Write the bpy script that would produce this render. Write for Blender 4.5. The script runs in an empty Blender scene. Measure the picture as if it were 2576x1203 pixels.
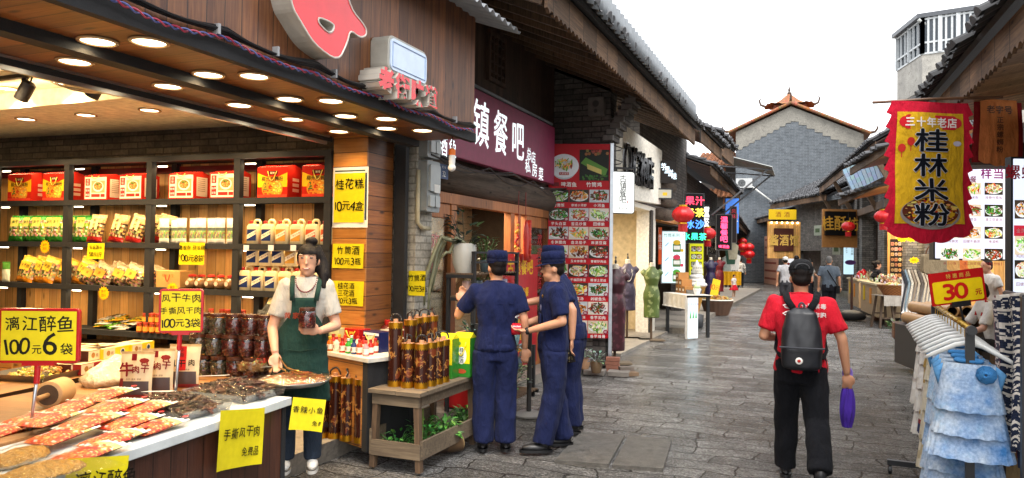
import bpy, bmesh, math, random
from mathutils import Vector, Matrix, Euler, noise
rnd = random.Random(7)
PI = math.pi
R_ = math.radians
sc = bpy.context.scene
col = sc.collection
# ---------------------------------------------------------------- camera
F, CX, CY, CAMH = 1850.0, 1288.0, 601.5, 1.70          # focal length and centre of the 2576 px wide picture
YAW, PIT, ROL = R_(22.66), R_(1.16), R_(0.82)
vd = Vector((-math.sin(YAW)*math.cos(PIT), math.cos(YAW)*math.cos(PIT), math.sin(PIT)))
r0 = Vector((math.cos(YAW), math.sin(YAW), 0)); u0 = r0.cross(vd)
vr = r0*math.cos(ROL)+u0*math.sin(ROL); vu = u0*math.cos(ROL)-r0*math.sin(ROL)
EYE = Vector((0, 0, CAMH))
cam = bpy.data.cameras.new('camera'); cam.sensor_width = 36; cam.lens = 36*F/2576
cam.clip_end = 600; cam.clip_start = .05
co = bpy.data.objects.new('camera', cam); col.objects.link(co); sc.camera = co
m3 = Matrix((vr, vu, -vd)).transposed()
co.matrix_world = Matrix.Translation(EYE) @ m3.to_4x4()
def ray(px, py): return vd + vr*((px-CX)/F) - vu*((py-CY)/F)
def on(px, py, x=None, y=None, z=None, D=None):        # a measured point of the place: picture ray met with a known plane
    v = ray(px, py)
    t = (x/v.x if x is not None else y/v.y if y is not None else (z-CAMH)/v.z if z is not None else D)
    return EYE + v*t
# ---------------------------------------------------------------- light
SUN_EL, SUN_AZ = R_(58), R_(150)
w = bpy.data.worlds.new('World'); sc.world = w; w.use_nodes = True
nt = w.node_tree; bg = nt.nodes['Background']
sky = nt.nodes.new('ShaderNodeTexSky'); sky.sky_type = 'NISHITA'; sky.sun_disc = False
sky.sun_elevation = SUN_EL; sky.sun_rotation = SUN_AZ; sky.dust_density = 6; sky.air_density = 1.6; sky.ozone_density = .6
hs = nt.nodes.new('ShaderNodeHueSaturation'); hs.inputs['Saturation'].default_value = .10; hs.inputs['Value'].default_value = 1.0
mx = nt.nodes.new('ShaderNodeMix'); mx.data_type = 'RGBA'; mx.inputs[0].default_value = .72
tcn = nt.nodes.new('ShaderNodeTexCoord'); cl = nt.nodes.new('ShaderNodeTexNoise'); cl.inputs['Scale'].default_value = 1.6; cl.inputs['Detail'].default_value = 4
crw = nt.nodes.new('ShaderNodeValToRGB'); crw.color_ramp.elements[0].position = .3; crw.color_ramp.elements[0].color = (6.9, 7.2, 7.7, 1)
crw.color_ramp.elements[1].position = .65; crw.color_ramp.elements[1].color = (9.6, 9.75, 10.0, 1)
nt.links.new(tcn.outputs['Generated'], cl.inputs['Vector']); nt.links.new(cl.outputs['Fac'], crw.inputs['Fac'])
nt.links.new(sky.outputs['Color'], hs.inputs['Color']); nt.links.new(hs.outputs['Color'], mx.inputs[6])
nt.links.new(crw.outputs['Color'], mx.inputs[7]); nt.links.new(mx.outputs[2], bg.inputs['Color'])
bg.inputs['Strength'].default_value = .12
sl = bpy.data.lights.new('sun', 'SUN'); sl.energy = 1.1; sl.angle = R_(22); sl.color = (1, .96, .9)
so = bpy.data.objects.new('sun', sl); col.objects.link(so)
so.rotation_euler = (R_(90)-SUN_EL, 0, PI-SUN_AZ)
sc.view_settings.view_transform = 'Standard'; sc.view_settings.look = 'None'; sc.view_settings.gamma = 1
sc.view_settings.exposure = 1.5
sc.render.engine = 'CYCLES'
try:
    sc.cycles.use_denoising = True; sc.cycles.denoiser = 'OPENIMAGEDENOISE'
    sc.cycles.max_bounces = 7; sc.cycles.transparent_max_bounces = 12; sc.cycles.sample_clamp_indirect = 6
    sc.cycles.caustics_reflective = False; sc.cycles.caustics_refractive = False
except Exception: pass
# ---------------------------------------------------------------- colours and materials
def hx(s, k=1.0):
    f = lambda c: (c/12.92 if c <= .04045 else ((c+.055)/1.055)**2.4)
    return tuple(min(1, f(int(s[i:i+2], 16)/255)*k) for i in (0, 2, 4))
BLACK, WHITE, YEL, RED, GRN = hx('1a1a1c'), hx('e6e6e2'), hx('f0d818'), hx('c01a20'), hx('2f6a34')
MATS = {}
class NB:
    def __init__(s, name):
        s.m = bpy.data.materials.new(name); s.m.use_nodes = True; s.t = s.m.node_tree; s.p = s.t.nodes['Principled BSDF']; s.out = s.t.nodes['Material Output']
    def n(s, k, **kw):
        x = s.t.nodes.new('ShaderNode'+k)
        for a, b in kw.items():
            if hasattr(x, a): setattr(x, a, b)
            else: x.inputs[a.replace('_', ' ')].default_value = b
        return x
    def l(s, a, b): s.t.links.new(a, b)
    def math(s, op, a, b=None, c=None):
        x = s.n('Math', operation=op)
        for i, v in enumerate((a, b, c)):
            if v is None: continue
            if isinstance(v, (int, float)): x.inputs[i].default_value = v
            else: s.l(v, x.inputs[i])
        return x.outputs[0]
    def mix(s, f, a, b, mode='MIX'):
        x = s.n('Mix', data_type='RGBA', blend_type=mode)
        for i, v in ((0, f), (6, a), (7, b)):
            if isinstance(v, (int, float)): x.inputs[i].default_value = v
            elif isinstance(v, tuple): x.inputs[i].default_value = (*v, 1) if len(v) == 3 else v
            else: s.l(v, x.inputs[i])
        return x.outputs[2]
    def ramp(s, f, pts):
        x = s.n('ValToRGB'); e = x.color_ramp.elements
        while len(e) < len(pts): e.new(.5)
        for q, (p, c) in zip(e, pts): q.position = p; q.color = (*c, 1) if isinstance(c, tuple) else (c, c, c, 1)
        s.l(f, x.inputs['Fac']); return x.outputs['Color']
    def noise(s, vec, scale, detail=4, rough=.55, dist=0):
        x = s.n('TexNoise', Scale=scale, Detail=detail, Roughness=rough, Distortion=dist)
        if vec is not None: s.l(vec, x.inputs['Vector'])
        return x.outputs['Fac']
    def obj(s, scale=None):
        c = s.n('TexCoord').outputs['Object']
        if scale is None: return c
        mp = s.n('Mapping'); mp.inputs['Scale'].default_value = scale; s.l(c, mp.inputs['Vector']); return mp.outputs['Vector']
    def bump(s, h, st=.3, dist=.01):
        b = s.n('Bump', Strength=st, Distance=dist); s.l(h, b.inputs['Height']); s.l(b.outputs['Normal'], s.p.inputs['Normal']); return b
def mat(k):
    if k in MATS: return MATS[k]
    b = NB(k); p = b.p; P = p.inputs
    att = b.n('Attribute', attribute_name='Col').outputs['Color']
    v = b.noise(b.obj(), 9 if k != 'print' else 25, 5)
    amt = dict(matte=.30, satin=.22, gloss=.12, cloth=.18, metal=.2, skin=.10, leaf=.35, print=.10, food=.4).get(k, .15)
    c = b.mix(1.0, att, b.ramp(v, [(.25, 1-amt), (.75, 1+amt*.5)]), 'MULTIPLY')
    if k == 'emit':
        b.l(att, P['Base Color']); b.l(att, P['Emission Color']); P['Emission Strength'].default_value = 1.0; P['Roughness'].default_value = .3
    elif k == 'backlit':
        b.l(att, P['Base Color']); b.l(att, P['Emission Color']); P['Emission Strength'].default_value = .42; P['Roughness'].default_value = .25
    elif k == 'lamp':
        b.l(att, P['Base Color']); b.l(att, P['Emission Color']); P['Emission Strength'].default_value = 4
    elif k in ('wrap', 'glass', 'jar'):
        tr = b.n('BsdfTransparent'); gl = b.n('BsdfGlossy', Roughness=.08 if k != 'wrap' else .12); mxs = b.n('MixShader')
        fr = b.n('LayerWeight', Blend=.25)
        f = b.math('MULTIPLY_ADD', fr.outputs['Fresnel'], .35 if k == 'wrap' else .7, dict(wrap=.015, glass=.06, jar=.07)[k])
        bn = b.n('Bump', Strength=.9 if k == 'wrap' else .05, Distance=.02); b.l(b.noise(b.obj(), 22, 3), bn.inputs['Height']); b.l(bn.outputs['Normal'], gl.inputs['Normal'])
        tr.inputs['Color'].default_value = (.93, .93, .92, 1) if k != 'glass' else (.8, .83, .82, 1)
        b.l(f, mxs.inputs['Fac']); b.l(tr.outputs[0], mxs.inputs[1]); b.l(gl.outputs[0], mxs.inputs[2]); b.l(mxs.outputs[0], b.out.inputs['Surface'])
    else:
        b.l(c, P['Base Color'])
        P['Roughness'].default_value = dict(matte=.85, satin=.45, gloss=.16, cloth=.95, metal=.32, skin=.5, leaf=.45, print=.42, food=.3, foil=.22, hair=.5).get(k, .5)
        if k == 'hair': P['Specular IOR Level'].default_value = .15; b.bump(b.noise(b.obj((60, 60, 6)), 3, 4), .5, .01)
        if k == 'metal': P['Metallic'].default_value = .9
        if k == 'foil': P['Metallic'].default_value = .25; b.bump(b.noise(b.obj(), 30, 4), .8, .02)
        if k == 'cloth':
            b.bump(b.math('ADD', b.noise(b.obj((9, 9, 4)), 1.6, 5), b.math('MULTIPLY', b.noise(b.obj(), 400, 1), .06)), .8, .045)
            P['Sheen Weight'].default_value = .01; P['Specular IOR Level'].default_value = .25
        if k == 'print': P['Specular IOR Level'].default_value = .18
        if k == 'matte': b.bump(b.noise(b.obj(), 40, 5), .35, .01)
        if k == 'skin':
            P['Subsurface Weight'].default_value = .08; P['Subsurface Radius'].default_value = (.02, .008, .004)
            b.bump(b.noise(b.obj(), 60, 3), .12, .005)
        if k == 'food': b.bump(b.noise(b.obj(), 70, 4), 1.0, .02)
        if k == 'satin': b.bump(b.noise(b.obj(), 25, 4), .12, .006)
    MATS[k] = b.m; return b.m
def wood(name, c1, c2, width=.1, board='x', grain='z', rough=.5, gap=.035, knots=True, bump=.4, stain=.5):
    """boards laid side by side along axis `board`, grain running along `grain`"""
    if name in MATS: return MATS[name]
    b = NB(name); o = b.obj(); sp = b.n('SeparateXYZ'); b.l(o, sp.inputs[0])
    ax = {'x': sp.outputs[0], 'y': sp.outputs[1], 'z': sp.outputs[2]}
    u = b.math('DIVIDE', ax[board], width); fl = b.math('FLOOR', u); fr = b.math('FRACT', u)
    wn = b.n('TexWhiteNoise', noise_dimensions='1D'); b.l(fl, wn.inputs['W'])
    gs = [38, 38, 38]; gs['xyz'.index(grain)] = 2.2
    mp = b.n('Mapping'); mp.inputs['Scale'].default_value = gs; b.l(o, mp.inputs['Vector'])
    off = b.n('CombineXYZ'); b.l(b.math('MULTIPLY', wn.outputs['Value'], 37.0), off.inputs['XYZ'.index(grain.upper())]); b.l(off.outputs[0], mp.inputs['Location'])
    g = b.noise(mp.outputs[0], 1.0, 6, .6, 1.2)
    c = b.mix(b.ramp(g, [(.3, 0.), (.72, 1.)]), c1, c2)
    c = b.mix(1.0, c, b.ramp(wn.outputs['Value'], [(0., .62), (1., 1.25)]), 'MULTIPLY')
    big = b.noise(b.obj(), 1.3, 5, .65)
    c = b.mix(1.0, c, b.ramp(big, [(.3, 1-stain*.7), (.7, 1.12)]), 'MULTIPLY')
    if knots:
        ks = [9, 9, 9]; ks['xyz'.index(grain)] = 3.0
        vo = b.n('TexVoronoi', Scale=1.0, Randomness=1.0); mk = b.n('Mapping'); mk.inputs['Scale'].default_value = ks
        b.l(o, mk.inputs['Vector']); b.l(off.outputs[0], mk.inputs['Location']); b.l(mk.outputs[0], vo.inputs['Vector'])
        c = b.mix(b.ramp(vo.outputs['Distance'], [(.05, 1.), (.17, 0.)]), c, tuple(q*.22 for q in c1))
    e = b.math('LESS_THAN', b.math('MINIMUM', fr, b.math('SUBTRACT', 1.0, fr)), gap*.5)
    c = b.mix(e, c, tuple(q*.12 for q in c1))
    b.l(c, b.p.inputs['Base Color']); b.p.inputs['Roughness'].default_value = rough
    b.bump(b.math('SUBTRACT', b.math('MULTIPLY', g, .25), e), bump, .008)
    MATS[name] = b.m; return b.m
def brick(name, c1, c2, cm, bw=.26, bh=.075, mortar=.008, rough=.85, dirt=.5, bump=.7, smear=0.0):
    if name in MATS: return MATS[name]
    b = NB(name); o = b.obj(); sp = b.n('SeparateXYZ'); b.l(o, sp.inputs[0]); cb = b.n('CombineXYZ')
    b.l(b.math('ADD', sp.outputs[0], sp.outputs[1]), cb.inputs[0]); b.l(sp.outputs[2], cb.inputs[1])
    dn = b.n('TexNoise', Scale=9.0, Detail=3.0); b.l(o, dn.inputs['Vector'])
    vm = b.n('VectorMath', operation='MULTIPLY_ADD'); b.l(dn.outputs['Color'], vm.inputs[0]); vm.inputs[1].default_value = (.014, .014, 0); b.l(cb.outputs[0], vm.inputs[2])
    t = b.n('TexBrick', Scale=1.0); t.inputs['Brick Width'].default_value = bw; t.inputs['Row Height'].default_value = bh
    t.inputs['Mortar Size'].default_value = mortar; t.inputs['Mortar Smooth'].default_value = .25; t.inputs['Bias'].default_value = -.1
    t.inputs['Color1'].default_value = (*c1, 1); t.inputs['Color2'].default_value = (*c2, 1); t.inputs['Mortar'].default_value = (*cm, 1)
    b.l(vm.outputs[0], t.inputs['Vector'])
    nz = b.noise(o, 3.0, 7, .7); n2 = b.noise(o, 30, 4)
    c = b.mix(1.0, t.outputs['Color'], b.ramp(nz, [(.3, 1-dirt), (.7, 1.25)]), 'MULTIPLY')
    c = b.mix(1.0, c, b.ramp(n2, [(.3, .75), (.7, 1.2)]), 'MULTIPLY')
    if smear: c = b.mix(b.math('MULTIPLY', b.ramp(b.noise(o, 1.7, 6, .7), [(.48, 0.), (.6, 1.)]), smear), c, cm)
    b.l(c, b.p.inputs['Base Color']); b.p.inputs['Roughness'].default_value = rough
    b.bump(b.math('ADD', b.math('MULTIPLY', t.outputs['Fac'], -1.0), b.math('MULTIPLY', n2, .5)), bump, .012)
    MATS[name] = b.m; return b.m
def stain(name, c1, c2, scale=2.5, rough=.85, bump=.3, c3=None, stretch=(1, 1, 1)):
    if name in MATS: return MATS[name]
    b = NB(name); o = b.obj(stretch)
    c = b.mix(b.ramp(b.noise(o, scale, 7, .68), [(.32, 0.), (.68, 1.)]), c1, c2)
    if c3: c = b.mix(b.ramp(b.noise(o, scale*2.7, 6, .7), [(.55, 0.), (.7, 1.)]), c, c3)
    n2 = b.noise(o, scale*16, 5)
    c = b.mix(1.0, c, b.ramp(n2, [(.3, .8), (.7, 1.15)]), 'MULTIPLY')
    b.l(c, b.p.inputs['Base Color']); b.p.inputs['Roughness'].default_value = rough; b.bump(n2, bump, .012)
    MATS[name] = b.m; return b.m
# ---------------------------------------------------------------- mesh builder
class MB:
    def __init__(s, c=(.5, .5, .5)):
        s.v, s.f, s.c, s.mi, s.col, s.M, s.k = [], [], [], [], c, None, 0
    def add(s, vs, fs, c=None, cs=None):
        n = len(s.v)
        s.v += [tuple(s.M @ Vector(p)) for p in vs] if s.M else [tuple(p) for p in vs]
        c = c or s.col
        for i, f in enumerate(fs):
            s.f.append([n+j for j in f]); s.c.append(cs[i] if cs else c); s.mi.append(s.k)
        return s
    def box(s, x0, x1, y0, y1, z0, z1, c=None, M=None):
        vs = [(x, y, z) for z in (z0, z1) for y in (y0, y1) for x in (x0, x1)]
        if M: vs = [M @ Vector(p) for p in vs]
        return s.add(vs, [(0, 2, 3, 1), (4, 5, 7, 6), (0, 1, 5, 4), (2, 6, 7, 3), (0, 4, 6, 2), (1, 3, 7, 5)], c)
    def rbox(s, x0, x1, y0, y1, z0, z1, r=.01, c=None, seg=3, axis='y'):
        """box with its outline corners rounded in the plane across `axis`"""
        pts = []
        a = dict(y=(x0, x1, z0, z1), z=(x0, x1, y0, y1), x=(y0, y1, z0, z1))[axis]
        for cx, cy, t in ((a[1]-r, a[3]-r, 0), (a[0]+r, a[3]-r, 90), (a[0]+r, a[2]+r, 180), (a[1]-r, a[2]+r, 270)):
            for k in range(seg+1): q = R_(t+90*k/seg); pts.append((cx+r*math.cos(q), cy+r*math.sin(q)))
        n = len(pts); lo, hi = dict(y=(y0, y1), z=(z0, z1), x=(x0, x1))[axis]
        P = dict(y=lambda p, h: (p[0], h, p[1]), z=lambda p, h: (p[0], p[1], h), x=lambda p, h: (h, p[0], p[1]))[axis]
        vs = [P(p, lo) for p in pts]+[P(p, hi) for p in pts]
        fs = [tuple(range(n)) if axis == 'y' else tuple(range(n))[::-1], tuple(range(n, 2*n))[::-1] if axis == 'y' else tuple(range(n, 2*n))]
        for i in range(n):
            j = (i+1) % n; fs.append((j, i, n+i, n+j) if axis == 'y' else (i, j, n+j, n+i))
        return s.add(vs, fs, c)
    def quad(s, a, b, c_, d, c=None): return s.add([a, b, c_, d], [(0, 1, 2, 3)], c)
    def bar(s, a, b, w, h=None, c=None, up=(0, 0, 1)):
        a, b = Vector(a), Vector(b); h = h or w; d = (b-a).normalized(); u = Vector(up)
        if abs(d.dot(u)) > .98: u = Vector((0, 1, 0))
        r = d.cross(u).normalized(); u = r.cross(d)
        vs = [p+r*i*w/2+u*j*h/2 for p in (a, b) for i, j in ((-1, -1), (1, -1), (1, 1), (-1, 1))]
        return s.add(vs, [(3, 2, 1, 0), (4, 5, 6, 7), (0, 1, 5, 4), (1, 2, 6, 5), (2, 3, 7, 6), (3, 0, 4, 7)], c)
    def tube(s, pts, r, n=8, c=None, cap=True, flat=1.0, up=None):
        pts = [Vector(p) for p in pts]; m = len(pts); rs = r if isinstance(r, (list, tuple)) else [r]*m
        vs = []; pr = None
        for i, p in enumerate(pts):
            d = (pts[min(i+1, m-1)]-pts[max(i-1, 0)]).normalized()
            if pr is None:
                h = Vector(up) if up else (Vector((0, 0, 1)) if abs(d.z) < .9 else Vector((1, 0, 0))); pr = (h-d*h.dot(d)).normalized()
            else: pr = (pr-d*pr.dot(d)).normalized()
            q = d.cross(pr)
            for k in range(n): t = 2*PI*k/n; vs.append(p+(pr*math.cos(t)+q*math.sin(t)*flat)*rs[i])
        fs = [(i*n+k, i*n+(k+1) % n, (i+1)*n+(k+1) % n, (i+1)*n+k) for i in range(m-1) for k in range(n)]
        if cap: fs += [tuple(range(n))[::-1], tuple(range((m-1)*n, m*n))]
        return s.add(vs, fs, c)
    def lathe(s, prof, n=16, c=None, at=(0, 0, 0), cs=None, M=None, cap=True):
        vs = []; m = len(prof)
        for r, z in prof:
            for k in range(n): t = 2*PI*k/n; vs.append(Vector((at[0]+r*math.cos(t), at[1]+r*math.sin(t), at[2]+z)))
        if M: vs = [M @ p for p in vs]
        fs = []; cc = []
        for i in range(m-1):
            for k in range(n): fs.append((i*n+k, i*n+(k+1) % n, (i+1)*n+(k+1) % n, (i+1)*n+k)); cc.append(cs[i] if cs else c or s.col)
        if cap: fs += [tuple(range(n))[::-1], tuple(range((m-1)*n, m*n))]; cc += [cc[0], cc[-1]]
        return s.add(vs, fs, cs=cc)
    def loft(s, rings, n=16, c=None, e=2.0, cs=None):
        """rings: (x, y, z, rx, ry) horizontal super-ellipses"""
        vs = []; m = len(rings); fs = []; cc = []
        for x, y, z, rx, ry in rings:
            for k in range(n):
                t = 2*PI*k/n; a, b_ = math.cos(t), math.sin(t)
                vs.append((x+rx*math.copysign(abs(a)**(2/e), a), y+ry*math.copysign(abs(b_)**(2/e), b_), z))
        for i in range(m-1):
            for k in range(n): fs.append((i*n+k, i*n+(k+1) % n, (i+1)*n+(k+1) % n, (i+1)*n+k)); cc.append(cs[i] if cs else c or s.col)
        fs += [tuple(range(n))[::-1], tuple(range((m-1)*n, m*n))]; cc += [cc[0], cc[-1]]
        return s.add(vs, fs, cs=cc)
    def ball(s, p, r, n=12, c=None, M=None):
        r = r if isinstance(r, (list, tuple)) else (r, r, r); vs = []; m = max(4, n//2)
        for i in range(1, m):
            a = PI*i/m-PI/2
            for k in range(n): t = 2*PI*k/n; vs.append(Vector((r[0]*math.cos(a)*math.cos(t), r[1]*math.cos(a)*math.sin(t), r[2]*math.sin(a))))
        vs += [Vector((0, 0, -r[2])), Vector((0, 0, r[2]))]
        vs = [(M @ q if M else q)+Vector(p) for q in vs]; b = (m-1)*n
        fs = [(i*n+k, i*n+(k+1) % n, (i+1)*n+(k+1) % n, (i+1)*n+k) for i in range(m-2) for k in range(n)]
        fs += [(b, (k+1) % n, k) for k in range(n)]+[(b+1, (m-2)*n+k, (m-2)*n+(k+1) % n) for k in range(n)]
        return s.add(vs, fs, c)
    def prism(s, pts, y0, y1, c=None, cside=None):
        """outline in x,z (anticlockwise seen from -y) given thickness along y; front at y0"""
        n = len(pts); vs = [(x, y0, z) for x, z in pts]+[(x, y1, z) for x, z in pts]
        fs = [tuple(range(n)), tuple(range(n, 2*n))[::-1]]+[((i+1) % n, i, n+i, n+(i+1) % n) for i in range(n)]
        c = c or s.col
        return s.add(vs, fs, cs=[c, cside or c]+[cside or c]*n)
    def disc(s, x, z, r, y, n=20, c=None, rz=None, ph=0):
        rz = rz or r
        return s.add([(x+r*math.cos(2*PI*k/n+ph), y, z+rz*math.sin(2*PI*k/n+ph)) for k in range(n)], [tuple(range(n))], c)
    def rect(s, x0, x1, z0, z1, y, c=None): return s.quad((x0, y, z0), (x1, y, z0), (x1, y, z1), (x0, y, z1), c)
    def sheet(s, fn, nu, nv, c=None, thick=0, cf=None):
        vs = [fn(i/nu, j/nv) for j in range(nv+1) for i in range(nu+1)]; W = nu+1
        fs = [(j*W+i, j*W+i+1, (j+1)*W+i+1, (j+1)*W+i) for j in range(nv) for i in range(nu)]
        cs = [cf((i+.5)/nu, (j+.5)/nv) for j in range(nv) for i in range(nu)] if cf else None
        return s.add(vs, fs, c, cs)
    def mesh(s, name, mats, smooth=False):
        me = bpy.data.meshes.new(name); me.from_pydata(s.v, [], s.f); me.update()
        a = me.attributes.new('Col', 'FLOAT_COLOR', 'CORNER'); d = []
        for f, c in zip(s.f, s.c): d += [c[0], c[1], c[2], 1.0]*len(f)
        a.data.foreach_set('color', d)
        for m_ in (mats if isinstance(mats, (list, tuple)) else [mats]): me.materials.append(mat(m_) if isinstance(m_, str) else m_)
        me.polygons.foreach_set('material_index', s.mi)
        if smooth is True: me.polygons.foreach_set('use_smooth', [True]*len(s.f))
        elif smooth: me.polygons.foreach_set('use_smooth', [True]*len(s.f)); 
        return me
    def build(s, name, mats='satin', parent=None, smooth=False, loc=(0, 0, 0), rz=0, bevel=0, angle=None, solid=0):
        me = s.mesh(name, mats, smooth); o = bpy.data.objects.new(name, me); col.objects.link(o)
        o.location = loc; o.rotation_euler = (0, 0, rz) if not isinstance(rz, tuple) else rz
        if parent: o.parent = parent
        if solid:
            md = o.modifiers.new('thickness', 'SOLIDIFY'); md.thickness = solid; md.offset = 0
        if bevel:
            md = o.modifiers.new('edge', 'BEVEL'); md.width = bevel; md.segments = 2; md.limit_method = 'ANGLE'; md.angle_limit = R_(40)
        if angle is not None:
            try: me.set_sharp_from_angle(angle=R_(angle))
            except Exception: pass
        return o
def tag(o, label, cat, group=None, kind=None):
    if label: o['label'] = label
    if cat: o['category'] = cat
    if group: o['group'] = group
    if kind: o['kind'] = kind
    return o
def thing(name, label, cat, loc=(0, 0, 0), rz=0, group=None):
    o = bpy.data.objects.new(name, None); col.objects.link(o); o.empty_display_size = .1
    o.location = loc; o.rotation_euler = (0, 0, rz) if not isinstance(rz, tuple) else rz
    return tag(o, label, cat, group)
def dup(o, loc, rz=None, label=None, group=None, scale=None):
    def cp(a, par):
        c = a.copy(); col.objects.link(c)
        if par: c.parent = par
        for ch in KIDS.get(a.name) or [q for q in a.children]: cp(ch, c)
        return c
    r = cp(o, None); r.location = loc
    if rz is not None: r.rotation_euler = (0, 0, rz) if not isinstance(rz, tuple) else rz
    if label: r['label'] = label
    if group: r['group'] = group
    if scale: r.scale = scale if isinstance(scale, tuple) else (scale,)*3
    return r
KIDS = {}
ORD = ['first', 'second', 'third', 'fourth', 'fifth', 'sixth', 'seventh', 'eighth', 'ninth', 'tenth', 'eleventh', 'twelfth', 'thirteenth', 'fourteenth']
# ---------------------------------------------------------------- lettering
GLY = {}
def glyph(ch, bold=0.0):
    k = (ch, bold)
    if k not in GLY:
        cu = bpy.data.curves.new('glyph', 'FONT'); cu.body = ch; cu.size = 1; cu.offset = bold; cu.resolution_u = 3
        ob = bpy.data.objects.new('glyph', cu); col.objects.link(ob)
        dg = bpy.context.evaluated_depsgraph_get(); me = bpy.data.meshes.new_from_object(ob.evaluated_get(dg))
        vs = [tuple(v.co[:2]) for v in me.vertices]; fs = [tuple(p.vertices) for p in me.polygons]
        bpy.data.objects.remove(ob); bpy.data.curves.remove(cu); bpy.data.meshes.remove(me)
        if vs:
            x0, x1 = min(v[0] for v in vs), max(v[0] for v in vs); y0, y1 = min(v[1] for v in vs), max(v[1] for v in vs)
        else: x0 = x1 = y0 = y1 = 0
        GLY[k] = (vs, fs, x0, x1, y0, y1)
    return GLY[k]
def is_cjk(ch): return ord(ch) > 0x2e00
def write(mb, s, x, z, h, c=BLACK, y=-.002, bold=.0, vert=False, align='c', jit=0, sx=1.0, gap=1.06, shear=0, ext=0, slope=0):
    """letters of height h on the plane y of the builder, laid round the point x,z"""
    ws = [1.0*gap if is_cjk(ch) else (.34 if ch in ' .1il/' else .56) for ch in s]
    tot = sum(ws)*h*sx if not vert else len(s)*h*gap
    cur = {'c': -tot/2, 'l': 0, 'r': -tot}[align] if not vert else (tot/2 if align == 'c' else 0)
    for i, ch in enumerate(s):
        if not vert: cx, cz = x+cur+ws[i]*h*sx/2, z+slope*(cur+ws[i]*h/2); cur += ws[i]*h*sx
        else: cx, cz = x, z+cur-h*gap/2; cur -= h*gap
        if ch == ' ': continue
        vs, fs, x0, x1, y0, y1 = glyph(ch, bold if ext else 0)
        if not vs: continue
        k = h*(.93/max(x1-x0, y1-y0, .3) if is_cjk(ch) and ch not in '一二三十小' else 1.0/.73 if not is_cjk(ch) else .95)
        mx_, my_ = (x0+x1)/2, (y0+y1)/2
        a = rnd.uniform(-jit, jit)*.12; k *= 1+rnd.uniform(-jit, jit)*.10; ca, sa = math.cos(a), math.sin(a)
        sh = shear+rnd.uniform(-jit, jit)*.08; cz += rnd.uniform(-jit, jit)*h*.06
        P = []
        for vx, vz in vs:
            dx, dz = (vx-mx_)*k*sx, (vz-my_)*k; dx += dz*sh
            if jit:
                nn = noise.noise(Vector((vx*2.1+i*7, vz*2.1, ord(ch) % 97))); n2 = noise.noise(Vector((vx*2.1+i*7, vz*2.1+40, ord(ch) % 97)))
                dx += nn*h*.045*jit; dz += n2*h*.045*jit
            P.append((cx+dx*ca-dz*sa, y, cz+dx*sa+dz*ca))
        mb.add(P, fs, c)
        if bold and not ext:
            for q, (ox, oz) in enumerate(((1, 0), (-1, 0), (0, 1), (0, -1))): mb.add([(p[0]+ox*bold*h*.75, p[1]+.0001*(q+1), p[2]+oz*bold*h*.75) for p in P], fs, c)
        if ext:
            n = len(P); ed = {}
            for f in fs:
                for q in range(len(f)):
                    e = (f[q], f[(q+1) % len(f)]); ed[e] = 1
            bd = [e for e in ed if (e[1], e[0]) not in ed]
            mb.add(P+[(p[0], p[1]+ext, p[2]) for p in P], [(b, a_, a_+n, b+n) for a_, b in bd], mb.side if hasattr(mb, 'side') else c)
    return mb
def letters(parent, items, m='print', name='lettering'):
    mb = MB()
    for it in items: write(mb, *it[0], **it[1])
    return mb.build(name, m, parent)
# ---------------------------------------------------------------- remeshed solids (bodies, clothes, fruit)
def fuse(mb, voxel, smooth=4, fold=0, ffreq=9, name='body', fz=.45):
    me = mb.mesh('raw', 'satin'); o = bpy.data.objects.new('raw', me); col.objects.link(o)
    md = o.modifiers.new('r', 'REMESH'); md.mode = 'VOXEL'; md.voxel_size = voxel
    if smooth: ms = o.modifiers.new('s', 'SMOOTH'); ms.iterations = smooth; ms.factor = .5
    dg = bpy.context.evaluated_depsgraph_get(); r = bpy.data.meshes.new_from_object(o.evaluated_get(dg))
    bpy.data.objects.remove(o); bpy.data.meshes.remove(me); r.name = name; r.materials.clear()
    if fold:
        nv = [v.normal.copy() for v in r.vertices]
        for v, n in zip(r.vertices, nv):
            p = v.co; q = Vector((p.x*ffreq, p.y*ffreq, p.z*ffreq*fz+p.x*2))
            a = 1-abs(noise.noise(q))*2.2; b_ = noise.noise(q*2.3+Vector((5, 1, 9)))
            v.co = p+n*fold*(a*.7+b_*.5)
    r.polygons.foreach_set('use_smooth', [True]*len(r.polygons))
    return r
def paint(me, c, m, fn=None):
    a = me.attributes.get('Col')
    if a: me.attributes.remove(a)
    a = me.attributes.new('Col', 'FLOAT_COLOR', 'POINT'); d = []
    for v in me.vertices: q = fn(v.co) if fn else c; d += [q[0], q[1], q[2], 1.0]
    a.data.foreach_set('color', d); me.materials.clear(); me.materials.append(mat(m) if isinstance(m, str) else m); return me
def put(me, name, parent=None, loc=(0, 0, 0), rz=0):
    o = bpy.data.objects.new(name, me); col.objects.link(o); o.location = loc
    o.rotation_euler = (0, 0, rz) if not isinstance(rz, tuple) else rz
    if parent: o.parent = parent
    return o
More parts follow.
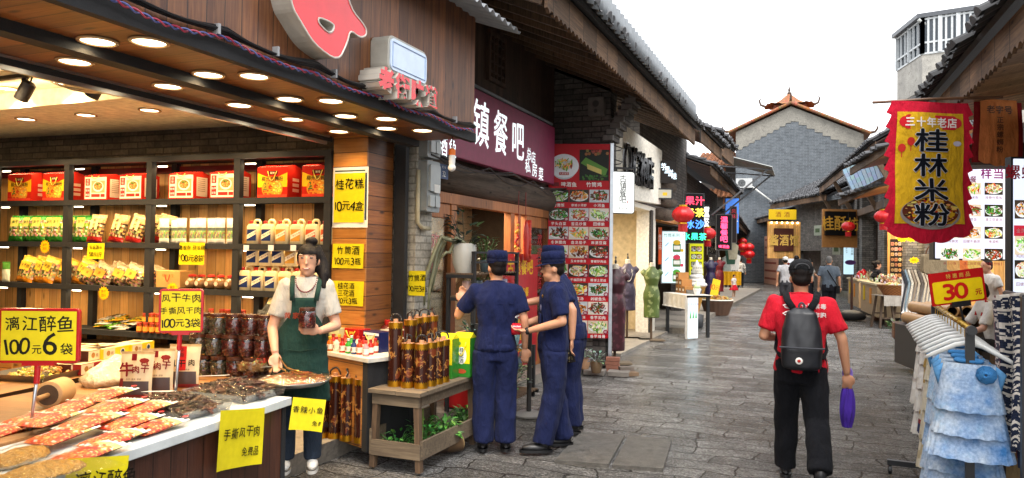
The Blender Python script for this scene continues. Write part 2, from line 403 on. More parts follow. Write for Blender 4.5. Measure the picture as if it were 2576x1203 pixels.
# ================================================================ frames on facades
class Fr:
    """vertical plane: origin A on the ground, local x towards B, local -y is the front"""
    def __init__(s, A, B=None, rz=None, z=0):
        s.A = Vector((A[0], A[1], z)); s.rz = math.atan2(B[1]-A[1], B[0]-A[0]) if B is not None else rz
        s.X = Vector((math.cos(s.rz), math.sin(s.rz), 0)); s.N = Vector((s.X.y, -s.X.x, 0)); s.L = (Vector((B[0], B[1], z))-s.A).length if B is not None else 1
    def w(s, x, y, z): return s.A+s.X*x-s.N*y+Vector((0, 0, z))
    def p(s, px, py, off=0):
        v = ray(px, py); t = ((s.A-s.N*off)-EYE).dot(s.N)/v.dot(s.N); q = EYE+v*t
        return (q-s.A).dot(s.X), q.z-s.A.z
def wallo(mb, x0, x1, y0, y1, z0, z1, ops, c=None):
    xs = sorted({x0, x1, *[max(x0, min(x1, q)) for o in ops for q in o[:2]]}); zs = sorted({z0, z1, *[max(z0, min(z1, q)) for o in ops for q in o[2:]]})
    for a, b in zip(xs, xs[1:]):
        run = None
        for c0, c1 in list(zip(zs, zs[1:]))+[(None, None)]:
            solid = c0 is not None and not any(o[0] <= (a+b)/2 <= o[1] and o[2] <= (c0+c1)/2 <= o[3] for o in ops)
            if solid: run = (run[0], c1) if run else (c0, c1)
            elif run: mb.box(a, b, y0, y1, run[0], run[1], c); run = None
def tile_roof(parent, L, y0, z0, y1, z1, pitch=.2, seg=.24, x0=0, c=(.075, .075, .08), jit=1.0, slab=True, name='roof', m=None):
    mb = MB(c); n = max(2, int(L/pitch)); ln = math.hypot(y1-y0, z1-z0); ns = max(2, int(ln/seg)); dy, dz = (y1-y0)/ln, (z1-z0)/ln
    if slab: mb.box(0, L, 0, ln, -.06, -.015, tuple(q*.6 for q in c), Matrix.Translation((x0, y0, z0)) @ Matrix.Rotation(math.atan2(dz, dy), 4, 'X'))
    for i in range(n):
        xc = x0+(i+.5)*L/n
        for j in range(ns):
            g = rnd.uniform(.62, 1.35); cc = tuple(q*g for q in c); r = pitch*.36
            sx = xc+rnd.gauss(0, .012)*jit; s0 = (j-.06)*ln/ns-(rnd.uniform(0, .06)*jit if j == 0 else 0); s1 = (j+1.1)*ln/ns; lift = rnd.uniform(0, .016)*jit
            vs = []
            for s_, h, rr in ((s0, .022+lift, r*1.08), (s1, -.004, r*.9)):
                for k in range(6):
                    t = PI*k/5; a = rr*math.cos(t); b = rr*math.sin(t)*.85+h
                    vs.append((sx+a, y0+dy*s_-dz*b, z0+dz*s_+dy*b))
            fs = [(k, k+1, 7+k, 6+k) for k in range(5)]
            mb.add(vs, fs+[(0, 5, 4, 3, 2, 1)], cc)
            if j < 2:            # the trough tile between two barrels, its lip showing at the eave
                vs = []
                for s_, h in ((s0-.02, .0), (s1, -.01)):
                    for k in range(4):
                        a = (k/3-.5)*pitch*.8; vs.append((sx+pitch*.5+a, y0+dy*s_, z0+dz*s_+h-.03*(1-(2*k/3-1)**2)+.02))
                mb.add(vs, [(k, k+1, 5+k, 4+k) for k in range(3)], tuple(q*.8 for q in cc))
    return mb.build(name, m or 'matte', parent)
def fascia(parent, L, y, z0, z1, x0=0, tooth=.12, m='m_eave', c=(.12, .07, .045), name='fascia_board'):
    pts = [(x0, z1), (x0, z0)]; n = int(L/tooth)
    for i in range(n): pts += [(x0+(i+.15)*L/n, z0), (x0+(i+.5)*L/n, z0-.035), (x0+(i+.85)*L/n, z0)]
    pts += [(x0+L, z0), (x0+L, z1)]
    mb = MB(c); mb.prism(pts, y, y+.03); return mb.build(name, MATS[m], parent)
# surface materials of the setting
wood('m_dark', hx('3e2c23'), hx('5a4436'), .11, 'x', 'z', .7, stain=.7)
wood('m_fascia', hx('5e3420'), hx('98623a'), .125, 'y', 'z', .42, gap=.05)
wood('m_soffit', hx('643819'), hx('9c6234'), .14, 'y', 'x', .38, gap=.04)
wood('m_pine', hx('d6964a'), hx('eebc74'), .115, 'x', 'z', .45, gap=.04)
wood('m_pineh', hx('a8692c'), hx('c98a45'), .13, 'z', 'x', .35, gap=.05)
wood('m_pineh2', hx('6f4122'), hx('96602f'), .13, 'z', 'y', .45, gap=.05)
wood('m_ctrfront', hx('3c2017'), hx('5b3525'), .12, 'x', 'z', .45, gap=.05)
wood('m_frame', hx('8a5128'), hx('b87440'), .9, 'x', 'z', .5, gap=.0, stain=.3)
wood('m_old', hx('56483a'), hx('80705a'), .9, 'z', 'x', .85, gap=.0)
wood('m_oldv', hx('463526'), hx('735a42'), .9, 'x', 'z', .8, gap=.0)
wood('m_top', hx('7c5028'), hx('a5743e'), .14, 'y', 'x', .4, gap=.012)
wood('m_rafter', hx('4a342a'), hx('745646'), .16, 'x', 'y', .8, gap=.10, stain=.7)
wood('m_eave', hx('4f3a2a'), hx('8b6a4c'), .45, 'x', 'x', .85, gap=.03, stain=.8)
wood('m_log', hx('453a31'), hx('6c5c4e'), 3, 'z', 'x', .9, gap=0, bump=.8)
brick('m_brickin', hx('4f463c'), hx('6f6354'), hx('3e372f'), .24, .07, .008, dirt=.6)
brick('m_pier', hx('a09a8e'), hx('bdb6a8'), hx('8d877b'), .23, .072, .009, dirt=.35)
brick('m_greybrick', hx('6c6863'), hx('88837b'), hx('4c4945'), .27, .075, .009, dirt=.65)
brick('m_darkbrick', hx('524d49'), hx('6f6964'), hx('3c3836'), .30, .085, .01, dirt=.6)
brick('m_gable', hx('50565c'), hx('60666c'), hx('72767a'), .36, .10, .012, dirt=.35, smear=.15)
stain('m_conc', hx('8d8a84'), hx('aaa69d'), 1.3, .85, .3, hx('74716b'))
stain('m_concfl', hx('77716a'), hx('928a7e'), 1.7, .6, .35, hx('5d5751'))
stain('m_gplaster', hx('75726b'), hx('8e8a81'), 1.1, .85, .3, hx('65625c'))
stain('m_plaster', hx('d6cfc0'), hx('e2dccf'), 1.2, .8, .08)
stain('m_ceil', hx('e6dcc4'), hx('eae2cc'), .8, .9, .03)
stain('m_steel', hx('121214'), hx('1e1e20'), 8, .75, .15)
# ---------------------------------------------------------------- the street
def make_street():
    b = NB('street_stone'); o = b.obj()
    dn = b.n('TexNoise', Scale=1.1, Detail=5.0); b.l(o, dn.inputs['Vector'])
    vm = b.n('VectorMath', operation='MULTIPLY_ADD'); b.l(dn.outputs['Color'], vm.inputs[0]); vm.inputs[1].default_value = (.5, .34, 0); b.l(o, vm.inputs[2])
    t = b.n('TexBrick', Scale=1.0, offset=.37, squash=1.35, squash_frequency=3); t.inputs['Brick Width'].default_value = .58; t.inputs['Row Height'].default_value = .26
    t.inputs['Mortar Size'].default_value = .012; t.inputs['Mortar Smooth'].default_value = .6; t.inputs['Bias'].default_value = 0
    t.inputs['Color1'].default_value = (*hx('908e8b'), 1); t.inputs['Color2'].default_value = (*hx('b9b6b2'), 1); t.inputs['Mortar'].default_value = (*hx('4c4946'), 1)
    b.l(vm.outputs[0], t.inputs['Vector'])
    big = b.noise(o, .45, 5, .6); mid = b.noise(o, 2.6, 6, .7)
    ch = b.noise(b.obj((3.0, 11, 1)), 2.2, 9, .72, 2.2); fine = b.noise(o, 55, 5, .7)
    rid = b.math('ABSOLUTE', b.math('SUBTRACT', ch, .5))
    c = b.mix(1.0, t.outputs['Color'], b.ramp(mid, [(.3, .62), (.7, 1.25)]), 'MULTIPLY')
    c = b.mix(1.0, c, b.ramp(rid, [(0., .34), (.09, 1.08)]), 'MULTIPLY')
    c = b.mix(1.0, c, b.ramp(fine, [(.35, .5), (.62, 1.4)]), 'MULTIPLY')
    mud = b.ramp(b.noise(o, .9, 6, .7), [(.52, 0.), (.66, 1.)])
    c = b.mix(b.math('MULTIPLY', mud, .45), c, hx('565049'))
    wet = b.ramp(big, [(.40, 0.), (.60, 1.)])
    c = b.mix(wet, c, b.mix(1.0, c, (.74, .74, .75), 'MULTIPLY'))
    b.l(c, b.p.inputs['Base Color'])
    rr = b.math('ADD', b.math('MULTIPLY_ADD', wet, -.11, .21), b.math('MULTIPLY', fine, .10)); b.l(rr, b.p.inputs['Roughness'])
    b.p.inputs['Specular IOR Level'].default_value = .6
    h = b.math('ADD', b.math('MULTIPLY', t.outputs['Fac'], -.9), b.math('ADD', b.math('MULTIPLY', ch, 2.8), b.math('MULTIPLY', fine, .9)))
    b.bump(h, 1.0, .030)
    mb = MB()
    def hgt(x, y): return .012*noise.noise(Vector((x*1.1, y*2.3, 0)))+.008*noise.noise(Vector((x*3.7, y*5.1, 3)))-.02
    nx, ny = 90, 260
    mb.sheet(lambda u, v: (-6+10*u, 1.2+(v**1.7)*60, hgt(-6+10*u, 1.2+(v**1.7)*60)), nx, ny)
    mb.build('street', b.m, smooth=True)['kind'] = 'structure'
    g = MB((.2, .19, .18)); g.box(-400, 400, -300, 500, -.4, -.07); g.build('ground', MATS['m_conc'])['kind'] = 'structure'
make_street()
mb = MB(); mb.prism([(-3.67, .15), (-12, .15), (-12, -.1), (-3.72, -.1)][::-1], -2, 6.05)
o = mb.build('shop_floor', MATS['m_concfl']); o['kind'] = 'structure'
# doorstep strip along the restaurant and the dress shop, and the raised ground beyond
mb = MB(); mb.box(-5.5, -3.45, 6.55, 12.3, -.1, .10); mb.box(-6.5, -3.1, 12.3, 16.6, -.1, .03); mb.box(-6.5, -2.75, 16.6, 40, -.1, .10)
o = mb.build('pavement', MATS['m_concfl']); o['kind'] = 'structure'
def groundpatch(name, pts, z, m, **k):
    P = [on(x, y, z=0) for x, y in pts]; mb = MB(); n = len(P); mb.add([(p.x, p.y, z) for p in P]+[(p.x, p.y, -.1) for p in P], [tuple(range(n))[::-1]]+[(i, (i+1) % n, n+(i+1) % n, n+i) for i in range(n)]); return mb.build(name, m, **k)
stain('m_slab', hx('4c4a46'), hx('75716b'), 11, .3, 1.6, hx('3a3835'))
groundpatch('street_slab', [(1395, 1160), (1462, 1088), (1572, 1096), (1530, 1170)], .008, MATS['m_slab'])['kind'] = 'structure'
groundpatch('street_slab', [(1540, 1171), (1582, 1097), (1690, 1108), (1668, 1180)], .006, MATS['m_slab'])['kind'] = 'structure'
pb_ = NB('m_puddle'); pb_.p.inputs['Base Color'].default_value = (.15, .145, .14, 1); pb_.p.inputs['Roughness'].default_value = .12
groundpatch('puddle', [(1640, 874), (1656, 868), (1690, 867), (1722, 870), (1736, 875), (1700, 879), (1664, 878)], .004, pb_.m)['kind'] = 'structure'
# ---------------------------------------------------------------- shop building
SH = Fr((-4.12, 5.55), rz=R_(3.8))            # the shelf wall, local x to the right
shop = thing('shop_building', 'brown timber clad shop with open front and lit soffit over the food counter', 'shop', (-2.93, 0, 0))
def part(mbf, name, m, parent=shop, **k):
    mb = MB(); mb.M = Matrix.Translation((2.93, 0, 0)); mbf(mb); return mb.build(name, m, parent, **k)
part(lambda m: m.box(-3.0, -2.93, -3, 6.07, 2.77, 4.6), 'fascia_boarding', MATS['m_fascia'])
part(lambda m: m.box(-5.2, -3.0, 6.03, 6.07, 2.77, 4.6), 'end_boarding', MATS['m_dark'])
part(lambda m: (m.box(-3.46, -2.95, -3, 6.03, 2.75, 2.77), m.box(-4.12, -3.57, -3, 5.9, 2.75, 2.77)), 'soffit', MATS['m_soffit'])
def f(m):
    m.box(-3.57, -3.46, -3, 6.0, 2.69, 2.77); m.box(-2.97, -2.915, -3, 6.09, 2.72, 2.80); m.box(-4.18, -4.12, -3, 5.56, 2.70, 2.80)
part(f, 'black_beam', MATS['m_steel'])
part(lambda m: (m.box(-4.16, -4.13, -3, 5.5, 2.672, 2.70), m.box(-4.12, -4.10, -3, 5.5, 2.735, 2.748)), 'door_track', 'metal')
def f(m):
    m.col = hx('e2d4b4'); m.box(-12, -4.18, 4.50, 7, 2.98, 3.0); m.box(-12, -4.18, 4.48, 4.50, 2.98, 3.15); m.box(-12, -4.18, -3, 4.48, 3.13, 3.15); m.box(-4.20, -4.18, -3, 5.5, 2.80, 3.15)
part(f, 'ceiling', MATS['m_ceil'])
part(lambda m: m.box(-11.5, -4.3, 4.56, 4.62, 3.005, 3.02, (1, .82, .5)), 'cove_strip', 'lamp')
l = bpy.data.lights.new('cove_glow', 'AREA'); l.shape = 'RECTANGLE'; l.size = 7; l.size_y = .1; l.energy = 9; l.color = (1, .74, .40); lo = bpy.data.objects.new('cove_glow', l); col.objects.link(lo); lo.parent = shop; lo.location = (-7.8+2.93, 4.2, 3.02); lo.rotation_euler = (R_(125), 0, 0)
part(lambda m: (m.box(-12.1, -12, -3, 7, .15, 3.2), m.box(-12, -3.0, -3.1, -3, .15, 3.2)), 'side_wall', MATS['m_pineh2'])
mb = MB(); mb.box(-8, .05, .44, .5, .15, 2.99)
q = mb.build('brick_wall', MATS['m_brickin'], shop, loc=SH.A-Vector((-2.93, 0, 0)), rz=SH.rz)
part(lambda m: m.box(-4.115, -3.75, 5.58, 5.60, .15, 2.75), 'pillar_front', MATS['m_pineh'])
part(lambda m: m.box(-4.10, -3.75, 5.602, 6.02, .15, 2.75), 'pillar', MATS['m_pineh2'])
part(lambda m: (m.box(-3.74, -3.62, 6.03, 6.09, .0, 2.76),), 'steel_post', MATS['m_steel'])
part(lambda m: m.box(-4.3, -3.6, 6.2, 6.52, 0, 2.95), 'brick_pier', MATS['m_pier'])
part(lambda m: m.box(-5.4, -3.85, 6.1, 6.5, 2.95, 4.7), 'upper_wall', MATS['m_dark'])
def corr(m, y0, y1, xe, ze, xr, zr, c, pitch=.13, amp=.022):
    n = int((y1-y0)/pitch*6)
    def fn(u, v): y = y0+(y1-y0)*u; x = xe+(xr-xe)*v; return (x, y, ze+(zr-ze)*v+amp*math.sin(2*PI*y/pitch))
    m.sheet(fn, n, 2, c)
part(lambda m: corr(m, -2, 6.25, -2.55, 3.74, -5.2, 4.7, hx('8f9296')), 'corrugated_roof', 'satin', smooth=True, solid=.006)
# ceiling lamps: one build, copied
def downlight():
    t = thing('ceiling_lamp', 'x', 'lamp')
    mb = MB(hx('c9a77a')); mb.lathe([(.085, 0), (.098, -.004), (.098, -.012), (.082, -.014), (.078, -.006)], 24, cap=False); mb.build('lamp_ring', 'gloss', t, smooth=True)
    mb = MB((1, .86, .60)); mb.lathe([(.0, -.0055), (.078, -.006)], 24, cap=False); mb.build('diffuser', 'lamp', t)
    l = bpy.data.lights.new('lamp_glow', 'AREA'); l.shape = 'DISK'; l.size = .15; l.energy = 1.7; l.color = (1, .70, .36); l.spread = R_(125)
    lo = bpy.data.objects.new('lamp_glow', l); col.objects.link(lo); lo.parent = t; lo.location = (0, 0, -.02); l2 = l.copy(); l2.energy = 9
    global IN_; IN_ = l2
    return t
dl = downlight(); first = True
G = 'round lamps in the ceiling of the food shop'
rows = [(-3.13, [2.70, 3.45, 4.20, 4.91, 5.48], 'along the street edge of the soffit'), (-3.37, [2.60, 3.33, 4.06, 4.71, 5.29], 'streetward of the black beam'),
        (-3.86, [2.84, 3.48, 4.11, 4.69, 5.30], 'in the strip inside the black beam')]
for x, ys, where in rows:
    for i, y in enumerate(ys):
        lab = 'lit soffit lamp, %s from the picture top, %s' % (ORD[i], where)
        if first: dl.location = (x, y, 2.75); dl['label'] = lab; dl['group'] = G; first = False
        else: dup(dl, (x, y, 2.75), 0, lab, G)
for i, (x, y) in enumerate([(-5.69, 4.93), (-6.5, 4.91), (-7.3, 4.87), (-8.1, 4.83)]):
    if i < 3: dup(dl, (x, y, 2.98), 0, 'lit round ceiling lamp before the brick wall, %s from the wooden pillar' % ORD[i], G)
for i, (px, py) in enumerate([(160, 207), (20, 222), (5, 170)]):
    p = on(px, py, z=3.13); dup(dl, (p.x, p.y, 3.13), 0, 'lit round lamp in the raised shop ceiling ' + ['beside the wall fan', 'behind the track spotlight', 'at the left picture edge above the track'][i], G)
for i, (x, y) in enumerate([(-5.4, 3.2), (-6.7, 2.6), (-8.0, 3.4), (-5.0, 1.6)]): dup(dl, (x, y, 3.13), 0, 'lit round lamp deep in the raised shop ceiling, ' + ['nearest the pillar', 'in the middle', 'farthest inside', 'nearest the street'][i], G)  # extra lamps beyond the view, added to brighten the shop interior
p = on(555, 268, z=2.98); dup(dl, (p.x, p.y, 2.98), 0, 'lit ceiling lamp half hidden behind the soffit edge', G)
bpy.context.view_layer.update()
for o in list(bpy.data.objects):
    if o.name.startswith('lamp_glow') and o.parent and o.parent.location.z > 2.9: o.data = IN_
# track with spotlights and the ceiling fan
tk = on(62, 195, z=3.1)
t = thing('light_track', 'black track rail under the raised shop ceiling', 'track', (tk.x, tk.y, 3.13))
mb = MB(BLACK); mb.box(-2.2, 1.15, -.018, .018, -.03, 0); mb.build('rail', 'satin', t)
for i, (px, py) in enumerate([(62, 232), (240, 225)]):
    p = on(px, py, z=2.99) if i == 0 else on(px, py, z=3.0)
    t = thing('track_spotlight', ['black track spotlight hanging clear at the left, lens down', 'black track spotlight showing under the ceiling fan'][i], 'spotlight', p, R_(20), 'spotlights on the ceiling track')
    mb = MB(BLACK); M = Matrix.Rotation(R_(28), 4, 'Y'); mb.lathe([(.03, .1), (.055, .08), (.055, -.07), (.05, -.075)], 16, M=M); mb.build('spot_body', 'satin', t, smooth=True, angle=40)
    mb = MB(hx('e8e2d4')); mb.lathe([(.0, -.078), (.046, -.078)], 16, M=M, cap=False); mb.build('spot_lens', 'gloss', t)
    mb = MB(BLACK); mb.tube([(.04, 0, .06), (.05, .02, .14), (0, 0, .16)], .008, 6); mb.box(-.02, .02, -.015, .015, .09, .17); mb.build('bracket', 'satin', t)
p = on(225, 200, z=3.0)
t = thing('ceiling_fan', 'pale grey caged fan mounted under the raised shop ceiling', 'fan', p)
mb = MB(hx('b3aa94'))
for r, z in ((.30, 0), (.24, -.05), (.16, -.075), (.08, -.09)): mb.tube([(r*math.cos(2*PI*k/28), r*math.sin(2*PI*k/28), z) for k in range(29)], .004, 5, cap=False)
for k in range(36):
    a = 2*PI*k/36; mb.tube([(.06*math.cos(a), .06*math.sin(a), -.09), (.2*math.cos(a), .2*math.sin(a), -.065), (.3*math.cos(a), .3*math.sin(a), 0), (.2*math.cos(a), .2*math.sin(a), .05)], .0022, 4)
mb.build('cage', 'satin', t)
mb = MB(hx('8f8778'))
for k in range(3):
    a = 2*PI*k/3; mb.add([(.04*math.cos(a-.3), .04*math.sin(a-.3), -.02), (.24*math.cos(a-.25), .24*math.sin(a-.25), -.03), (.24*math.cos(a+.35), .24*math.sin(a+.35), .01), (.04*math.cos(a+.5), .04*math.sin(a+.5), .0)], [(0, 1, 2, 3)])
mb.build('blade', 'satin', t, solid=.004)
mb = MB(hx('c8bda4')); mb.lathe([(.0, -.1), (.06, -.095), (.06, .06), (.03, .13)], 14); mb.build('hub', 'satin', t, smooth=True, angle=40)
# ---------------------------------------------------------------- signs on the timber fascia
FZ = Fr((-2.93, 0), rz=PI/2)
def on_fascia(pts, off=-.14): return [FZ.p(x, y, off) for x, y in pts]
t = thing('channel_letter', 'huge red character with grey sides, cut by the top picture edge', 'sign letter', FZ.w(4.0, 0, 3.0), FZ.rz)
def stroke(mb, pts, r, y0, y1, c, cs):
    L, Rr = [], []
    for i, p in enumerate(pts):
        a, b = pts[max(i-1, 0)], pts[min(i+1, len(pts)-1)]; d = Vector((b[0]-a[0], b[1]-a[1])).normalized(); n = Vector((-d.y, d.x)); q = r[i]
        L.append((p[0]-n.x*q, p[1]-n.y*q)); Rr.append((p[0]+n.x*q, p[1]+n.y*q))
    k = len(pts)
    vs = [(a[0], y, a[1]) for y in (y0, y1) for a in L+Rr]; m2 = 2*k
    fr_ = [(i, i+1, k+i+1, k+i) for i in range(k-1)]; fs = list(fr_); cc = [c]*len(fs)
    for i in range(k-1): fs += [(i+1, i, m2+i, m2+i+1), (k+i, k+i+1, m2+k+i+1, m2+k+i)]; cc += [cs, cs]
    fs += [(0, k, m2+k, m2), (k-1, m2+k-1, m2+2*k-1, 2*k-1)]; cc += [cs, cs]
    mb.add(vs, fs, cs=cc)
RC, GS = hx('e0202c'), hx('b9b3a8')
outer = on_fascia([(720, -60), (735, 20), (752, 48), (790, 112), (850, 155), (872, 110), (880, 75), (905, 95), (921, 90), (920, 68), (880, 20), (866, -60)])
inner = on_fascia([(800, 42), (800, 58), (826, 84), (838, 78), (840, 60)])
def chaikin(p, n=2):
    for _ in range(n): p = [q for i in range(len(p)) for a, b in [(p[i], p[(i+1) % len(p)])] for q in ((.78*a[0]+.22*b[0], .78*a[1]+.22*b[1]), (.22*a[0]+.78*b[0], .22*a[1]+.78*b[1]))]
    return p
o4 = chaikin([(a-4.0, z-3.0) for a, z in outer]); i4 = chaikin([(a-4.0, z-3.0) for a, z in inner])
bm = bmesh.new()
def ringfill(o_, i_, y):
    vo = [bm.verts.new((a, y, z)) for a, z in o_]; vi = [bm.verts.new((a, y, z)) for a, z in i_]
    es = [bm.edges.new((v[k], v[(k+1) % len(v)])) for v in (vo, vi) for k in range(len(v))]
    bmesh.ops.triangle_fill(bm, use_beauty=True, use_dissolve=False, edges=es)
ringfill(o4, i4, -.14); me = bpy.data.meshes.new('face'); bm.normal_update()
for fc in bm.faces:
    if fc.normal.y > 0: fc.normal_flip()
bm.to_mesh(me); bm.free(); paint(me, RC, 'gloss'); put(me, 'face', t)
mb = MB(GS)
for lp in (o4, i4):
    for k in range(len(lp)):
        a, b = lp[k], lp[(k+1) % len(lp)]; mb.quad((a[0], -.139, a[1]), (b[0], -.139, b[1]), (b[0], .0, b[1]), (a[0], 0, a[1]))
mb.build('return_edge', 'satin', t)
mb = MB(hx('d8d2c8'))
for lp in (o4, i4):
    for k in range(len(lp)):
        a, b = lp[k], lp[(k+1) % len(lp)]; mb.tube([(a[0], -.142, a[1]), (b[0], -.142, b[1])], .006, 5)
mb.build('trim_edge', 'satin', t)
# blank light box
x0, z1 = FZ.p(955, 72, -.16); x1, z0 = FZ.p(1072, 196, -.16)
xa, za = FZ.p(975, 75, -.16); xb, zb = FZ.p(950, 160, -.16)
t = thing('light_box_sign', 'blank pale blue rounded light box on the timber fascia', 'sign', FZ.w((xa+x1)/2+.03, 0, (zb+za)/2-.015), FZ.rz)
W2, H2 = (x1-xa)/2, (za-zb)*.50
mb = MB(hx('a8a49a')); mb.rbox(-W2, W2, -.15, 0, -H2, H2, .06, seg=5); mb.build('box_case', 'satin', t, bevel=.006)
mb = MB(hx('c3d3ea')); mb.rbox(-W2+.02, W2-.02, -.158, -.150, -H2+.02, H2-.02, .045, seg=5); mb.build('box_face', 'gloss', t)
mb = MB(hx('9fb2d0')); w3, h3 = W2-.045, H2-.045
for a, b in (((-w3, h3), (w3, h3)), ((w3, h3), (w3, -h3)), ((w3, -h3), (-w3, -h3)), ((-w3, -h3), (-w3, h3))): mb.tube([(a[0], -.160, a[1]), (b[0], -.160, b[1])], .004, 5)
mb.build('face_rim', 'satin', t)
# four red channel characters
for i, (ch, px, py) in enumerate(zip('老街味道', (972, 1013, 1052, 1086), (203, 220, 234, 247))):
    a, z = FZ.p(px, py, -.17)
    t = thing('channel_letter', 'red grey-sided character %s in the row under the blank light box' % ch, 'sign letter', FZ.w(a, 0, z), FZ.rz, 'small red characters under the light box')
    mb = MB(); mb.side = hx('c4bdb2'); write(mb, ch, 0, 0, .21, hx('d8242e'), -.17, .055, ext=.17); mb.build('letter_face', 'gloss', t)
    mb = MB(hx('d6cfc4')); mb.side = hx('b3aca2'); write(mb, ch, 0, 0, .215, hx('c9c2b7'), -.155, .085, ext=.15); mb.build('return_edge', 'satin', t)
# cables clipped along the fascia foot
t = thing('cable_bundle', 'sagging black cables with a twisted red and blue wire along the shop fascia', 'cables', (-2.9, 0, 2.84))
def cable(m, y0, y1, off, sag, r, c, dx=0.0, n=60, tw=0):
    P = []
    for k in range(n+1):
        u = k/n; y = y0+(y1-y0)*u; s_ = abs(math.sin(PI*((y*1.35) % 1))); P.append((dx+tw*math.sin(y*55), y, off-sag*s_+tw*math.cos(y*55)+.012*noise.noise(Vector((y*3, off*20, 0)))))
    m.tube(P, r, 5, c)
mb = MB(BLACK)
for k in range(5): cable(mb, .5, 6.0, .0+.008*k, .016+.006*k, .008, hx('17171a'), .012*(k % 3))
mb.build('black_cable', 'satin', t)
mb = MB(); cable(mb, .5, 6.0, -.035, .03, .005, hx('a03048'), .02, 420, .008); mb.build('red_wire', 'satin', t)
mb = MB(); cable(mb, .5, 6.0, -.035, .03, .005, hx('4a5690'), .02, 420, -.008); mb.build('blue_wire', 'satin', t)
for y in (2.9, 3.35, 3.9, 4.45, 5.0, 5.6): mb = MB(hx('9a9a9c')); mb.box(-.005, .035, y-.008, y+.008, -.025, .03); mb.build('clip', 'satin', t)
# bulb hanging from the far corner
p = on(1137, 405, D=6.6)
t = thing('hanging_bulb', 'white globe bulb in an orange and white holder hanging on twisted wire', 'bulb', p)
mb = MB(hx('f2f0ea')); mb.ball((0, 0, -.06), .036, 14); mb.build('bulb', 'gloss', t, smooth=True)
mb = MB(); mb.lathe([(.027, -.035), (.03, 0), (.03, .05), (.028, .052)], 14, hx('ecebe6')); mb.lathe([(.031, .05), (.031, .10), (.012, .115)], 14, hx('f07a1e')); mb.build('holder', 'satin', t, smooth=True, angle=40)
mb = MB(hx('70303c')); mb.tube([(0, 0, .11), (.005, 0, .2), (0, 0, .36), (-.01, -.05, .45)], .006, 5); mb.build('cord', 'satin', t)
# meters on the pier
MF = Fr((-3.6, 6.2), rz=PI/2)
for i, (za, zb, lab) in enumerate([(2.10, 2.60, 'grey clear-fronted electricity meter case with paper tag on the brick pier'), (2.63, 2.86, 'smaller grey switch case above the electricity meter')]):
    t = thing('meter_box', lab, 'meter', MF.w(.16, 0, za), MF.rz, None)
    h = zb-za; mb = MB(hx('8f9494')); mb.rbox(-.13, .13, -.10, 0, 0, h, .02); mb.build('meter_case', 'satin', t)
    mb = MB(hx('a7acac'))
    for a in (-.1, .01): mb.rbox(a, a+.09, -.125, -.10, .05, .16, .01)
    if i == 0: mb.rbox(-.1, .1, -.125, -.1, .2, .46, .015)
    mb.build('cover', 'gloss', t)
    if i == 0: mb = MB(hx('e2e0d8')); mb.rect(-.03, .09, .19, .27, -.128); mb.build('paper_tag', 'print', t)
mb = MB(hx('b9ae90')); mb.tube([(-3.58, 6.2, 2.5), (-3.58, 6.2, 1.99), (-3.56, 6.26, 1.94), (-3.56, 6.4, 1.94)], .022, 8); tag(mb.build('conduit_pipe', 'satin', smooth=True), 'cream conduit pipe bent under the meter case', 'pipe')
# ---------------------------------------------------------------- restaurant
RF = Fr((-3.8, 6.52), (-3.8, 10.72))
rest = thing('restaurant_building', 'dark timber restaurant house with pine window front and overhanging tiled eaves', 'building', RF.A, RF.rz)
L = 4.2
mb = MB(); mb.box(-.05, L, 0, .12, 2.72, 5.1); mb.build('upper_wall', MATS['m_dark'], rest)
mb = MB(); mb.tube([(-.1, .02, 2.55), (1.5, .0, 2.53), (3, .02, 2.52), (L, 0, 2.50)], [.17, .18, .175, .17], 14); mb.build('log_beam', MATS['m_log'], rest, smooth=True)
fr = MB()
for a, b, z0, z1 in [(0, .42, 2.28, 2.40), (.42, L, 2.24, 2.36)]: fr.box(a, b, -.06, .06, z0, z1)
for x in (.02, .72, 2.42, 3.0, 3.92): fr.box(x, x+.13, -.05, .05, .10, 2.24)
fr.box(2.72, 2.8, -.04, .04, .1, 2.24)
for a, b in ((.15, .72), (3.13, 3.92)): fr.box(a, b, -.035, .035, 2.08, 2.238); fr.box(a, b, -.035, .035, .10, .75)
fr.build('window_frame', MATS['m_frame'], rest, bevel=.006)
for a, b in ((.15, .72), (3.13, 3.92)): g = MB(); g.box(a, b, -.006, .0, .75, 2.08); g.build('glass', 'glass', rest)
g = MB(); g.box(.72+.13, 2.42, -.03, .03, .10, .8); g.build('panelling', MATS['m_frame'], rest)
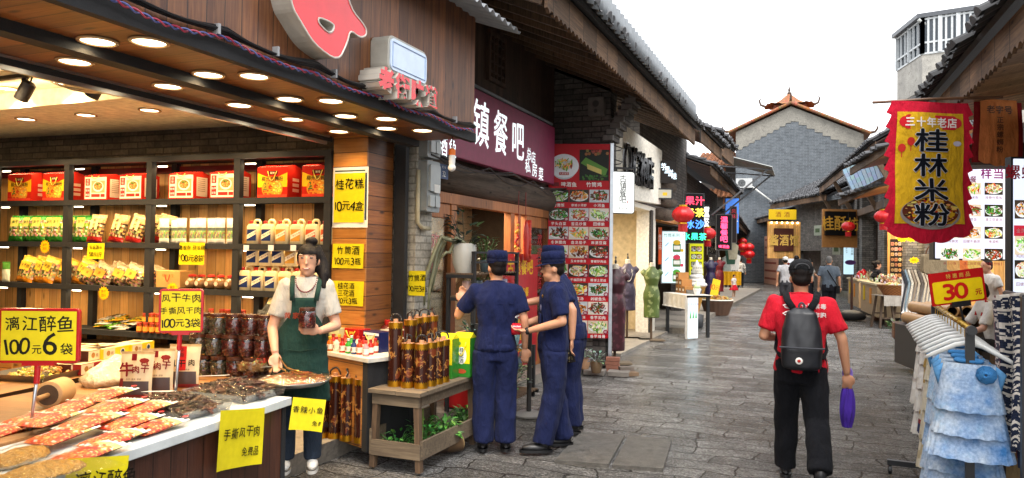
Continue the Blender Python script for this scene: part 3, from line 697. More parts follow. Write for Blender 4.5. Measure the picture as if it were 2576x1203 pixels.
# room behind with its cream mural wall
brick('m_mural', hx('c4b89e'), hx('d0c4aa'), hx('a89c84'), .75, .22, .006, dirt=.15)
mb = MB(); mb.box(-.6, L+2.4, 1.6, 1.7, .1, 2.7); mb.build('mural_wall', MATS['m_mural'], rest)
mb = MB(hx('40342a')); mb.box(-.6, L+.6, .12, 1.6, 2.5, 2.52); mb.box(-.6, L+.6, .12, 1.6, .1, .13); mb.box(L+.45, L+.6, .1, 1.6, .1, 2.5); mb.box(-.6, -.5, .1, 1.6, .1, 2.5); mb.build('room_lining', 'matte', rest)
mb = MB(); write(mb, '吧', 2.6, 1.98, .62, hx('2a2622'), 1.595, .03, jit=.8)
write(mb, '古镇餐', 1.0, 1.98, .5, hx('2a2622'), 1.594, .02, jit=.8)
ink = hx('5a4a3c')
for cx, s_ in ((3.05, 1), (4.25, -1)):      # two seated ink figures at a low table
    mb.disc(cx, 1.42, .10, 1.594, 16, hx('8a735a'), .12); mb.prism([(cx-.22, .95), (cx+.24, .95), (cx+.14, 1.30), (cx-.12, 1.30)], 1.593, 1.599, hx('7d684f'))
    mb.tube([(cx+.1*s_, 1.592, 1.25), (cx+.3*s_, 1.592, 1.12), (cx+.45*s_, 1.592, 1.16)], .02, 5, ink); mb.disc(cx-.05*s_, 1.5, .10, 1.5935, 12, hx('332a22'), .05)
mb.rect(3.3, 4.0, .98, 1.02, 1.594, ink)
mb.prism([(3.6, 1.02), (3.72, 1.02), (3.7, 1.25), (3.62, 1.25)], 1.593, 1.599, ink)
mb.build('mural', 'print', rest)
mb = MB(BLACK); mb.tube([(2.5, .9, 2.5), (2.5, .9, 2.08)], .006, 5); mb.lathe([(.03, .2), (.06, .15), (.2, .02), (.21, 0)], 16, at=(2.5, .9, 1.9)); tag(mb.build('pendant_lamp', 'satin', loc=RF.A, rz=RF.rz), 'black pendant lamp hanging inside the restaurant window', 'lamp')
l = bpy.data.lights.new('room_glow', 'AREA'); l.size = 1.6; l.energy = 55; l.color = (1, .78, .52); lo = bpy.data.objects.new('room_glow', l); col.objects.link(lo); lo.parent = rest; lo.location = (2.1, .8, 2.45)
letters(rest, [(('欢迎', .43, 1.72, .2), dict(c=hx('c8707a'), y=-.009, vert=True)), (('气氛', .3, 1.45, .17), dict(c=hx('c8707a'), y=-.009, vert=True)), (('欢迎光临', 3.62, 1.6, .2), dict(c=hx('c23038'), y=-.009, vert=True))])
# lattice window in the dark wall
lw = MB(hx('2b1d15'))
xa, za = RF.p(1228, 75); xb, zb = RF.p(1262, 222)
lw.box(xa-.05, xa, -.05, -.002, zb, za); lw.box(xb, xb+.05, -.05, -.002, zb, za); lw.box(xa, xb, -.05, -.002, za-.05, za); lw.box(xa, xb, -.05, -.002, zb, zb+.05)
for k in range(1, 4): u = xa+(xb-xa)*k/4; lw.box(u-.012, u+.012, -.04, -.005, zb+.05, za-.05)
for k in range(1, 5): u = zb+(za-zb)*k/5; lw.box(xa, xb, -.038, -.006, u-.012, u+.012)
lw.build('lattice_window', MATS['m_dark'], rest)
# roof: underside, rafters, fascia with toothed edge, corrugated and tiled covering
ov = -1.6
mb = MB(); mb.add([(-.6, ov, 3.98), (7.7, ov, 3.98), (7.7, .2, 4.75), (-.6, .2, 4.75)], [(3, 2, 1, 0)]); mb.build('eave_boarding', MATS['m_rafter'], rest, solid=.02)
mb = MB(hx('3a2a22'))
for k in range(20): x = -.5+k*.43; mb.bar((x, ov+.04, 3.93), (x, .2, 4.68), .06, .09)
mb.build('rafter', MATS['m_oldv'], rest)
fascia(rest, 8.2, ov-.03, 3.83, 4.09, -.6)
tile_roof(rest, 8.3, ov-.12, 4.14, 1.6, 5.6, .2, .3, -.6, (.10, .10, .105), 1.2, name='tiled_roof')
def f(m):
    n = 240
    m.sheet(lambda u, v: (-.8+7.4*u, ov-.16+1.1*v, 4.22+.48*v+.022*math.sin(u*7.4*2*PI/.17)), n, 2, hx('8e9296'))
mb = MB(); f(mb); mb.sheet(lambda u, v: (-.8+7.4*u, ov-.19+.022*math.sin(u*7.4*2*PI/.17), 4.08+.27*v), 260, 1, hx('74787c')); mb.build('corrugated_sheet', 'satin', rest, smooth=True, solid=.006)
# brick end wall with stepped corbels
mb = MB(); mb.box(4.2, 4.55, -.55, .1, 4.352, 4.62); mb.box(4.2, 4.55, -.9, .1, 2.80, 4.35); mb.box(4.2, 4.55, -.86, .1, .05, 2.80)
for k in range(8): mb.box(4.203, 4.547, -.9-.055*(k+1), -.9-.055*k, 3.42+.09*k, 3.42+.09*(k+1)+.25)
mb.build('brick_end_wall', MATS['m_darkbrick'], rest)
mb = MB(hx('6e6a66'))
for k in range(8): mb.box(4.14, 4.20, -.955-.055*k, -.80-.055*k, 3.42+.09*k, 3.50+.09*k)
mb.build('corbel', 'matte', rest)
p = on(1505, 272, y=10.68)
t = thing('speaker', 'small grey weathered loudspeaker on the dark brick end wall', 'speaker', p)
mb = MB(hx('6c6863')); mb.rbox(-.12, .12, -.14, 0, -.14, .14, .02); mb.build('cabinet', 'matte', t)
mb = MB(hx('3c3a38')); mb.disc(0, .04, .05, -.145); mb.disc(0, -.07, .03, -.145); mb.build('cone', 'satin', t)
# purple fascia sign
SF = Fr((-3.70, 6.0), rz=PI/2)
xa = .75; xb = SF.p(1380, 325)[0]
t = thing('shop_sign', 'long purple restaurant sign with white characters under the dark eave', 'sign', SF.w(0, 0, 2.73), SF.rz)
mb = MB(hx('8a1f4a')); mb.box(xa, xb, -.10, .0, 0, .84); mb.build('panel', 'satin', t, bevel=.01)
its = []
def L_(ch, px, py, h, off=-.105, **k):
    a, z = SF.p(px, py, off); its.append(((ch, a, z-2.73, h), dict(c=hx('e6f2f4'), y=off, jit=.25, **k)))
mb = MB()
for ch, px, py, h in [('镇', 1211, 310, .56), ('餐', 1260, 333, .57), ('吧', 1304, 355, .53), ('酒', 1116, 368, .22), ('鱼', 1139, 372, .22)]: L_(ch, px, py, h, bold=.012, sx=.8)
for ch, px, py, h in [('总', 1331, 387, .17), ('店', 1342, 396, .17), ('私', 1328, 417, .2), ('房', 1345, 427, .2), ('菜', 1361, 438, .2)]: L_(ch, px, py, h, bold=.005)
letters(t, its, 'backlit')
mb = MB(hx('8f9398')); mb.tube([SF.w(1.3, -.05, 3.62), SF.w(4.2, -.05, 3.62)], .022, 8); tag(mb.build('light_tube', 'satin', smooth=True), 'grey batten pipe running above the purple sign', 'pipe')
# house number plate
p = on(1112, 432, x=-3.62); t = thing('number_plate', 'small blue house number plate 32 below the purple sign', 'plate', p, PI/2)
mb = MB(hx('1f3f6e')); mb.rbox(-.1, .1, -.02, 0, -.075, .075, .01); mb.build('plate', 'satin', t)
letters(t, [(('32', 0, -.025, .06), dict(c=WHITE, y=-.023)), (('老街', 0, .045, .03), dict(c=WHITE, y=-.023, gap=1.6))])
# drooping cables under the purple sign
mb = MB()
for k, (z0, z1, sg) in enumerate([(2.72, 2.70, .10), (2.70, 2.66, .13), (2.66, 2.70, .07)]):
    mb.tube([(-3.52+.012*k, 6.3+4.2*u/24, z0+(z1-z0)*u/24-sg*math.sin(PI*((u/24*(2+k % 2)) % 1))) for u in range(25)], .009, 5, hx('1b1718'))
tag(mb.build('loose_cables', 'satin'), 'dark drooping cables along the log beam below the purple sign', 'cables')
# ================================================================ helpers for goods
def pouch(w, h, t, cf, n=10, m=12, crimp=.012, top=.08):
    mb = MB()
    for sgn in (-1, 1):
        def fn(u, v):
            b = (max(0, math.sin(PI*u))**.6)*(max(0, math.sin(PI*min(1, v/(1-top)) if v < 1-top else 0))**.5)
            x = (u-.5)*w*(1-.06*math.sin(PI*v)); return (x, sgn*(t/2*b*(1+.25*noise.noise(Vector((u*5, v*5, sgn*3+w*40))))+.001)+.004*math.sin(u*25)*(v > .9), v*h)
        mb.sheet(fn if sgn < 0 else (lambda u, v, f=fn: f(1-u, v)), n, m, cf=cf if sgn < 0 else (lambda u, v: cf(1-u, v)))
    return mb
def place(o, loc, rz=0): o.location = loc; o.rotation_euler = (0, 0, rz) if not isinstance(rz, tuple) else rz; return o
def run_of(proto, spots, labf, group):
    """proto and copies of it set at (loc, rz) in turn"""
    for i, (loc, rz) in enumerate(spots):
        o = proto if i == 0 else dup(proto, loc, rz)
        place(o, loc, rz); o['label'] = labf(i); o['group'] = group
def shx(px, py, off=0): return SH.p(px, py, off)
# ---------------------------------------------------------------- shelf
posts = [SH.p(592, 600)[0], SH.p(371, 600)[0], SH.p(163, 600)[0]]; bay = posts[0]-posts[1]; posts += [posts[2]-bay, posts[2]-2*bay]
ZS = [2.20, 1.76, 1.315, .86]
shelf = thing('display_shelf', 'tall black steel shelf unit with pine back filled with packaged food', 'shelf', SH.A, SH.rz)
xl = posts[-1]-.1
for i, x in enumerate(posts+[-.035]):
    mb = MB(); mb.box(x-.035, x+.035, 0, .06, .15, 2.62); mb.box(x-.035, x+.035, .33, .39, .15, 2.62); mb.build('post', MATS['m_steel'], shelf)
for z in ZS+[2.63]:
    mb = MB(); mb.box(xl, .0, -.004, .036, z-.055, z); mb.box(xl, 0, .04, .385, z-.035, z-.012); mb.build('shelf_board', MATS['m_steel'], shelf)
mb = MB(); mb.box(xl, .05, .40, .43, .15, 2.64); mb.build('back_panel', MATS['m_pine'], shelf)
mb = MB(hx('7a1e18')); mb.box(xl, 0, .37, .398, 2.50, 2.57); mb.build('red_strip', 'satin', shelf)
mb = MB(); mb.box(xl, 0, .0, .39, .15, .70); mb.build('base_cabinet', MATS['m_pine'], shelf)
for k in range(9): a = -.1-.48*k; mb = MB(); mb.rbox(a-.42, a, -.02, -.002, .2, .66, .02); mb.build('cabinet_door', MATS['m_pineh'], shelf)
for x in posts:
    for z in ZS[:3]+[2.6]: mb = MB((1, .88, .6)); mb.box(x+.05, x+.16, .06, .075, z-.072, z-.062); mb.build('strip_light', 'lamp', shelf)
for i, z in enumerate(ZS[:3]+[2.6]):
    l = bpy.data.lights.new('strip_glow', 'AREA'); l.shape = 'RECTANGLE'; l.size = 4.2; l.size_y = .04; l.energy = 6; l.color = (1, .70, .36)
    lo = bpy.data.objects.new('strip_glow', l); col.objects.link(lo); lo.parent = shelf; lo.location = (-2.3, .08, z-.07)
# ---------------------------------------------------------------- gift boxes on the top shelf
def noodle_box(kind):
    t = thing('noodle_box', 'x', 'box'); w, h, d = (.34, .29, .22) if kind else (.31, .25, .22)
    rd = hx('c22a1e'); mb = MB(rd); mb.box(-w/2, w/2, 0, d, 0, h)
    mb.add([(-w/2, 0, h), (w/2, 0, h), (w/2, d, h), (-w/2, d, h), (-w/2, d*.5, h+.03), (w/2, d*.5, h+.03)], [(0, 1, 5, 4), (4, 5, 2, 3), (1, 2, 5), (0, 4, 3)])
    mb.build('carton', 'gloss', t)
    mb = MB()
    if kind:
        y = -.001; mb.add([(-w/2+.004, y, .10), (w/2-.004, y, .10), (w/2-.004, y, .235), (w*.2, y, .20), (-w*.2, y, .20), (-w/2+.004, y, .235)], [(0, 1, 2, 3, 4, 5)], hx('efb81c'))
        mb.disc(0, .085, .118, -.002, 24, hx('e08a28'), .098); mb.rect(-w/2+.004, w/2-.004, .004, .03, -.004, hx('d8402a'))
        for k in range(70):
            a = rnd.uniform(0, 2*PI); r = math.sqrt(rnd.random())*.105; x, z = r*math.cos(a), .085+r*.82*math.sin(a)
            if z < .032: continue
            c = hx('3f7a2a') if x < -.05 and z > .07 else hx('e8c35a') if x > 0 else hx('c8401e')
            mb.disc(x, z, rnd.uniform(.006, .014), -.0025-k*.00003, 6, tuple(q*rnd.uniform(.6, 1.2) for q in c), rnd.uniform(.004, .012), a)
        mb.rect(-.06, .06, .215, .255, -.002, hx('5a1a14')); write(mb, '拾味', 0, .235, .026, hx('e8d8b0'), -.003); write(mb, '柳州螺蛳粉', 0, .178, .052, BLACK, -.003, .015, sx=.9)
        for z in (.06, .11, .16): mb.quad((w/2+.001, d*.35, z), (w/2+.001, d*.8, z), (w/2+.001, d*.8, z+.03), (w/2+.001, d*.35, z+.03), hx('d8b090'))
    else:
        mb.rect(-w/2+.012, w/2-.012, .012, h-.012, -.001, hx('ece0c8')); mb.rect(-.135, -.075, .15, .225, -.002, rd); mb.rect(-.135, -.075, .03, .125, -.002, rd)
        write(mb, '拾味', -.105, .188, .03, hx('ece0c8'), -.003, vert=True); write(mb, '桂林', -.105, .10, .026, WHITE, -.003, .01); write(mb, '米粉', -.105, .055, .026, WHITE, -.003, .01)
        mb.rect(-.055, .125, .075, .20, -.002, hx('d49a6a')); mb.disc(.035, .14, .07, -.0024, 20, hx('efe6d6'), .055); mb.disc(.035, .145, .058, -.0026, 18, hx('b4703a'), .042)
        for k in range(40):
            a = rnd.uniform(0, 2*PI); r = math.sqrt(rnd.random())*.052; mb.disc(.035+r*math.cos(a), .146+r*.7*math.sin(a), rnd.uniform(.005, .012), -.0028-k*.00003, 6, rnd.choice([hx('5a2c16'), hx('d8a860'), hx('3c2a1c'), hx('6a7a2c'), hx('c8884a')]))
        mb.rect(-.055, .06, .03, .062, -.002, rd); mb.rect(.07, .125, .03, .062, -.002, rd)
        mb.quad((w/2+.001, d*.15, .03), (w/2+.001, d*.85, .03), (w/2+.001, d*.85, h-.03), (w/2+.001, d*.15, h-.03), hx('dccbb0'))
        for k in range(7): z = .08+.02*k; mb.quad((w/2+.002, d*.25, z), (w/2+.002, d*.7, z), (w/2+.002, d*.7, z+.006), (w/2+.002, d*.25, z+.006), hx('9a8468'))
    mb.build('printed_front', 'print', t)
    mb = MB(hx('e8cf4a')); mb.tube([(-.05+.1*k/8, -.006-.01*math.sin(PI*k/8), .25-(.09 if kind else .03)*math.sin(PI*k/8)) for k in range(9)], .004, 6); mb.build('cord_handle', 'satin', t, smooth=True)
    return t
bxA, bxB = noodle_box(1), noodle_box(0)
def sspot(px, z, y=.03, r=0): return SH.w(SH.p(px, 560, 0)[0], y, z), SH.rz+r
run_of(bxA, [sspot(px, 2.2, .03, r) for px, r in ((40, .03), (127, -.02), (678, 0), (793, .03))], lambda i: 'red and yellow noodle gift box, %s of four from the left on the top shelf' % ORD[i], 'gift boxes on the top shelf')
run_of(bxB, [sspot(px, 2.2, .03, r) for px, r in ((232, .02), (320, -.03), (448, .02), (553, 0))], lambda i: 'red and cream rice noodle gift box, %s of four along the top shelf' % ORD[i], 'gift boxes on the top shelf')
# ---------------------------------------------------------------- bags
def bag(name, w, h, t, zones, inner, label=None, m='foil', lab2=None):
    """zones: list of (v0, v1, colour); inner colours speckle the see-through part"""
    def cf(u, v):
        for v0, v1, c in zones:
            if v0 <= v <= v1 and (abs(u-.5) < .5): return c
        return tuple(q*rnd.uniform(.5, 1.25) for q in rnd.choice(inner))
    o = pouch(w, h, t, cf, 12, 16).build(name, m, None, smooth=False)
    if label:
        mb = MB(); cl_, txt, tc, zz = label; y = -t/2-.004; mb.rect(-w*.24, w*.24, h*(zz-.17), h*(zz+.17), y, cl_); write(mb, txt, 0, h*zz, h*.14, tc, y-.001, .02, jit=.5, vert=len(txt) > 2)
        mb.build('label_print', 'print', o)
    return o
G = 'food bags standing on the shelves'
gb = bag('snack_bag', .20, .29, .09, [(.82, 1, hx('2f8a22')), (0, .2, hx('2c7a24')), (.55, .68, hx('8fb83a'))], [hx('c8b888'), hx('9a8a50'), hx('d8cfa8'), hx('5a8a30')], (hx('e8d86a'), '笋干', hx('1d5a20'), .72))
run_of(gb, [(sspot(px, 1.76, y, 0)[0], (R_(-10), 0, SH.rz+r)) for px, y, r in ((6, .14, 0), (18, .10, .1), (42, .12, -.1), (58, .15, .2), (76, .08, .15), (100, .12, -.1), (126, .08, .1), (150, .13, .2), (184, .1, .1))],
       lambda i: 'green and gold snack bag, %s in its row on the second shelf' % ORD[i], G)
rb = bag('mushroom_bag', .21, .30, .09, [(.86, 1, hx('d8b480')), (.66, .86, hx('d0a468')), (0, .16, hx('a8201c'))], [hx('7a5a34'), hx('b89a68'), hx('4a3420'), hx('d8c090')], (hx('e8cf8a'), '茶树菇', BLACK, .60))
run_of(rb, [(sspot(px, 1.76, y, 0)[0], (R_(-12), R_(t), SH.rz)) for px, y, t in ((220, .08, 3), (270, .1, 7), (318, .08, 12), (352, .13, 5), (384, .1, 12))],
       lambda i: 'gold dried mushroom bag with red base, %s of five on the second shelf' % ORD[i], G)
wb_ = bag('cake_pouch', .115, .25, .05, [(.62, 1, hx('e9e4d6')), (.5, .62, hx('59635a')), (0, .2, hx('ece7da'))], [hx('9aa860'), hx('c8bc90'), hx('8a7a6a')], None, 'satin')
run_of(wb_, [(sspot(px, 1.76, y)[0], SH.rz+r) for px, y, r in ((392, .12, 0), (402, .06, .1), (412, .14, .1), (424, .1, 0), (448, .05, .1), (473, .08, -.1), (497, .05, .1), (521, .07, 0), (545, .05, .1), (572, .06, 0))],
       lambda i: 'white stand-up cake pouch with photo band, %s in the row beside the jugs' % ORD[i], G)
yb = bag('dried_fruit_bag', .22, .29, .10, [(.84, 1, hx('e0b030')), (0, .2, hx('e08a1c'))], [hx('c8a060'), hx('8a6a38'), hx('e0cc8c'), hx('4f6a38')], (hx('eec23a'), '干货', BLACK, .62))
run_of(yb, [(sspot(px, 1.315, y)[0], (R_(-14), R_(t), SH.rz)) for px, y, t in ((28, .15, 8), (42, .1, 14), (64, .14, 10), (84, .15, 12), (98, .08, 14), (135, .1, 18), (176, .12, 20))],
       lambda i: 'orange and yellow dried food bag, %s from the left on the third shelf' % ORD[i], G)
cb_ = bag('clear_bag', .27, .24, .12, [(.78, 1, hx('b09a78'))], [hx('8a6a48'), hx('5c4430'), hx('a88a64'), hx('c0a888')], (hx('d89838'), '笋', hx('7a4a18'), .5))
run_of(cb_, [(sspot(px, 1.315, y)[0], (R_(-20), R_(18), SH.rz)) for px, y in ((183, .14), (198, .1), (218, .14), (237, .06), (256, .14), (276, .1), (315, .06), (336, .14), (352, .1))],
       lambda i: 'clear bag of brown dried shoots with orange label, %s of nine on the third shelf' % ORD[i], G)
o = tag(bag('tea_packet', .12, .22, .05, [(.6, 1, hx('5a9a3c')), (0, .6, hx('dfe3cc'))], [hx('cfd8b0')], None, 'satin'), 'small green and white packet at the left picture edge on the third shelf', 'packet'); place(o, sspot(8, 1.315, .05)[0], SH.rz)
# ---------------------------------------------------------------- jugs
def jug(lc):
    t = thing('liquor_jug', 'x', 'jug'); c = hx('e6d2a2')
    mb = MB(c); mb.loft([(0, 0, 0, .066, .05), (0, 0, .004, .07, .054), (0, 0, .165, .07, .054), (0, 0, .188, .055, .046), (0, 0, .192, .03, .03)], 20, e=5); mb.build('jug_body', 'satin', t, smooth=True, angle=50)
    mb = MB(c); mb.tube([(-.005, 0, .175), (-.005, 0, .215), (.01, 0, .228), (.045, 0, .228), (.060, 0, .21), (.062, 0, .165)], .013, 8); mb.build('handle', 'satin', t, smooth=True)
    mb = MB(hx('b8241c')); mb.lathe([(.02, .19), (.022, .194), (.022, .218), (.018, .222)], 14, at=(-.042, 0, 0)); mb.build('cap', 'satin', t, smooth=True, angle=40)
    mb = MB(); mb.rect(-.052, .052, .03, .14, -.0555, lc); mb.add([(-.052, -.056, .045), (-.052, -.056, .085), (.052, -.056, .135), (.052, -.056, .095)], [(0, 3, 2, 1)], hx('eee4c8'))
    write(mb, '广西公文酒', 0, .09, .019, hx('8a2a1a'), -.057, .01, slope=.45); mb.build('label_print', 'print', t)
    return t
BL, OR, RO = hx('22305e'), hx('c08a3a'), hx('c85a34')
jp = {c: jug(c) for c in (BL, OR, RO)}; used = {c: False for c in jp}
def put_jug(c, loc, rz, lab):
    o = jp[c] if not used[c] else dup(jp[c], loc, rz); used[c] = True; place(o, loc, rz); o['label'] = lab; o['group'] = 'white plastic liquor jugs on the shelf'
nm = {BL: 'blue', OR: 'tan', RO: 'orange'}
x0 = SH.p(628, 600)[0]; dx = (SH.p(815, 600)[0]-x0)/5
for i, c in enumerate([BL, BL, OR, OR, RO, RO]): put_jug(c, SH.w(x0+dx*i, .08, 1.76), SH.rz, '%s-labelled white liquor jug, %s from the left on the second shelf' % (nm[c], ORD[i]))
x0 = SH.p(620, 680)[0]
for i, c in enumerate([BL, BL, BL, OR, OR, RO]): put_jug(c, SH.w(x0-.06+.152*i, .08, 1.315), SH.rz, '%s-labelled white liquor jug, %s from the left in the lower jug row behind the vendor' % (nm[c], ORD[i]))
for i, c in enumerate([BL, BL, BL, OR]): put_jug(c, SH.w(x0+.02+.145*i, .09, 1.553), SH.rz, '%s-labelled white liquor jug, %s from the left stacked on the lower jug row' % (nm[c], ORD[i]))
# carton, gourd jars
t = thing('carton_box', 'tan carton with red cord handle on the third shelf', 'box', sspot(418, 1.315, .04)[0], SH.rz)
mb = MB(hx('c89858')); mb.box(-.15, .15, 0, .2, 0, .17); mb.build('carton', 'satin', t, bevel=.004)
mb = MB(); write(mb, '桂林三宝', 0, .12, .035, hx('a06a28'), -.002); mb.tube([(-.03+.06*k/8, -.01, .13-.07*math.sin(PI*k/8)) for k in range(9)], .004, 6, hx('c03028')); mb.build('cord_handle', 'print', t)
t = thing('small_crock', 'x', 'jar'); mb = MB(hx('7c5a34')); mb.lathe([(.03, 0), (.06, .02), (.068, .06), (.045, .1), (.03, .11), (.034, .12)], 16); mb.build('crock_body', 'gloss', t, smooth=True)
mb = MB(hx('b83226')); mb.lathe([(.04, .118), (.036, .135), (.0, .142)], 14); mb.build('cloth_cap', 'cloth', t)
mb = MB(hx('e0b8a0')); mb.disc(0, .055, .024, -.072, 6); mb.build('tag', 'print', t)
run_of(t, [(sspot(px, 1.315, .06)[0], SH.rz) for px in (476, 499, 524, 548, 574)], lambda i: 'small brown crock with paper tag, %s of five on the third shelf' % ORD[i], 'small crocks on the shelf')
# lower shelf: packet heap, jam jars, dark pouches
G = 'foil packets heaped on the low shelf'
def packet(cols, w=.19, h=.27, t=.035, m='foil'):
    def cf(u, v): return cols[0] if v > .85 or v < .08 else cols[1] if .35 < v < .7 and .15 < u < .85 else tuple(q*rnd.uniform(.7, 1.2) for q in cols[2 if rnd.random() < .5 else 0])
    return pouch(w, h, t, cf, 10, 12).build('foil_packet', m)
pk = [packet((hx('e0a820'), hx('e8c848'), hx('3a8a2a'))), packet((hx('6ab02c'), hx('e0c040'), hx('2a6a20'))), packet((hx('c8c4b8'), hx('3a3a36'), hx('8a8478')))]
desc = ['yellow', 'green', 'silver']
k = 0
for i in range(15):
    kind = [0, 1, 2][i % 3] if i < 6 else 2 if i % 2 else 0
    p = SH.w(SH.p(215+ (i*37) % 120, 800)[0], .05+.2*rnd.random(), .865+.018*(i//3))
    lab = '%s foil packet lying in the heap on the low shelf, %s from the bottom' % (desc[kind], ORD[min(i, 13)] if i < 14 else 'topmost')
    o = pk[kind] if not pk[kind].get('label') else dup(pk[kind], p)
    place(o, p, (R_(-82+rnd.uniform(-6, 6)), rnd.uniform(-.1, .1), SH.rz+rnd.uniform(-.7, .7))); tag(o, lab, 'packet', G)
for i, px in enumerate((20, 60, 100, 140)):
    o = dup(pk[0], SH.w(SH.p(px, 780)[0], .1, .87), (R_(-75), 0, SH.rz+i), 'yellow packet on the low shelf above the large price board, %s from the left' % ORD[i], G)
def jam(lab=None):
    t = thing('sauce_jar', 'x', 'jar'); mb = MB(hx('8a3a14')); mb.lathe([(.026, 0), (.03, .004), (.03, .07), (.024, .082)], 14); mb.build('jar_body', 'gloss', t, smooth=True, angle=40)
    mb = MB(hx('e09a3c')); mb.lathe([(.0306, .015), (.0306, .06)], 14, cap=False); mb.build('jar_label', 'print', t, smooth=True)
    mb = MB(hx('b03a22')); mb.lathe([(.027, .08), (.028, .084), (.028, .098), (.025, .1)], 14); mb.build('lid', 'satin', t, smooth=True, angle=40); return t
jm = jam(); sp_ = []; lb = []
for r, (pxs, z, y) in enumerate([((352, 368, 384, 400, 416, 432), .86, .0), ((362, 378, 394, 410), .955, .02), ((508, 523, 538, 553, 568, 583), .92, .08), ((512, 540, 555), 1.02, .1), ((580, 594), 1.02, .1)]):
    for i, px in enumerate(pxs): sp_.append((SH.w(SH.p(px, 800)[0], y, z), SH.rz)); lb.append('red-lidded sauce jar, %s from the left in the %s' % (ORD[i], ['front row before the heap of packets', 'row stacked over the front row', 'back row beside the small board', 'trio stacked on that back row', 'pair stacked at the shelf post'][r]))
run_of(jm, sp_, lambda i: lb[i], 'sauce jars on the low shelf')
mb = MB(); mb.box(-.0, .42, .05, .2, 0, .06); o = mb.build('jar_riser', MATS['m_pine'], None, loc=SH.w(SH.p(505, 800)[0]-.03, 0, .86), rz=SH.rz); tag(o, 'low pine riser under the sauce jars on the low shelf', 'riser')
dk = packet((hx('1e1c18'), hx('c8b88a'), hx('2a2620')), .19, .28, .06, 'satin')
run_of(dk, [(SH.w(SH.p(px, 800)[0], y, z), (R_(-25), R_(10), SH.rz)) for px, y, z in ((632, .05, .86), (655, .1, .95), (672, .02, .86), (645, .18, 1.08))], lambda i: 'black and cream jerky pouch leaning left of the vendor, %s of four' % ORD[i], 'dark pouches beside the vendor')
for o in [dk]: o['category'] = 'pouch'
for n_ in list(bpy.data.objects):
    if n_.parent is None and n_.get('label') and not n_.get('category'): n_['category'] = {'snack_bag': 'bag', 'mushroom_bag': 'bag', 'cake_pouch': 'pouch', 'dried_fruit_bag': 'bag', 'clear_bag': 'bag', 'foil_packet': 'pouch'}.get(n_.name.split('.')[0], 'goods')
# ---------------------------------------------------------------- paper price notes
NOTE = hx('d6c41e')
def note(label, fr, x, z, w, h, lines, y=-.004, curl=.01, rz=0, backing=None):
    t = thing('price_note', label, 'note', fr.w(x, y, z), (0, rz, fr.rz))
    if backing: mb = MB(hx('e8e6de')); mb.rect(-w*.56, w*.6, -h*.60, h*.62, 0); mb.rect(-w*.5, w*.5, h*.53, h*.56, -.001, hx('4a5a52')); mb.rect(w*.5, w*.56, -h*.45, h*.5, -.001, hx('3c4a55')); mb.build('white_sheet', 'print', t)
    mb = MB(NOTE); mb.sheet(lambda u, v: ((u-.5)*w, -.003-curl*(abs(u-.5)*2)**3*(1-v), (v-.5)*h), 8, 6); mb.build('paper', 'print', t, smooth=True)
    letters(t, [((s, 0+dx_, zz*h, hh*h), dict(c=hx('16140f'), y=-.005-curl*.4, jit=1.0, bold=.012)) for s, dx_, zz, hh in lines]); return t
def note_px(label, fr, x0, y0, x1, y1, lines, off=-.006, **k):
    a, za = fr.p(x0, y0, off); b, zb = fr.p(x1, y1, off); return note(label, fr, (a+b)/2, (za+zb)/2, b-a, za-zb, lines, off, **k)
PF = Fr((-4.12, 5.58), rz=0)
note_px('yellow note 桂花糕 10元4盒 on a white sheet, high on the wooden pillar', PF, 843, 437, 917, 560, [('桂花糕', 0, .28, .22), ('10元4盒', 0, -.16, .20)], backing=True)
note_px('yellow note 竹筒酒 100元3瓶 at the middle of the wooden pillar', PF, 838, 613, 915, 676, [('竹筒酒', 0, .22, .36), ('100元3瓶', 0, -.22, .32)])
note_px('yellow note 桂花酒 三花酒 10元3瓶 low on the wooden pillar', PF, 838, 706, 915, 771, [('桂花酒', -.02, .30, .26), ('三花酒', -.02, 0, .26), ('10元3瓶', 0, -.31, .26)])
PI_ = Fr((-4.3, 6.2), rz=0)
note_px('yellow note 竹筒酒 100元3瓶 on the brick pier', PI_, 1029, 681, 1070, 745, [('竹筒酒', 0, .22, .27), ('100元3瓶', 0, -.22, .24)])
note_px('small yellow note 农家笋干 58元/斤 hanging from the second shelf', SH, 222, 612, 263, 652, [('农家笋干', 0, .25, .26), ('58元/斤', 0, -.2, .3)], off=-.02)
note_px('yellow note 葛根酥 茯苓糕 100元8袋 hanging from the second shelf', SH, 453, 610, 515, 667, [('葛根酥 茯苓糕', 0, .26, .22), ('100元8袋', 0, -.2, .34)], off=-.02)
for i, (px, py, lab) in enumerate([(113, 621, 'yellow star price tag on the second shelf at the left'), (261, 738, 'yellow star price tag below the third shelf'), (434, 728, 'yellow star price tag peeking above the small price board')]):
    a, z = SH.p(px, py, -.02); t = thing('star_tag', lab, 'tag', SH.w(a, -.02, z), SH.rz, 'star price tags on the shelves')
    pts = [(.075*(1 if k % 2 else .72)*math.cos(2*PI*k/28), .075*(1 if k % 2 else .72)*math.sin(2*PI*k/28)) for k in range(28)]
    mb = MB(hx('eeb414')); mb.prism(pts, -.002, 0); mb.build('card', 'print', t); letters(t, [(('笋干', 0, .02, .03), dict(y=-.003, jit=.6)), (('20元', 0, -.02, .03), dict(y=-.003, jit=.6))])
for i, px in enumerate((622, 684, 740)):
    a, z = SH.p(px, 622); t = tag(MB(hx('e8e6e0')).box(-.03, .03, -.006, -.002, -.035, .02).build('shelf_label', 'print', None, loc=SH.w(a, -.01, z), rz=SH.rz), 'small white shelf label under the jugs, %s from the left' % ORD[i], 'label', 'white shelf labels')
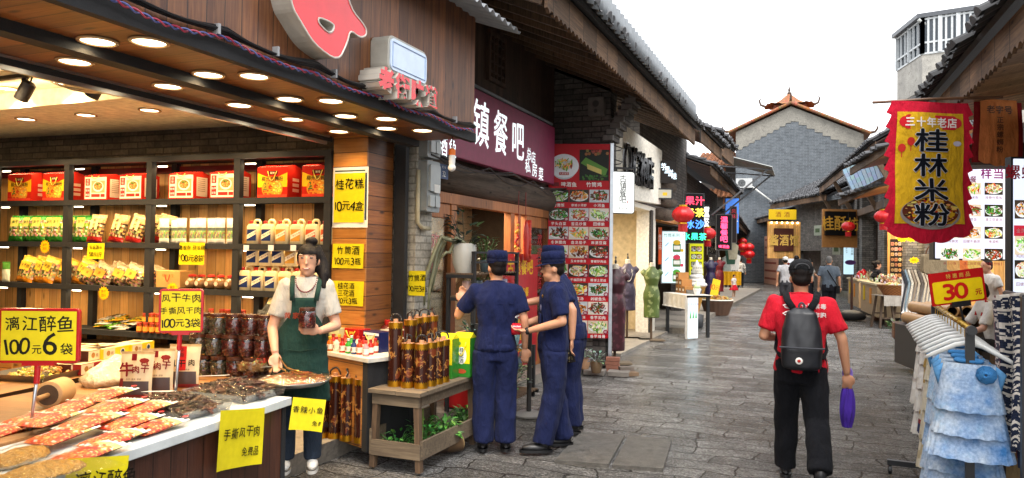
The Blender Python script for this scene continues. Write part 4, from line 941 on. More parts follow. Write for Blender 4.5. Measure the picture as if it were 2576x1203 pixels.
# ---------------------------------------------------------------- front counter
CF = Fr((-2.60, .0), (-3.06, 3.74))
ctr = thing('shop_counter', 'white topped counter with brown board front along the street', 'counter', CF.w(0, 0, 0), CF.rz)
mb = MB(hx('c3c7c6')); mb.box(0, CF.L, -.02, .72, .735, .785); mb.build('counter_top', 'satin', ctr, bevel=.005)
mb = MB(); mb.box(.02, CF.L-.02, .02, .70, .0, .735); mb.build('counter_front', MATS['m_ctrfront'], ctr)
mb = MB(); mb.box(CF.L-.05, CF.L-.012, .012, .06, 0, .735); mb.build('corner_post', MATS['m_steel'], ctr)
def cz(px, py, z=.785): return on(px, py, z=z)
# wooden work table behind and the back table
wt = thing('work_table', 'long wooden work table with planed board top behind the counter', 'table', (-4.05, 2.9, 0), CF.rz-PI/2)
mb = MB(); mb.M = Matrix.Rotation(PI/2, 4, 'Z'); mb.box(-3.4, 1.75, -.52, .44, .75, .80); mb.build('table_top', MATS['m_top'], wt, bevel=.004)
mb = MB(); mb.M = Matrix.Rotation(PI/2, 4, 'Z'); mb.box(-3.3, 1.7, -.42, .38, .15, .75); mb.build('table_base', MATS['m_pineh2'], wt)
p1, p2 = on(100, 971, z=.80), on(240, 941, z=.80); BT = Fr((p1.x, p1.y), (p2.x, p2.y))
bt = thing('side_table', 'pale wooden table with black frame carrying cake boxes', 'table', BT.A, BT.rz)
mb = MB(); mb.box(-2.2, 1.15, 0, .62, .77, .80); mb.build('table_top', MATS['m_top'], bt)
mb = MB(); mb.box(-2.2, 1.1, .02, .06, .70, .77)
for x in (-1.2, 0, 1.05): mb.box(x-.03, x+.03, .03, .08, .15, .70)
mb.build('table_frame', MATS['m_steel'], bt)
def cake_box(c1, c2):
    t = thing('cake_box', 'x', 'box'); mb = MB(c1); mb.box(-.14, .14, 0, .18, 0, .075); mb.build('carton', 'satin', t, bevel=.003)
    mb = MB(); mb.rect(-.138, -.02, .003, .072, -.001, hx('ead9b0')); mb.disc(-.09, .04, .02, -.002, 12, hx('b07a38')); mb.rect(-.138, .138, .0, .001, -.0015, c2)
    mb.quad((-.139, .002, .0765), (.139, .002, .0765), (.139, .178, .0765), (-.139, .178, .0765), hx('e2d2a4')); mb.quad((-.02, .05, .0775), (.1, .05, .0775), (.1, .12, .0775), (-.02, .12, .0775), hx('4a3020')); mb.disc(.06, .037, .026, -.002, 14, hx('e8e0c8')); mb.disc(.06, .037, .018, -.003, 12, hx('36445a'))
    write(mb, '糕', -.05, .037, .03, hx('7a2a1c'), -.002); mb.build('printed_front', 'print', t); return t
i = 0
for nm_, c1, spots in [('brown', hx('4a1a12'), [((215, 938), 0), ((245, 912), 1), ((200, 905), 1)]), ('yellow', hx('e6c814'), [((293, 905), 1), ((352, 893), 1)]), ('red', hx('9c1a18'), [((240, 938), 0), ((308, 925), 0), ((262, 895), 0)])]:
    pb = cake_box(c1, c1)
    for j, ((px, py), lv) in enumerate(spots):
        q = on(px, py+ (20 if lv else 0), z=.80); loc = Vector((q.x, q.y+.03*j, .802+.0775*lv)); o = pb if j == 0 else dup(pb, loc)
        place(o, loc, BT.rz+.05*j); o['label'] = '%s cake box with cream end on the table behind the counter, %s of that colour' % (nm_, ORD[j]); o['group'] = 'cake boxes'
def heap(mb, n, rx, ry, h, size, cols, z0=0, kind='bit'):
    for k in range(n):
        a = rnd.uniform(0, 2*PI); r = math.sqrt(rnd.random()); x, y = r*rx*math.cos(a), r*ry*math.sin(a); z = z0+h*(1-r*r)*rnd.uniform(.55, 1)
        c = tuple(q*rnd.uniform(.55, 1.3) for q in rnd.choice(cols)); E = Euler((rnd.uniform(-1, 1), rnd.uniform(-1, 1), rnd.uniform(0, 6.3))).to_matrix()
        s_ = size*rnd.uniform(.6, 1.4)
        if kind == 'ball': mb.ball((x, y, z), (s_, s_*.8, s_*.6), 6, c, E)
        elif kind == 'strip': d = E @ Vector((s_, 0, 0)); d.z *= .35; q = E @ Vector((0, s_*.12, 0)); mb.tube([Vector((x, y, z))-d, Vector((x, y, z))+q, Vector((x, y, z))+d], [s_*.1, s_*.2, s_*.06], 5, c)
        else: mb.ball((x, y, z), (s_, s_*.55, s_*.4), 5, c, E)
def tray(mb, w, d, h, c, t=.006, fl=.02):
    mb.box(-w/2, w/2, -d/2, d/2, 0, t, c)
    for a in ((-w/2, -d/2, w/2, -d/2), (w/2, -d/2, w/2, d/2), (w/2, d/2, -w/2, d/2), (-w/2, d/2, -w/2, -d/2)):
        p, q = Vector((a[0], a[1], 0)), Vector((a[2], a[3], 0)); o = Vector((q.y-p.y, p.x-q.x, 0)).normalized()*fl
        mb.quad(p, q, q+o+Vector((0, 0, h)), p+o+Vector((0, 0, h)), c); mb.quad(p+Vector((0, 0, t)), p+o+Vector((0, 0, h)), q+o+Vector((0, 0, h)), q+Vector((0, 0, t)), c)
q = on(60, 945, z=.82); t = thing('baking_tray', 'metal tray of yellow crumbly sweets on the back table', 'tray', (q.x, q.y+.2, .80), BT.rz)
mb = MB(hx('8d8a80')); tray(mb, .62, .42, .045, hx('8d8a80')); mb.build('tray', 'metal', t)
mb = MB(); heap(mb, 330, .31, .2, .05, .02, [hx('e0b848'), hx('e8cc70'), hx('c89a38')], .02); mb.build('sweets', 'food', t)
q = on(140, 1020, z=.80)
t = thing('wooden_roller', 'short thick wooden roller with a stick handle lying on the work table', 'roller', (q.x, q.y, .875), (0, 0, R_(-62)))
M = Matrix.Rotation(PI/2, 4, 'Y'); mb = MB(hx('c8a06a')); mb.lathe([(.066, -.085), (.074, -.08), (.075, .08), (.06, .088)], 24, M=M); mb.build('roller_body', 'satin', t, smooth=True, angle=40)
mb = MB(hx('5a4632')); mb.lathe([(.0, .0885), (.058, .0885)], 20, M=M, cap=False); mb.build('end_grain', 'matte', t)
mb = MB(hx('a07848')); mb.lathe([(.014, .08), (.014, .19), (.010, .195)], 12, M=M); mb.build('handle', 'satin', t, smooth=True, angle=40)
q = on(272, 965, z=.80); mb = MB()
mb.loft([(0, 0, 0, .17, .12), (0, 0, .04, .2, .14), (.02, 0, .09, .17, .10), (.08, .02, .14, .09, .05), (.12, .03, .17, .03, .02)], 20)
me = fuse(mb, .012, 3, .014, 14, 'flour_bag'); paint(me, hx('d9c8a4'), 'foil'); tag(put(me, 'flour_bag', None, (q.x, q.y, .80), BT.rz), 'crumpled pale plastic bag lying on the work table', 'bag')
# beef pouches standing behind the trays
def beef(red):
    def cf(u, v): return hx('7c1a1e') if v < .12 or (u < .13 and v < .45) else hx('4a3a38') if v < .38 and .15 < u < .9 else hx('d9c198') if v < .96 else hx('b89a68')
    o = pouch(.20, .29, .06, cf, 14, 18).build('jerky_pouch', 'satin', None, smooth=True)
    mb = MB(); y = -.037
    if red: mb.rect(-.035, .02, .12, .275, y, hx('c02020')); write(mb, '手撕', -.008, .235, .03, BLACK, y-.001, vert=True); write(mb, '风', -.065, .165, .05, BLACK, y-.001, .03, jit=.7); write(mb, '干', -.008, .165, .05, BLACK, y-.001, .03, jit=.7); write(mb, '肉', .055, .17, .045, BLACK, y-.001, .03, jit=.7)
    else: write(mb, '牛', -.045, .18, .085, hx('7c1a1e'), y, .04, jit=.8); write(mb, '肉干', .035, .185, .05, hx('7c1a1e'), y, .03, jit=.8); mb.rect(-.02, .01, .235, .275, y, hx('7c1a1e')); mb.ball((.055, y, .235), (.03, .001, .016), 8, hx('8a2a24')); mb.tube([(.07, y, .225), (.075, y, .21)], .004, 4, hx('8a2a24')); mb.tube([(.045, y, .225), (.04, y, .21)], .004, 4, hx('8a2a24'))
    write(mb, '自然·美味·健康', 0, .125, .012, hx('5a3a2a'), y); mb.build('label_print', 'print', o); return o
b1 = beef(0)
for o, px, py, r, lab in [(b1, 338, 1003, .25, 'left cream and maroon 牛肉干 beef pouch standing half hidden by its neighbour'), (dup(b1, (0, 0, 0)), 392, 992, .32, 'front cream and maroon 牛肉干 beef pouch standing behind the trays'), (beef(1), 460, 975, .30, 'cream 手撕风干肉 pouch with red stripe behind the price board pole')]:
    q = cz(px, py, .80); place(o, (q.x, q.y, .79), (R_(-8), 0, YAW+r-.2)); tag(o, lab, 'pouch', 'beef pouches behind the trays')
# stacked clear jars of dried snacks
def snack_jar(cols, nm_):
    t = thing('snack_jar', 'x', 'jar')
    mb = MB(); mb.lathe([(.052, .004), (.054, .06), (.052, .105), (.03, .112)], 14, c=tuple(q*.5 for q in cols[0])); 
    for k in range(130):
        a = rnd.uniform(0, 2*PI); z = rnd.uniform(.01, .11); c = tuple(q*rnd.uniform(.6, 1.4) for q in rnd.choice(cols)); r = .052
        p = Vector((r*math.cos(a), r*math.sin(a), z)); d = Vector((-math.sin(a), math.cos(a), 0))*rnd.uniform(-1, 1)+Vector((0, 0, rnd.uniform(-1, 1))); mb.tube([p-d*.014, p+Vector((math.cos(a), math.sin(a), 0))*.003, p+d*.014], [.002, .005, .002], 4, c)
    mb.build('contents', 'food', t)
    mb = MB((1, 1, 1)); mb.lathe([(.056, 0), (.06, .006), (.06, .118), (.052, .126)], 20, cap=False); mb.build('jar_body', 'jar', t, smooth=True)
    mb = MB(hx('4a2a1e')); mb.lathe([(.056, .124), (.058, .126), (.058, .146), (.05, .148)], 20); mb.build('lid', 'gloss', t, smooth=True, angle=40); return t
sj = [snack_jar([hx('9a8a68'), hx('6a5a40'), hx('b8a888')], ''), snack_jar([hx('8a2a18'), hx('a84a28'), hx('5a1a12')], '')]
seen = [0, 0]
base = on(560, 955, z=.79)
ax = Vector((math.cos(R_(12)), math.sin(R_(12)), 0)); ay = Vector((-ax.y, ax.x, 0))
for lv in range(3):
    for i in range(5 if lv else 4):
        for row in range(2 if lv < 2 else 1):
            kind = 0 if i < 2 else 1
            p = base+ax*(.128*(i-1.75)-(.05 if lv == 2 else 0)-(.06 if lv == 1 else 0))+ay*(.10+.13*row+.03*lv)+Vector((0, 0, .15*lv)); p.z = .79+.15*lv
            o = sj[kind] if not seen[kind] else dup(sj[kind], p); seen[kind] = 1; place(o, p, i)
            o['label'] = 'clear jar of %s dried snacks, %s layer, %s from the left%s' % (['pale', 'red'][kind], ['bottom', 'middle', 'top'][lv], ORD[i], ' in the back row' if row else ' in front'); o['group'] = 'stacked snack jars on the counter'
# packets on the counter
def fish_packet():
    pal = [hx('b83010'), hx('c04a18'), hx('d4b088'), hx('8a1e0c'), hx('d07a28')]
    def cf(u, v):
        n = noise.noise(Vector((u*5, v*9, 3))); n2 = noise.noise(Vector((u*11, v*15, 8)))
        if v > .84+.05*n: return hx('cfcac4')
        if v > .70+.08*n: return hx('b4b068') if n2 < .2 else hx('d0c890')
        if abs(v-.45-.15*(u-.5)) < .05 and .08 < u < .8: return hx('a8101a')
        if v > .5: return hx('8a3a18') if n2 > .1 else hx('c87a30') if n2 > -.2 else hx('d8c0a0')
        return hx('a89c90') if n > .3 else hx('c05a1c') if n2 > .12 else hx('b02a10') if n2 > -.18 else hx('d08a50')
    o = pouch(.17, .29, .045, cf, 26, 36, top=.06).build('fish_packet', 'satin', None)
    mb = MB(); mb.disc(.03, .315, .016, -.006, 14, hx('b8202a')); write(mb, '有限公司', -.02, .16, .026, hx('f0e8e0'), -.021, .01); mb.build('label_print', 'print', o); return o
fp = fish_packet(); sp_ = []
for i, (px, py, lv, a) in enumerate([(20, 1085, 0, -75), (95, 1065, 1, -80), (230, 1140, 0, -78), (165, 1110, 1, -72), (140, 1080, 2, -70), (290, 1105, 0, -76), (240, 1085, 2, -74), (205, 1058, 3, -68), (330, 1075, 1, -78), (300, 1060, 3, -72), (390, 1075, 0, -80), (280, 1040, 4, -70), (370, 1052, 2, -76)]):
    q = cz(px, py, .80); d = CF.X*.16; sp_.append(((q.x-d.x, q.y-d.y, .80+.024*lv), (R_(-86), 0, CF.rz+R_(a)+PI/2-R_(105))))
run_of(fp, sp_, lambda i: 'orange and white fish packet in the pile on the counter, %s from the left end' % ORD[i], 'fish packets piled on the counter')
for o in bpy.data.objects:
    if o.name.startswith('fish_packet') and o.parent is None: o['category'] = 'packet'
# vacuum wrapped golden fish at the near end
for i, (px, py, r) in enumerate([(45, 1160, .2), (110, 1195, -.3)]):
    q = cz(px, py, .79); t = thing('wrapped_fish', ['golden dried fish in clear wrap at the lower left corner, upper one', 'golden dried fish in clear wrap at the bottom picture edge, lower one'][i], 'fish', (q.x, q.y, .79), CF.rz+r, 'wrapped fish on the counter')
    mb = MB(); mb.loft([(0, 0, .005, .02, .02), (0, 0, .006, .16, .09), (0, 0, .03, .13, .07), (0, 0, .045, .06, .03)], 20); mb.box(-.24, -.14, -.04, .04, .01, .03)
    me = fuse(mb, .008, 2, .008, 25); paint(me, hx('b07828'), 'food', lambda co: tuple(c*(.6+.8*abs(noise.noise(co*30))) for c in hx('c08a34'))); put(me, 'fish_body', t)
    mb = MB((1, 1, 1)); mb.sheet(lambda u, v: ((u-.5)*.5, (v-.5)*.32, .012+.05*math.sin(PI*u)*math.sin(PI*v)+.012*noise.noise(Vector((u*7, v*7, i)))), 24, 18); mb.build('clear_wrap', 'wrap', t, smooth=True)
# trays of dark dried meat under film
def meat_tray(label, px, py, w, d, r, cols, kind='strip', n=240, size=.05):
    q = cz(px, py, .79); t = thing('food_tray', label, 'tray', (q.x, q.y, .787), CF.rz+r, 'covered food trays on the counter')
    mb = MB((.8, .8, .78)); tray(mb, w, d, .05, (.55, .54, .5)); mb.build('tray', 'jar', t)
    mb = MB(); mb.loft([(0, 0, .006, w*.47, d*.46), (0, 0, .035, w*.45, d*.44), (0, 0, .06, w*.3, d*.28)], 20, tuple(c*.5 for c in cols[0]), e=4); heap(mb, n, w*.50, d*.5, .075, size, cols, .03, kind); mb.build('meat', 'food', t)
    mb = MB((1, 1, 1)); mb.sheet(lambda u, v: ((u-.5)*w*1.18, (v-.5)*d*1.18, .055+.05*math.sin(PI*u)*math.sin(PI*v)+.014*noise.noise(Vector((u*8, v*8, px)))-.03*(max(abs(u-.5), abs(v-.5))*2)**6), 26, 22); mb.build('film_cover', 'wrap', t, smooth=True); return t
DM = [hx('3a1e14'), hx('281510'), hx('54301e'), hx('6a4028')]
meat_tray('near clear tray of dark dried meat strips under film on the counter', 435, 1035, .48, .36, PI/2-.1, DM)
meat_tray('middle clear tray of dark dried meat under shiny film on the counter', 590, 995, .46, .36, PI/2-.1, DM)
q = cz(742, 962, .80); t = thing('steel_platter', 'round steel platter of fried orange fish under cling film before the vendor', 'platter', (q.x, q.y, .79))
mb = MB(hx('a8a8a4')); mb.lathe([(.0, .003), (.19, .004), (.235, .035), (.24, .033), (.195, 0), (.0, 0)], 32, cap=False); mb.build('platter', 'metal', t, smooth=True)
mb = MB(); mb.loft([(0, 0, .005, .2, .2), (0, 0, .03, .2, .2), (0, 0, .055, .1, .1)], 24, hx('a05a20')); heap(mb, 420, .21, .21, .05, .022, [hx('c87828'), hx('e0a850'), hx('a84a1c'), hx('d88838')], .03, 'strip'); mb.build('fried_fish', 'food', t)
mb = MB((1, 1, 1)); mb.sheet(lambda u, v: (.25*(.2+.8*v)*math.cos(2*PI*u), .25*(.2+.8*v)*math.sin(2*PI*u), .085-.05*v**3+.01*noise.noise(Vector((math.cos(2*PI*u)*4, math.sin(2*PI*u)*4, v*4)))), 40, 10); mb.build('film_cover', 'wrap', t, smooth=True)
q = cz(640, 948, .80); t = thing('nut_tub', 'small clear tub of nuts and red chilli beside the platter', 'tub', (q.x, q.y, .845), .3)
mb = MB(); tray(mb, .19, .13, .075, (.8, .8, .78), fl=.025); mb.build('tub', 'jar', t)
mb = MB(); mb.box(-.09, .09, -.06, .06, .004, .05, hx('a07848')); heap(mb, 160, .10, .075, .05, .014, [hx('d8b878'), hx('b89050'), hx('e0cc98')], .045); 
for k in range(60): mb.ball((rnd.uniform(.02, .1), rnd.uniform(-.06, .06), rnd.uniform(.06, .095)), (.012, .006, .004), 5, hx('b8321a'), Euler((0, 0, rnd.uniform(0, 6))).to_matrix())
mb.build('nuts', 'food', t)
mb = MB(hx('9a8f80')); mb.box(-.12, .12, -.09, .09, -.06, -.004); mb.build('tub_stand', 'wrap', t)
for i, (px, py) in enumerate([(397, 990), (535, 950), (690, 930)]):
    q = cz(px, py, .87 if i < 2 else .86); o = tag(MB(hx('e6e4de')).add([(-.09, -.02, 0), (.09, -.03, .01), (.10, .03, .004), (-.08, .035, -.006)], [(0, 1, 2, 3)]).build('paper_slip', 'print', None, loc=(q.x, q.y, .88), rz=.3+.1*i, solid=.002), 'white paper slip lying on the film, %s from the left' % ORD[i], 'paper', 'paper slips on the trays')
# price boards on poles
def pole_sign(label, px, py, bx, by, x0, y0, x1, y1, lines, skew):
    b = cz(bx, by, .79); D = (b-EYE).dot(vd); c = on((x0+x1)/2, (y0+y1)/2, D=D); w = (x1-x0)*D/F; h = (y1-y0)*D/F
    t = thing('price_board', label, 'price board', (b.x, b.y, .785), YAW+skew, 'red framed price boards on poles')
    zc = c.z-.785; off = (c-b).dot(Vector((math.cos(YAW+skew), math.sin(YAW+skew), 0)))
    mb = MB(hx('a81e22')); mb.rbox(off-w/2, off+w/2, -.012, .012, zc-h/2, zc+h/2, .02); mb.build('board_frame', 'gloss', t, bevel=.003)
    mb = MB(NOTE); mb.rect(off-w/2+.014, off+w/2-.014, zc-h/2+.014, zc+h/2-.014, -.0135); mb.build('paper', 'print', t)
    letters(t, [((s, off+dx_*w, zc+zz*h, hh*h), dict(c=hx('1c1a12'), y=-.015, jit=1.0, bold=.016)) for s, dx_, zz, hh in lines])
    mb = MB(hx('b9bcc0')); mb.tube([(0, 0, 0), (off*.8, 0, zc-h/2-.05)], .008, 10); mb.build('pole', 'metal', t, smooth=True)
    mb = MB(hx('a81e22')); mb.tube([(off*.7, 0, zc-h/2-.10), (off*.8, 0, zc-h/2-.005)], .014, 10); mb.box(off-w*.2, off+w*.2, -.014, .014, zc-h/2-.012, zc-h/2+.006); mb.build('clamp', 'gloss', t); return t
pole_sign('large red framed price board 漓江醉鱼 100元6袋 on a pole at the left', 97, 845, 75, 1088, 0, 776, 195, 914, [('漓江醉鱼', .0, .23, .29), ('100', -.27, -.2, .31), ('元', -.02, -.25, .17), ('6', .15, -.16, .40), ('袋', .35, -.24, .24)], .08)
pole_sign('smaller red framed price board 风干牛肉 手撕风干肉 100元3袋 on a pole', 455, 782, 438, 1022, 403, 727, 507, 838, [('风干牛肉', .0, .29, .20), ('手撕风干肉', 0, .01, .168), ('100元3袋', .0, -.28, .20)], .25)
# notes hanging on the counter front
note_px('yellow note 手撕风干肉 免费品尝 taped to the middle of the counter front', CF, 545, 1050, 657, 1150, [('手撕风干肉', 0, .10, .20), ('免费品尝', .12, -.24, .16)], off=-.03, rz=R_(9), curl=.02)
note_px('yellow note 漓江醉鱼 taped to the near end of the counter front', CF, 150, 1180, 308, 1300, [('漓江醉鱼', 0.05, .2, .27), ('免费品尝', .12, -.24, .18)], off=-.03, rz=R_(12), curl=.02)
e0 = CF.w(CF.L+.005, -.02, 0); EF = Fr((e0.x-.02, e0.y-.03), rz=YAW+.15)
note_px('yellow note 香辣小鱼 免费品尝 hanging below the steel platter at the counter end', EF, 733, 1003, 815, 1082, [('香辣小鱼', 0, .15, .23), ('免费品尝', .1, -.26, .16)], off=-.05, rz=R_(6), curl=.02)
# ================================================================ second counter with bottles
a, b, c_ = on(806, 881, z=.85), on(926, 903, z=.85), on(974, 876, z=.85)
C2 = Fr((a.x, a.y), (b.x, b.y)); d2 = (c_-b).dot(-C2.N)
t = thing('display_counter', 'small wooden counter with white board top standing before the wooden pillar', 'counter', C2.A, C2.rz); L2 = C2.L
mb = MB(hx('cfcabd')); mb.box(-.1, L2, 0, d2+.05, .815, .85); mb.build('counter_top', 'satin', t, bevel=.003)
mb = MB(); mb.box(-.05, L2-.10, .03, d2, .12, .815); mb.build('counter_body', MATS['m_pineh'], t)
mb = MB(); mb.box(L2-.098, L2-.03, .02, .08, .1, .815); mb.box(L2-.098, L2-.03, d2-.06, d2, .1, .815); mb.box(L2-.096, L2-.04, .08, d2-.06, .12, .8); mb.build('corner_post', MATS['m_steel'], t)
def cpt(px, py, z=.85): return on(px, py, z=z)
def bottle(c, cap, lab):
    t = thing('small_bottle', 'x', 'bottle'); mb = MB(c); mb.lathe([(.022, 0), (.026, .004), (.026, .075), (.012, .095), (.011, .105)], 14); mb.build('bottle_body', 'gloss', t, smooth=True, angle=50)
    mb = MB(hx('e8dfd0')); mb.lathe([(.0264, .018), (.0264, .06)], 14, cap=False); mb.build('paper_label', 'print', t, smooth=True)
    mb = MB(); write(mb, lab, 0, .04, .03, hx('7a1a14'), -.0275, .01, vert=True); mb.build('lettering', 'print', t)
    mb = MB(cap); mb.lathe([(.013, .103), (.014, .106), (.014, .122), (.012, .124)], 12); mb.build('cap', 'satin', t, smooth=True, angle=40); return t
bc = [(hx('b8641c'), hx('d8b020'), '桂'), (hx('d8d4c4'), hx('c8302a'), '花'), (hx('b8281c'), hx('a81818'), '酒'), (hx('3f9a30'), hx('c8d0c8'), '酒'), (hx('2c3c6a'), hx('1e2a50'), '酒'), (hx('a8401e'), hx('c82a20'), '花'), (hx('d09090'), hx('c8402a'), '三')]
bp = [bottle(*q) for q in bc]; nmB = ['amber', 'white', 'red', 'green', 'blue', 'brown', 'pink']; ub = [0]*7
for i, (px, py, k) in enumerate([(830, 879, 0), (846, 880, 1), (861, 883, 2), (876, 885, 3), (890, 887, 4), (904, 888, 5), (920, 892, 6), (932, 888, 2), (944, 884, 5), (838, 872, 2), (853, 873, 0), (868, 875, 5), (884, 876, 3), (900, 878, 1), (915, 879, 2), (930, 878, 0)]):
    o = bp[k] if not ub[k] else dup(bp[k], (0, 0, 0)); ub[k] = 1; q = cpt(px, py+4); place(o, (q.x, q.y, .85), C2.rz)
    o['label'] = '%s little liquor bottle, %s from the left in the %s row on the small counter' % (nmB[k], ORD[i if i < 9 else i-9], 'front' if i < 9 else 'back'); o['group'] = 'little liquor bottles'
def giftbox(name, label, w, h, d, c, front, px, py, z=.85, rz=0, handle=None, group='gift boxes by the vendor'):
    q = cpt(px, py, z) if not isinstance(px, Vector) else px; t = thing(name, label, 'box', (q.x, q.y, z), C2.rz+rz, group); mb = MB(c); mb.box(-w/2, w/2, 0, d, 0, h); mb.build('carton', 'gloss', t, bevel=.003)
    mb = MB(); front(mb, w, h); mb.build('printed_front', 'print', t)
    if handle: mb = MB(handle); mb.tube([(-w*.3+w*.6*k/10, -.015, h*.9-h*.35*math.sin(PI*k/10)) for k in range(11)], .005, 6); mb.build('cord_handle', 'satin', t, smooth=True)
    return t
def f_red(m, w, h): m.rect(-w*.15, w*.15, h*.3, h*.85, -.001, hx('d8a838')); write(m, '桂花酒', -w*.32, h*.55, h*.22, hx('e0b84a'), -.002, vert=True); m.disc(0, h*.58, h*.18, -.002, 16, hx('a81c1c'))
def f_blue(m, w, h): m.rect(-w*.46, w*.46, h*.82, h*.95, -.001, hx('d8dce8')); m.rect(-w*.22, w*.22, h*.2, h*.8, -.001, hx('d6cba4')); write(m, '酒', w*.38, h*.5, h*.25, hx('d8c060'), -.002)
def f_wht(m, w, h): m.rect(-w*.45, w*.45, h*.1, h*.5, -.001, hx('3a6ab0')); write(m, '三花酒', 0, h*.7, h*.25, hx('2a4a90'), -.002)
giftbox('gift_box', 'red and gold liquor gift box with yellow cord on the small counter', .20, .17, .13, hx('b01c1c'), f_red, 884, 876, .85, .1, hx('e0c23a'))
giftbox('gift_box', 'dark blue liquor gift box with yellow cord on the small counter', .22, .17, .13, hx('1c2450'), f_blue, 933, 885, .85, .05, hx('d8c060'))
giftbox('gift_box', 'white and blue small carton under the dark blue gift box', .11, .15, .10, hx('d8dce0'), f_wht, 962, 884, .85, .1)
giftbox('gift_box', 'pale green flower wine carton behind the vendor arm', .16, .16, .1, hx('c8ce9c'), lambda m, w, h: write(m, '三花', 0, h*.5, h*.35, hx('8a2a1a'), -.001), 838, 869, .85, 0)
# red capped flagons
t = thing('liquor_flagon', 'x', 'jug'); mb = MB(hx('6a2018')); mb.lathe([(.06, 0), (.085, .02), (.09, .10), (.06, .16), (.03, .18)], 18); mb.build('flagon_body', 'gloss', t, smooth=True)
mb = MB(hx('d8cbb0')); mb.lathe([(.0905, .05), (.075, .14)], 18, cap=False); mb.build('paper_label', 'print', t, smooth=True)
mb = MB(hx('c0201c')); mb.lathe([(.03, .175), (.032, .18), (.032, .215), (.025, .22)], 14); mb.build('cap', 'satin', t, smooth=True, angle=40)
q = cpt(972, 866); run_of(t, [((q.x-.02, q.y+.05, .85), 0), ((q.x+.14, q.y+.16, .85), .4)], lambda i: 'dark red flagon with bright red cap behind the gift boxes, ' + ['front one', 'rear one'][i], 'red capped flagons')
# ---------------------------------------------------------------- engraved bamboo tubes
def bamboo(h, r, seed):
    rr = random.Random(seed); t = thing('bamboo_flask', 'x', 'flask')
    c0 = hx('3a1a10'); mb = MB(c0)
    def cf(u, v):
        n = noise.noise(Vector((u*5+seed, v*4, seed))); n2 = noise.noise(Vector((u*11+seed, v*8, seed*2)))
        return hx('9a6a34') if (.12 < v < .85 and n > .08 and abs(n2) < .09) else hx('6a3018') if n > .3 else hx('34170f')
    mb.sheet(lambda u, v: (r*math.cos(2*PI*u), r*math.sin(2*PI*u), .03+(h-.07)*v), 56, 64, cf=cf); mb.build('engraved_tube', 'gloss', t, smooth=True)
    mb = MB(hx('c08a20'))
    for z, s_ in ((0, 1), (h-.005, -1)):
        n = 18; pts = []
        vs = [((r+.003)*math.cos(PI*k/n), (r+.003)*math.sin(PI*k/n), z) for k in range(2*n)]+[((r+.003)*math.cos(PI*k/n), (r+.003)*math.sin(PI*k/n), z+s_*(.055 if k % 2 else .04)) for k in range(2*n)]
        mb.add(vs, [(k, (k+1) % (2*n), 2*n+(k+1) % (2*n), 2*n+k)[::s_] for k in range(2*n)])
    mb.build('gold_band', 'metal', t); mb = MB(hx('b88a68')); mb.lathe([(.0, h-.006), (r, h-.008)], 20, cap=False); mb.lathe([(.02, h-.008), (.02, h+.02), (.0, h+.02)], 10); mb.build('wooden_lid', 'satin', t)
    mb = MB(hx('161214'))
    for k in range(17):
        a = PI*k/16; mb.ball((r*.8*math.cos(a), .01*math.sin(3*a), h+.01+(.05)*math.sin(a)), .0085, 6)
    mb.build('bead_handle', 'gloss', t, smooth=True); return t
bf = [bamboo(.52, .055, 3), bamboo(.52, .055, 8), bamboo(.36, .053, 5), bamboo(.36, .053, 11)]; uf = [0]*4
def put_flask(k, loc, rz, lab, g):
    o = bf[k] if not uf[k] else dup(bf[k], loc); uf[k] = 1; place(o, loc, rz); o['label'] = lab; o['group'] = g
for i, (px, py) in enumerate([(788, 1098), (808, 1103), (841, 1104), (872, 1110), (907, 1115)]):
    q = on(px, py-3, z=.15); put_flask(i % 2, (q.x, q.y, .15), i*1.7, 'tall engraved bamboo flask with gold ends on the shop floor, %s from the left' % ORD[i], 'bamboo flasks on the floor')
BX0, BX1, BY0, BY1, BZ = -3.26, -2.84, 4.98, 6.02, .62
for i, (px, py, k) in enumerate([(993, 973, 0), (1012, 965, 1), (1027, 955, 0), (1048, 950, 1), (1068, 945, 0), (1025, 976, 2), (1059, 978, 3), (1081, 972, 2), (1098, 967, 3), (1114, 962, 2)]):
    q = on(px, py-2, z=BZ); put_flask(k, (q.x, q.y+ (.12 if 0 < i < 5 else 0), BZ), i*2.1+.5, ('tall' if k < 2 else 'short')+' engraved bamboo flask on the old bench, %s of the %s ones' % (ORD[i if k < 2 else i-5], 'tall' if k < 2 else 'short'), 'bamboo flasks on the bench')
bench = thing('old_bench', 'weathered wooden bench with low planter tray, legs on the paving', 'bench', (BX0, BY0, 0))
w_, d_ = BX1-BX0, BY1-BY0
mb = MB(); mb.box(-.02, w_*.55, -.03, d_, BZ-.03, BZ); mb.box(w_*.55+.004, w_+.03, -.03, d_, BZ-.031, BZ-.001); mb.build('bench_top', MATS['m_old'], bench)
for x, y in ((.03, .03), (w_-.03, .03), (.03, d_-.06), (w_-.03, d_-.06)):
    mb = MB(); s_ = -1 if x < .1 else 1; mb.bar((x+s_*.03, y, 0), (x, y, BZ-.03), .045, .05); mb.build('leg', MATS['m_oldv'], bench)
mb = MB(); mb.box(0, w_, 0, .03, BZ-.12, BZ-.03); mb.box(w_-.035, w_-.005, .06, d_-.1, BZ-.12, BZ-.03); mb.build('apron', MATS['m_old'], bench)
mb = MB(); mb.box(.0, w_+.02, -.005, .02, .10, .22); mb.box(w_+.005, w_+.03, .02, d_, .10, .24); mb.box(0, w_, .02, d_, .09, .11); mb.box(-.02, .0, 0, d_, .1, .3); mb.build('planter_tray', MATS['m_old'], bench)
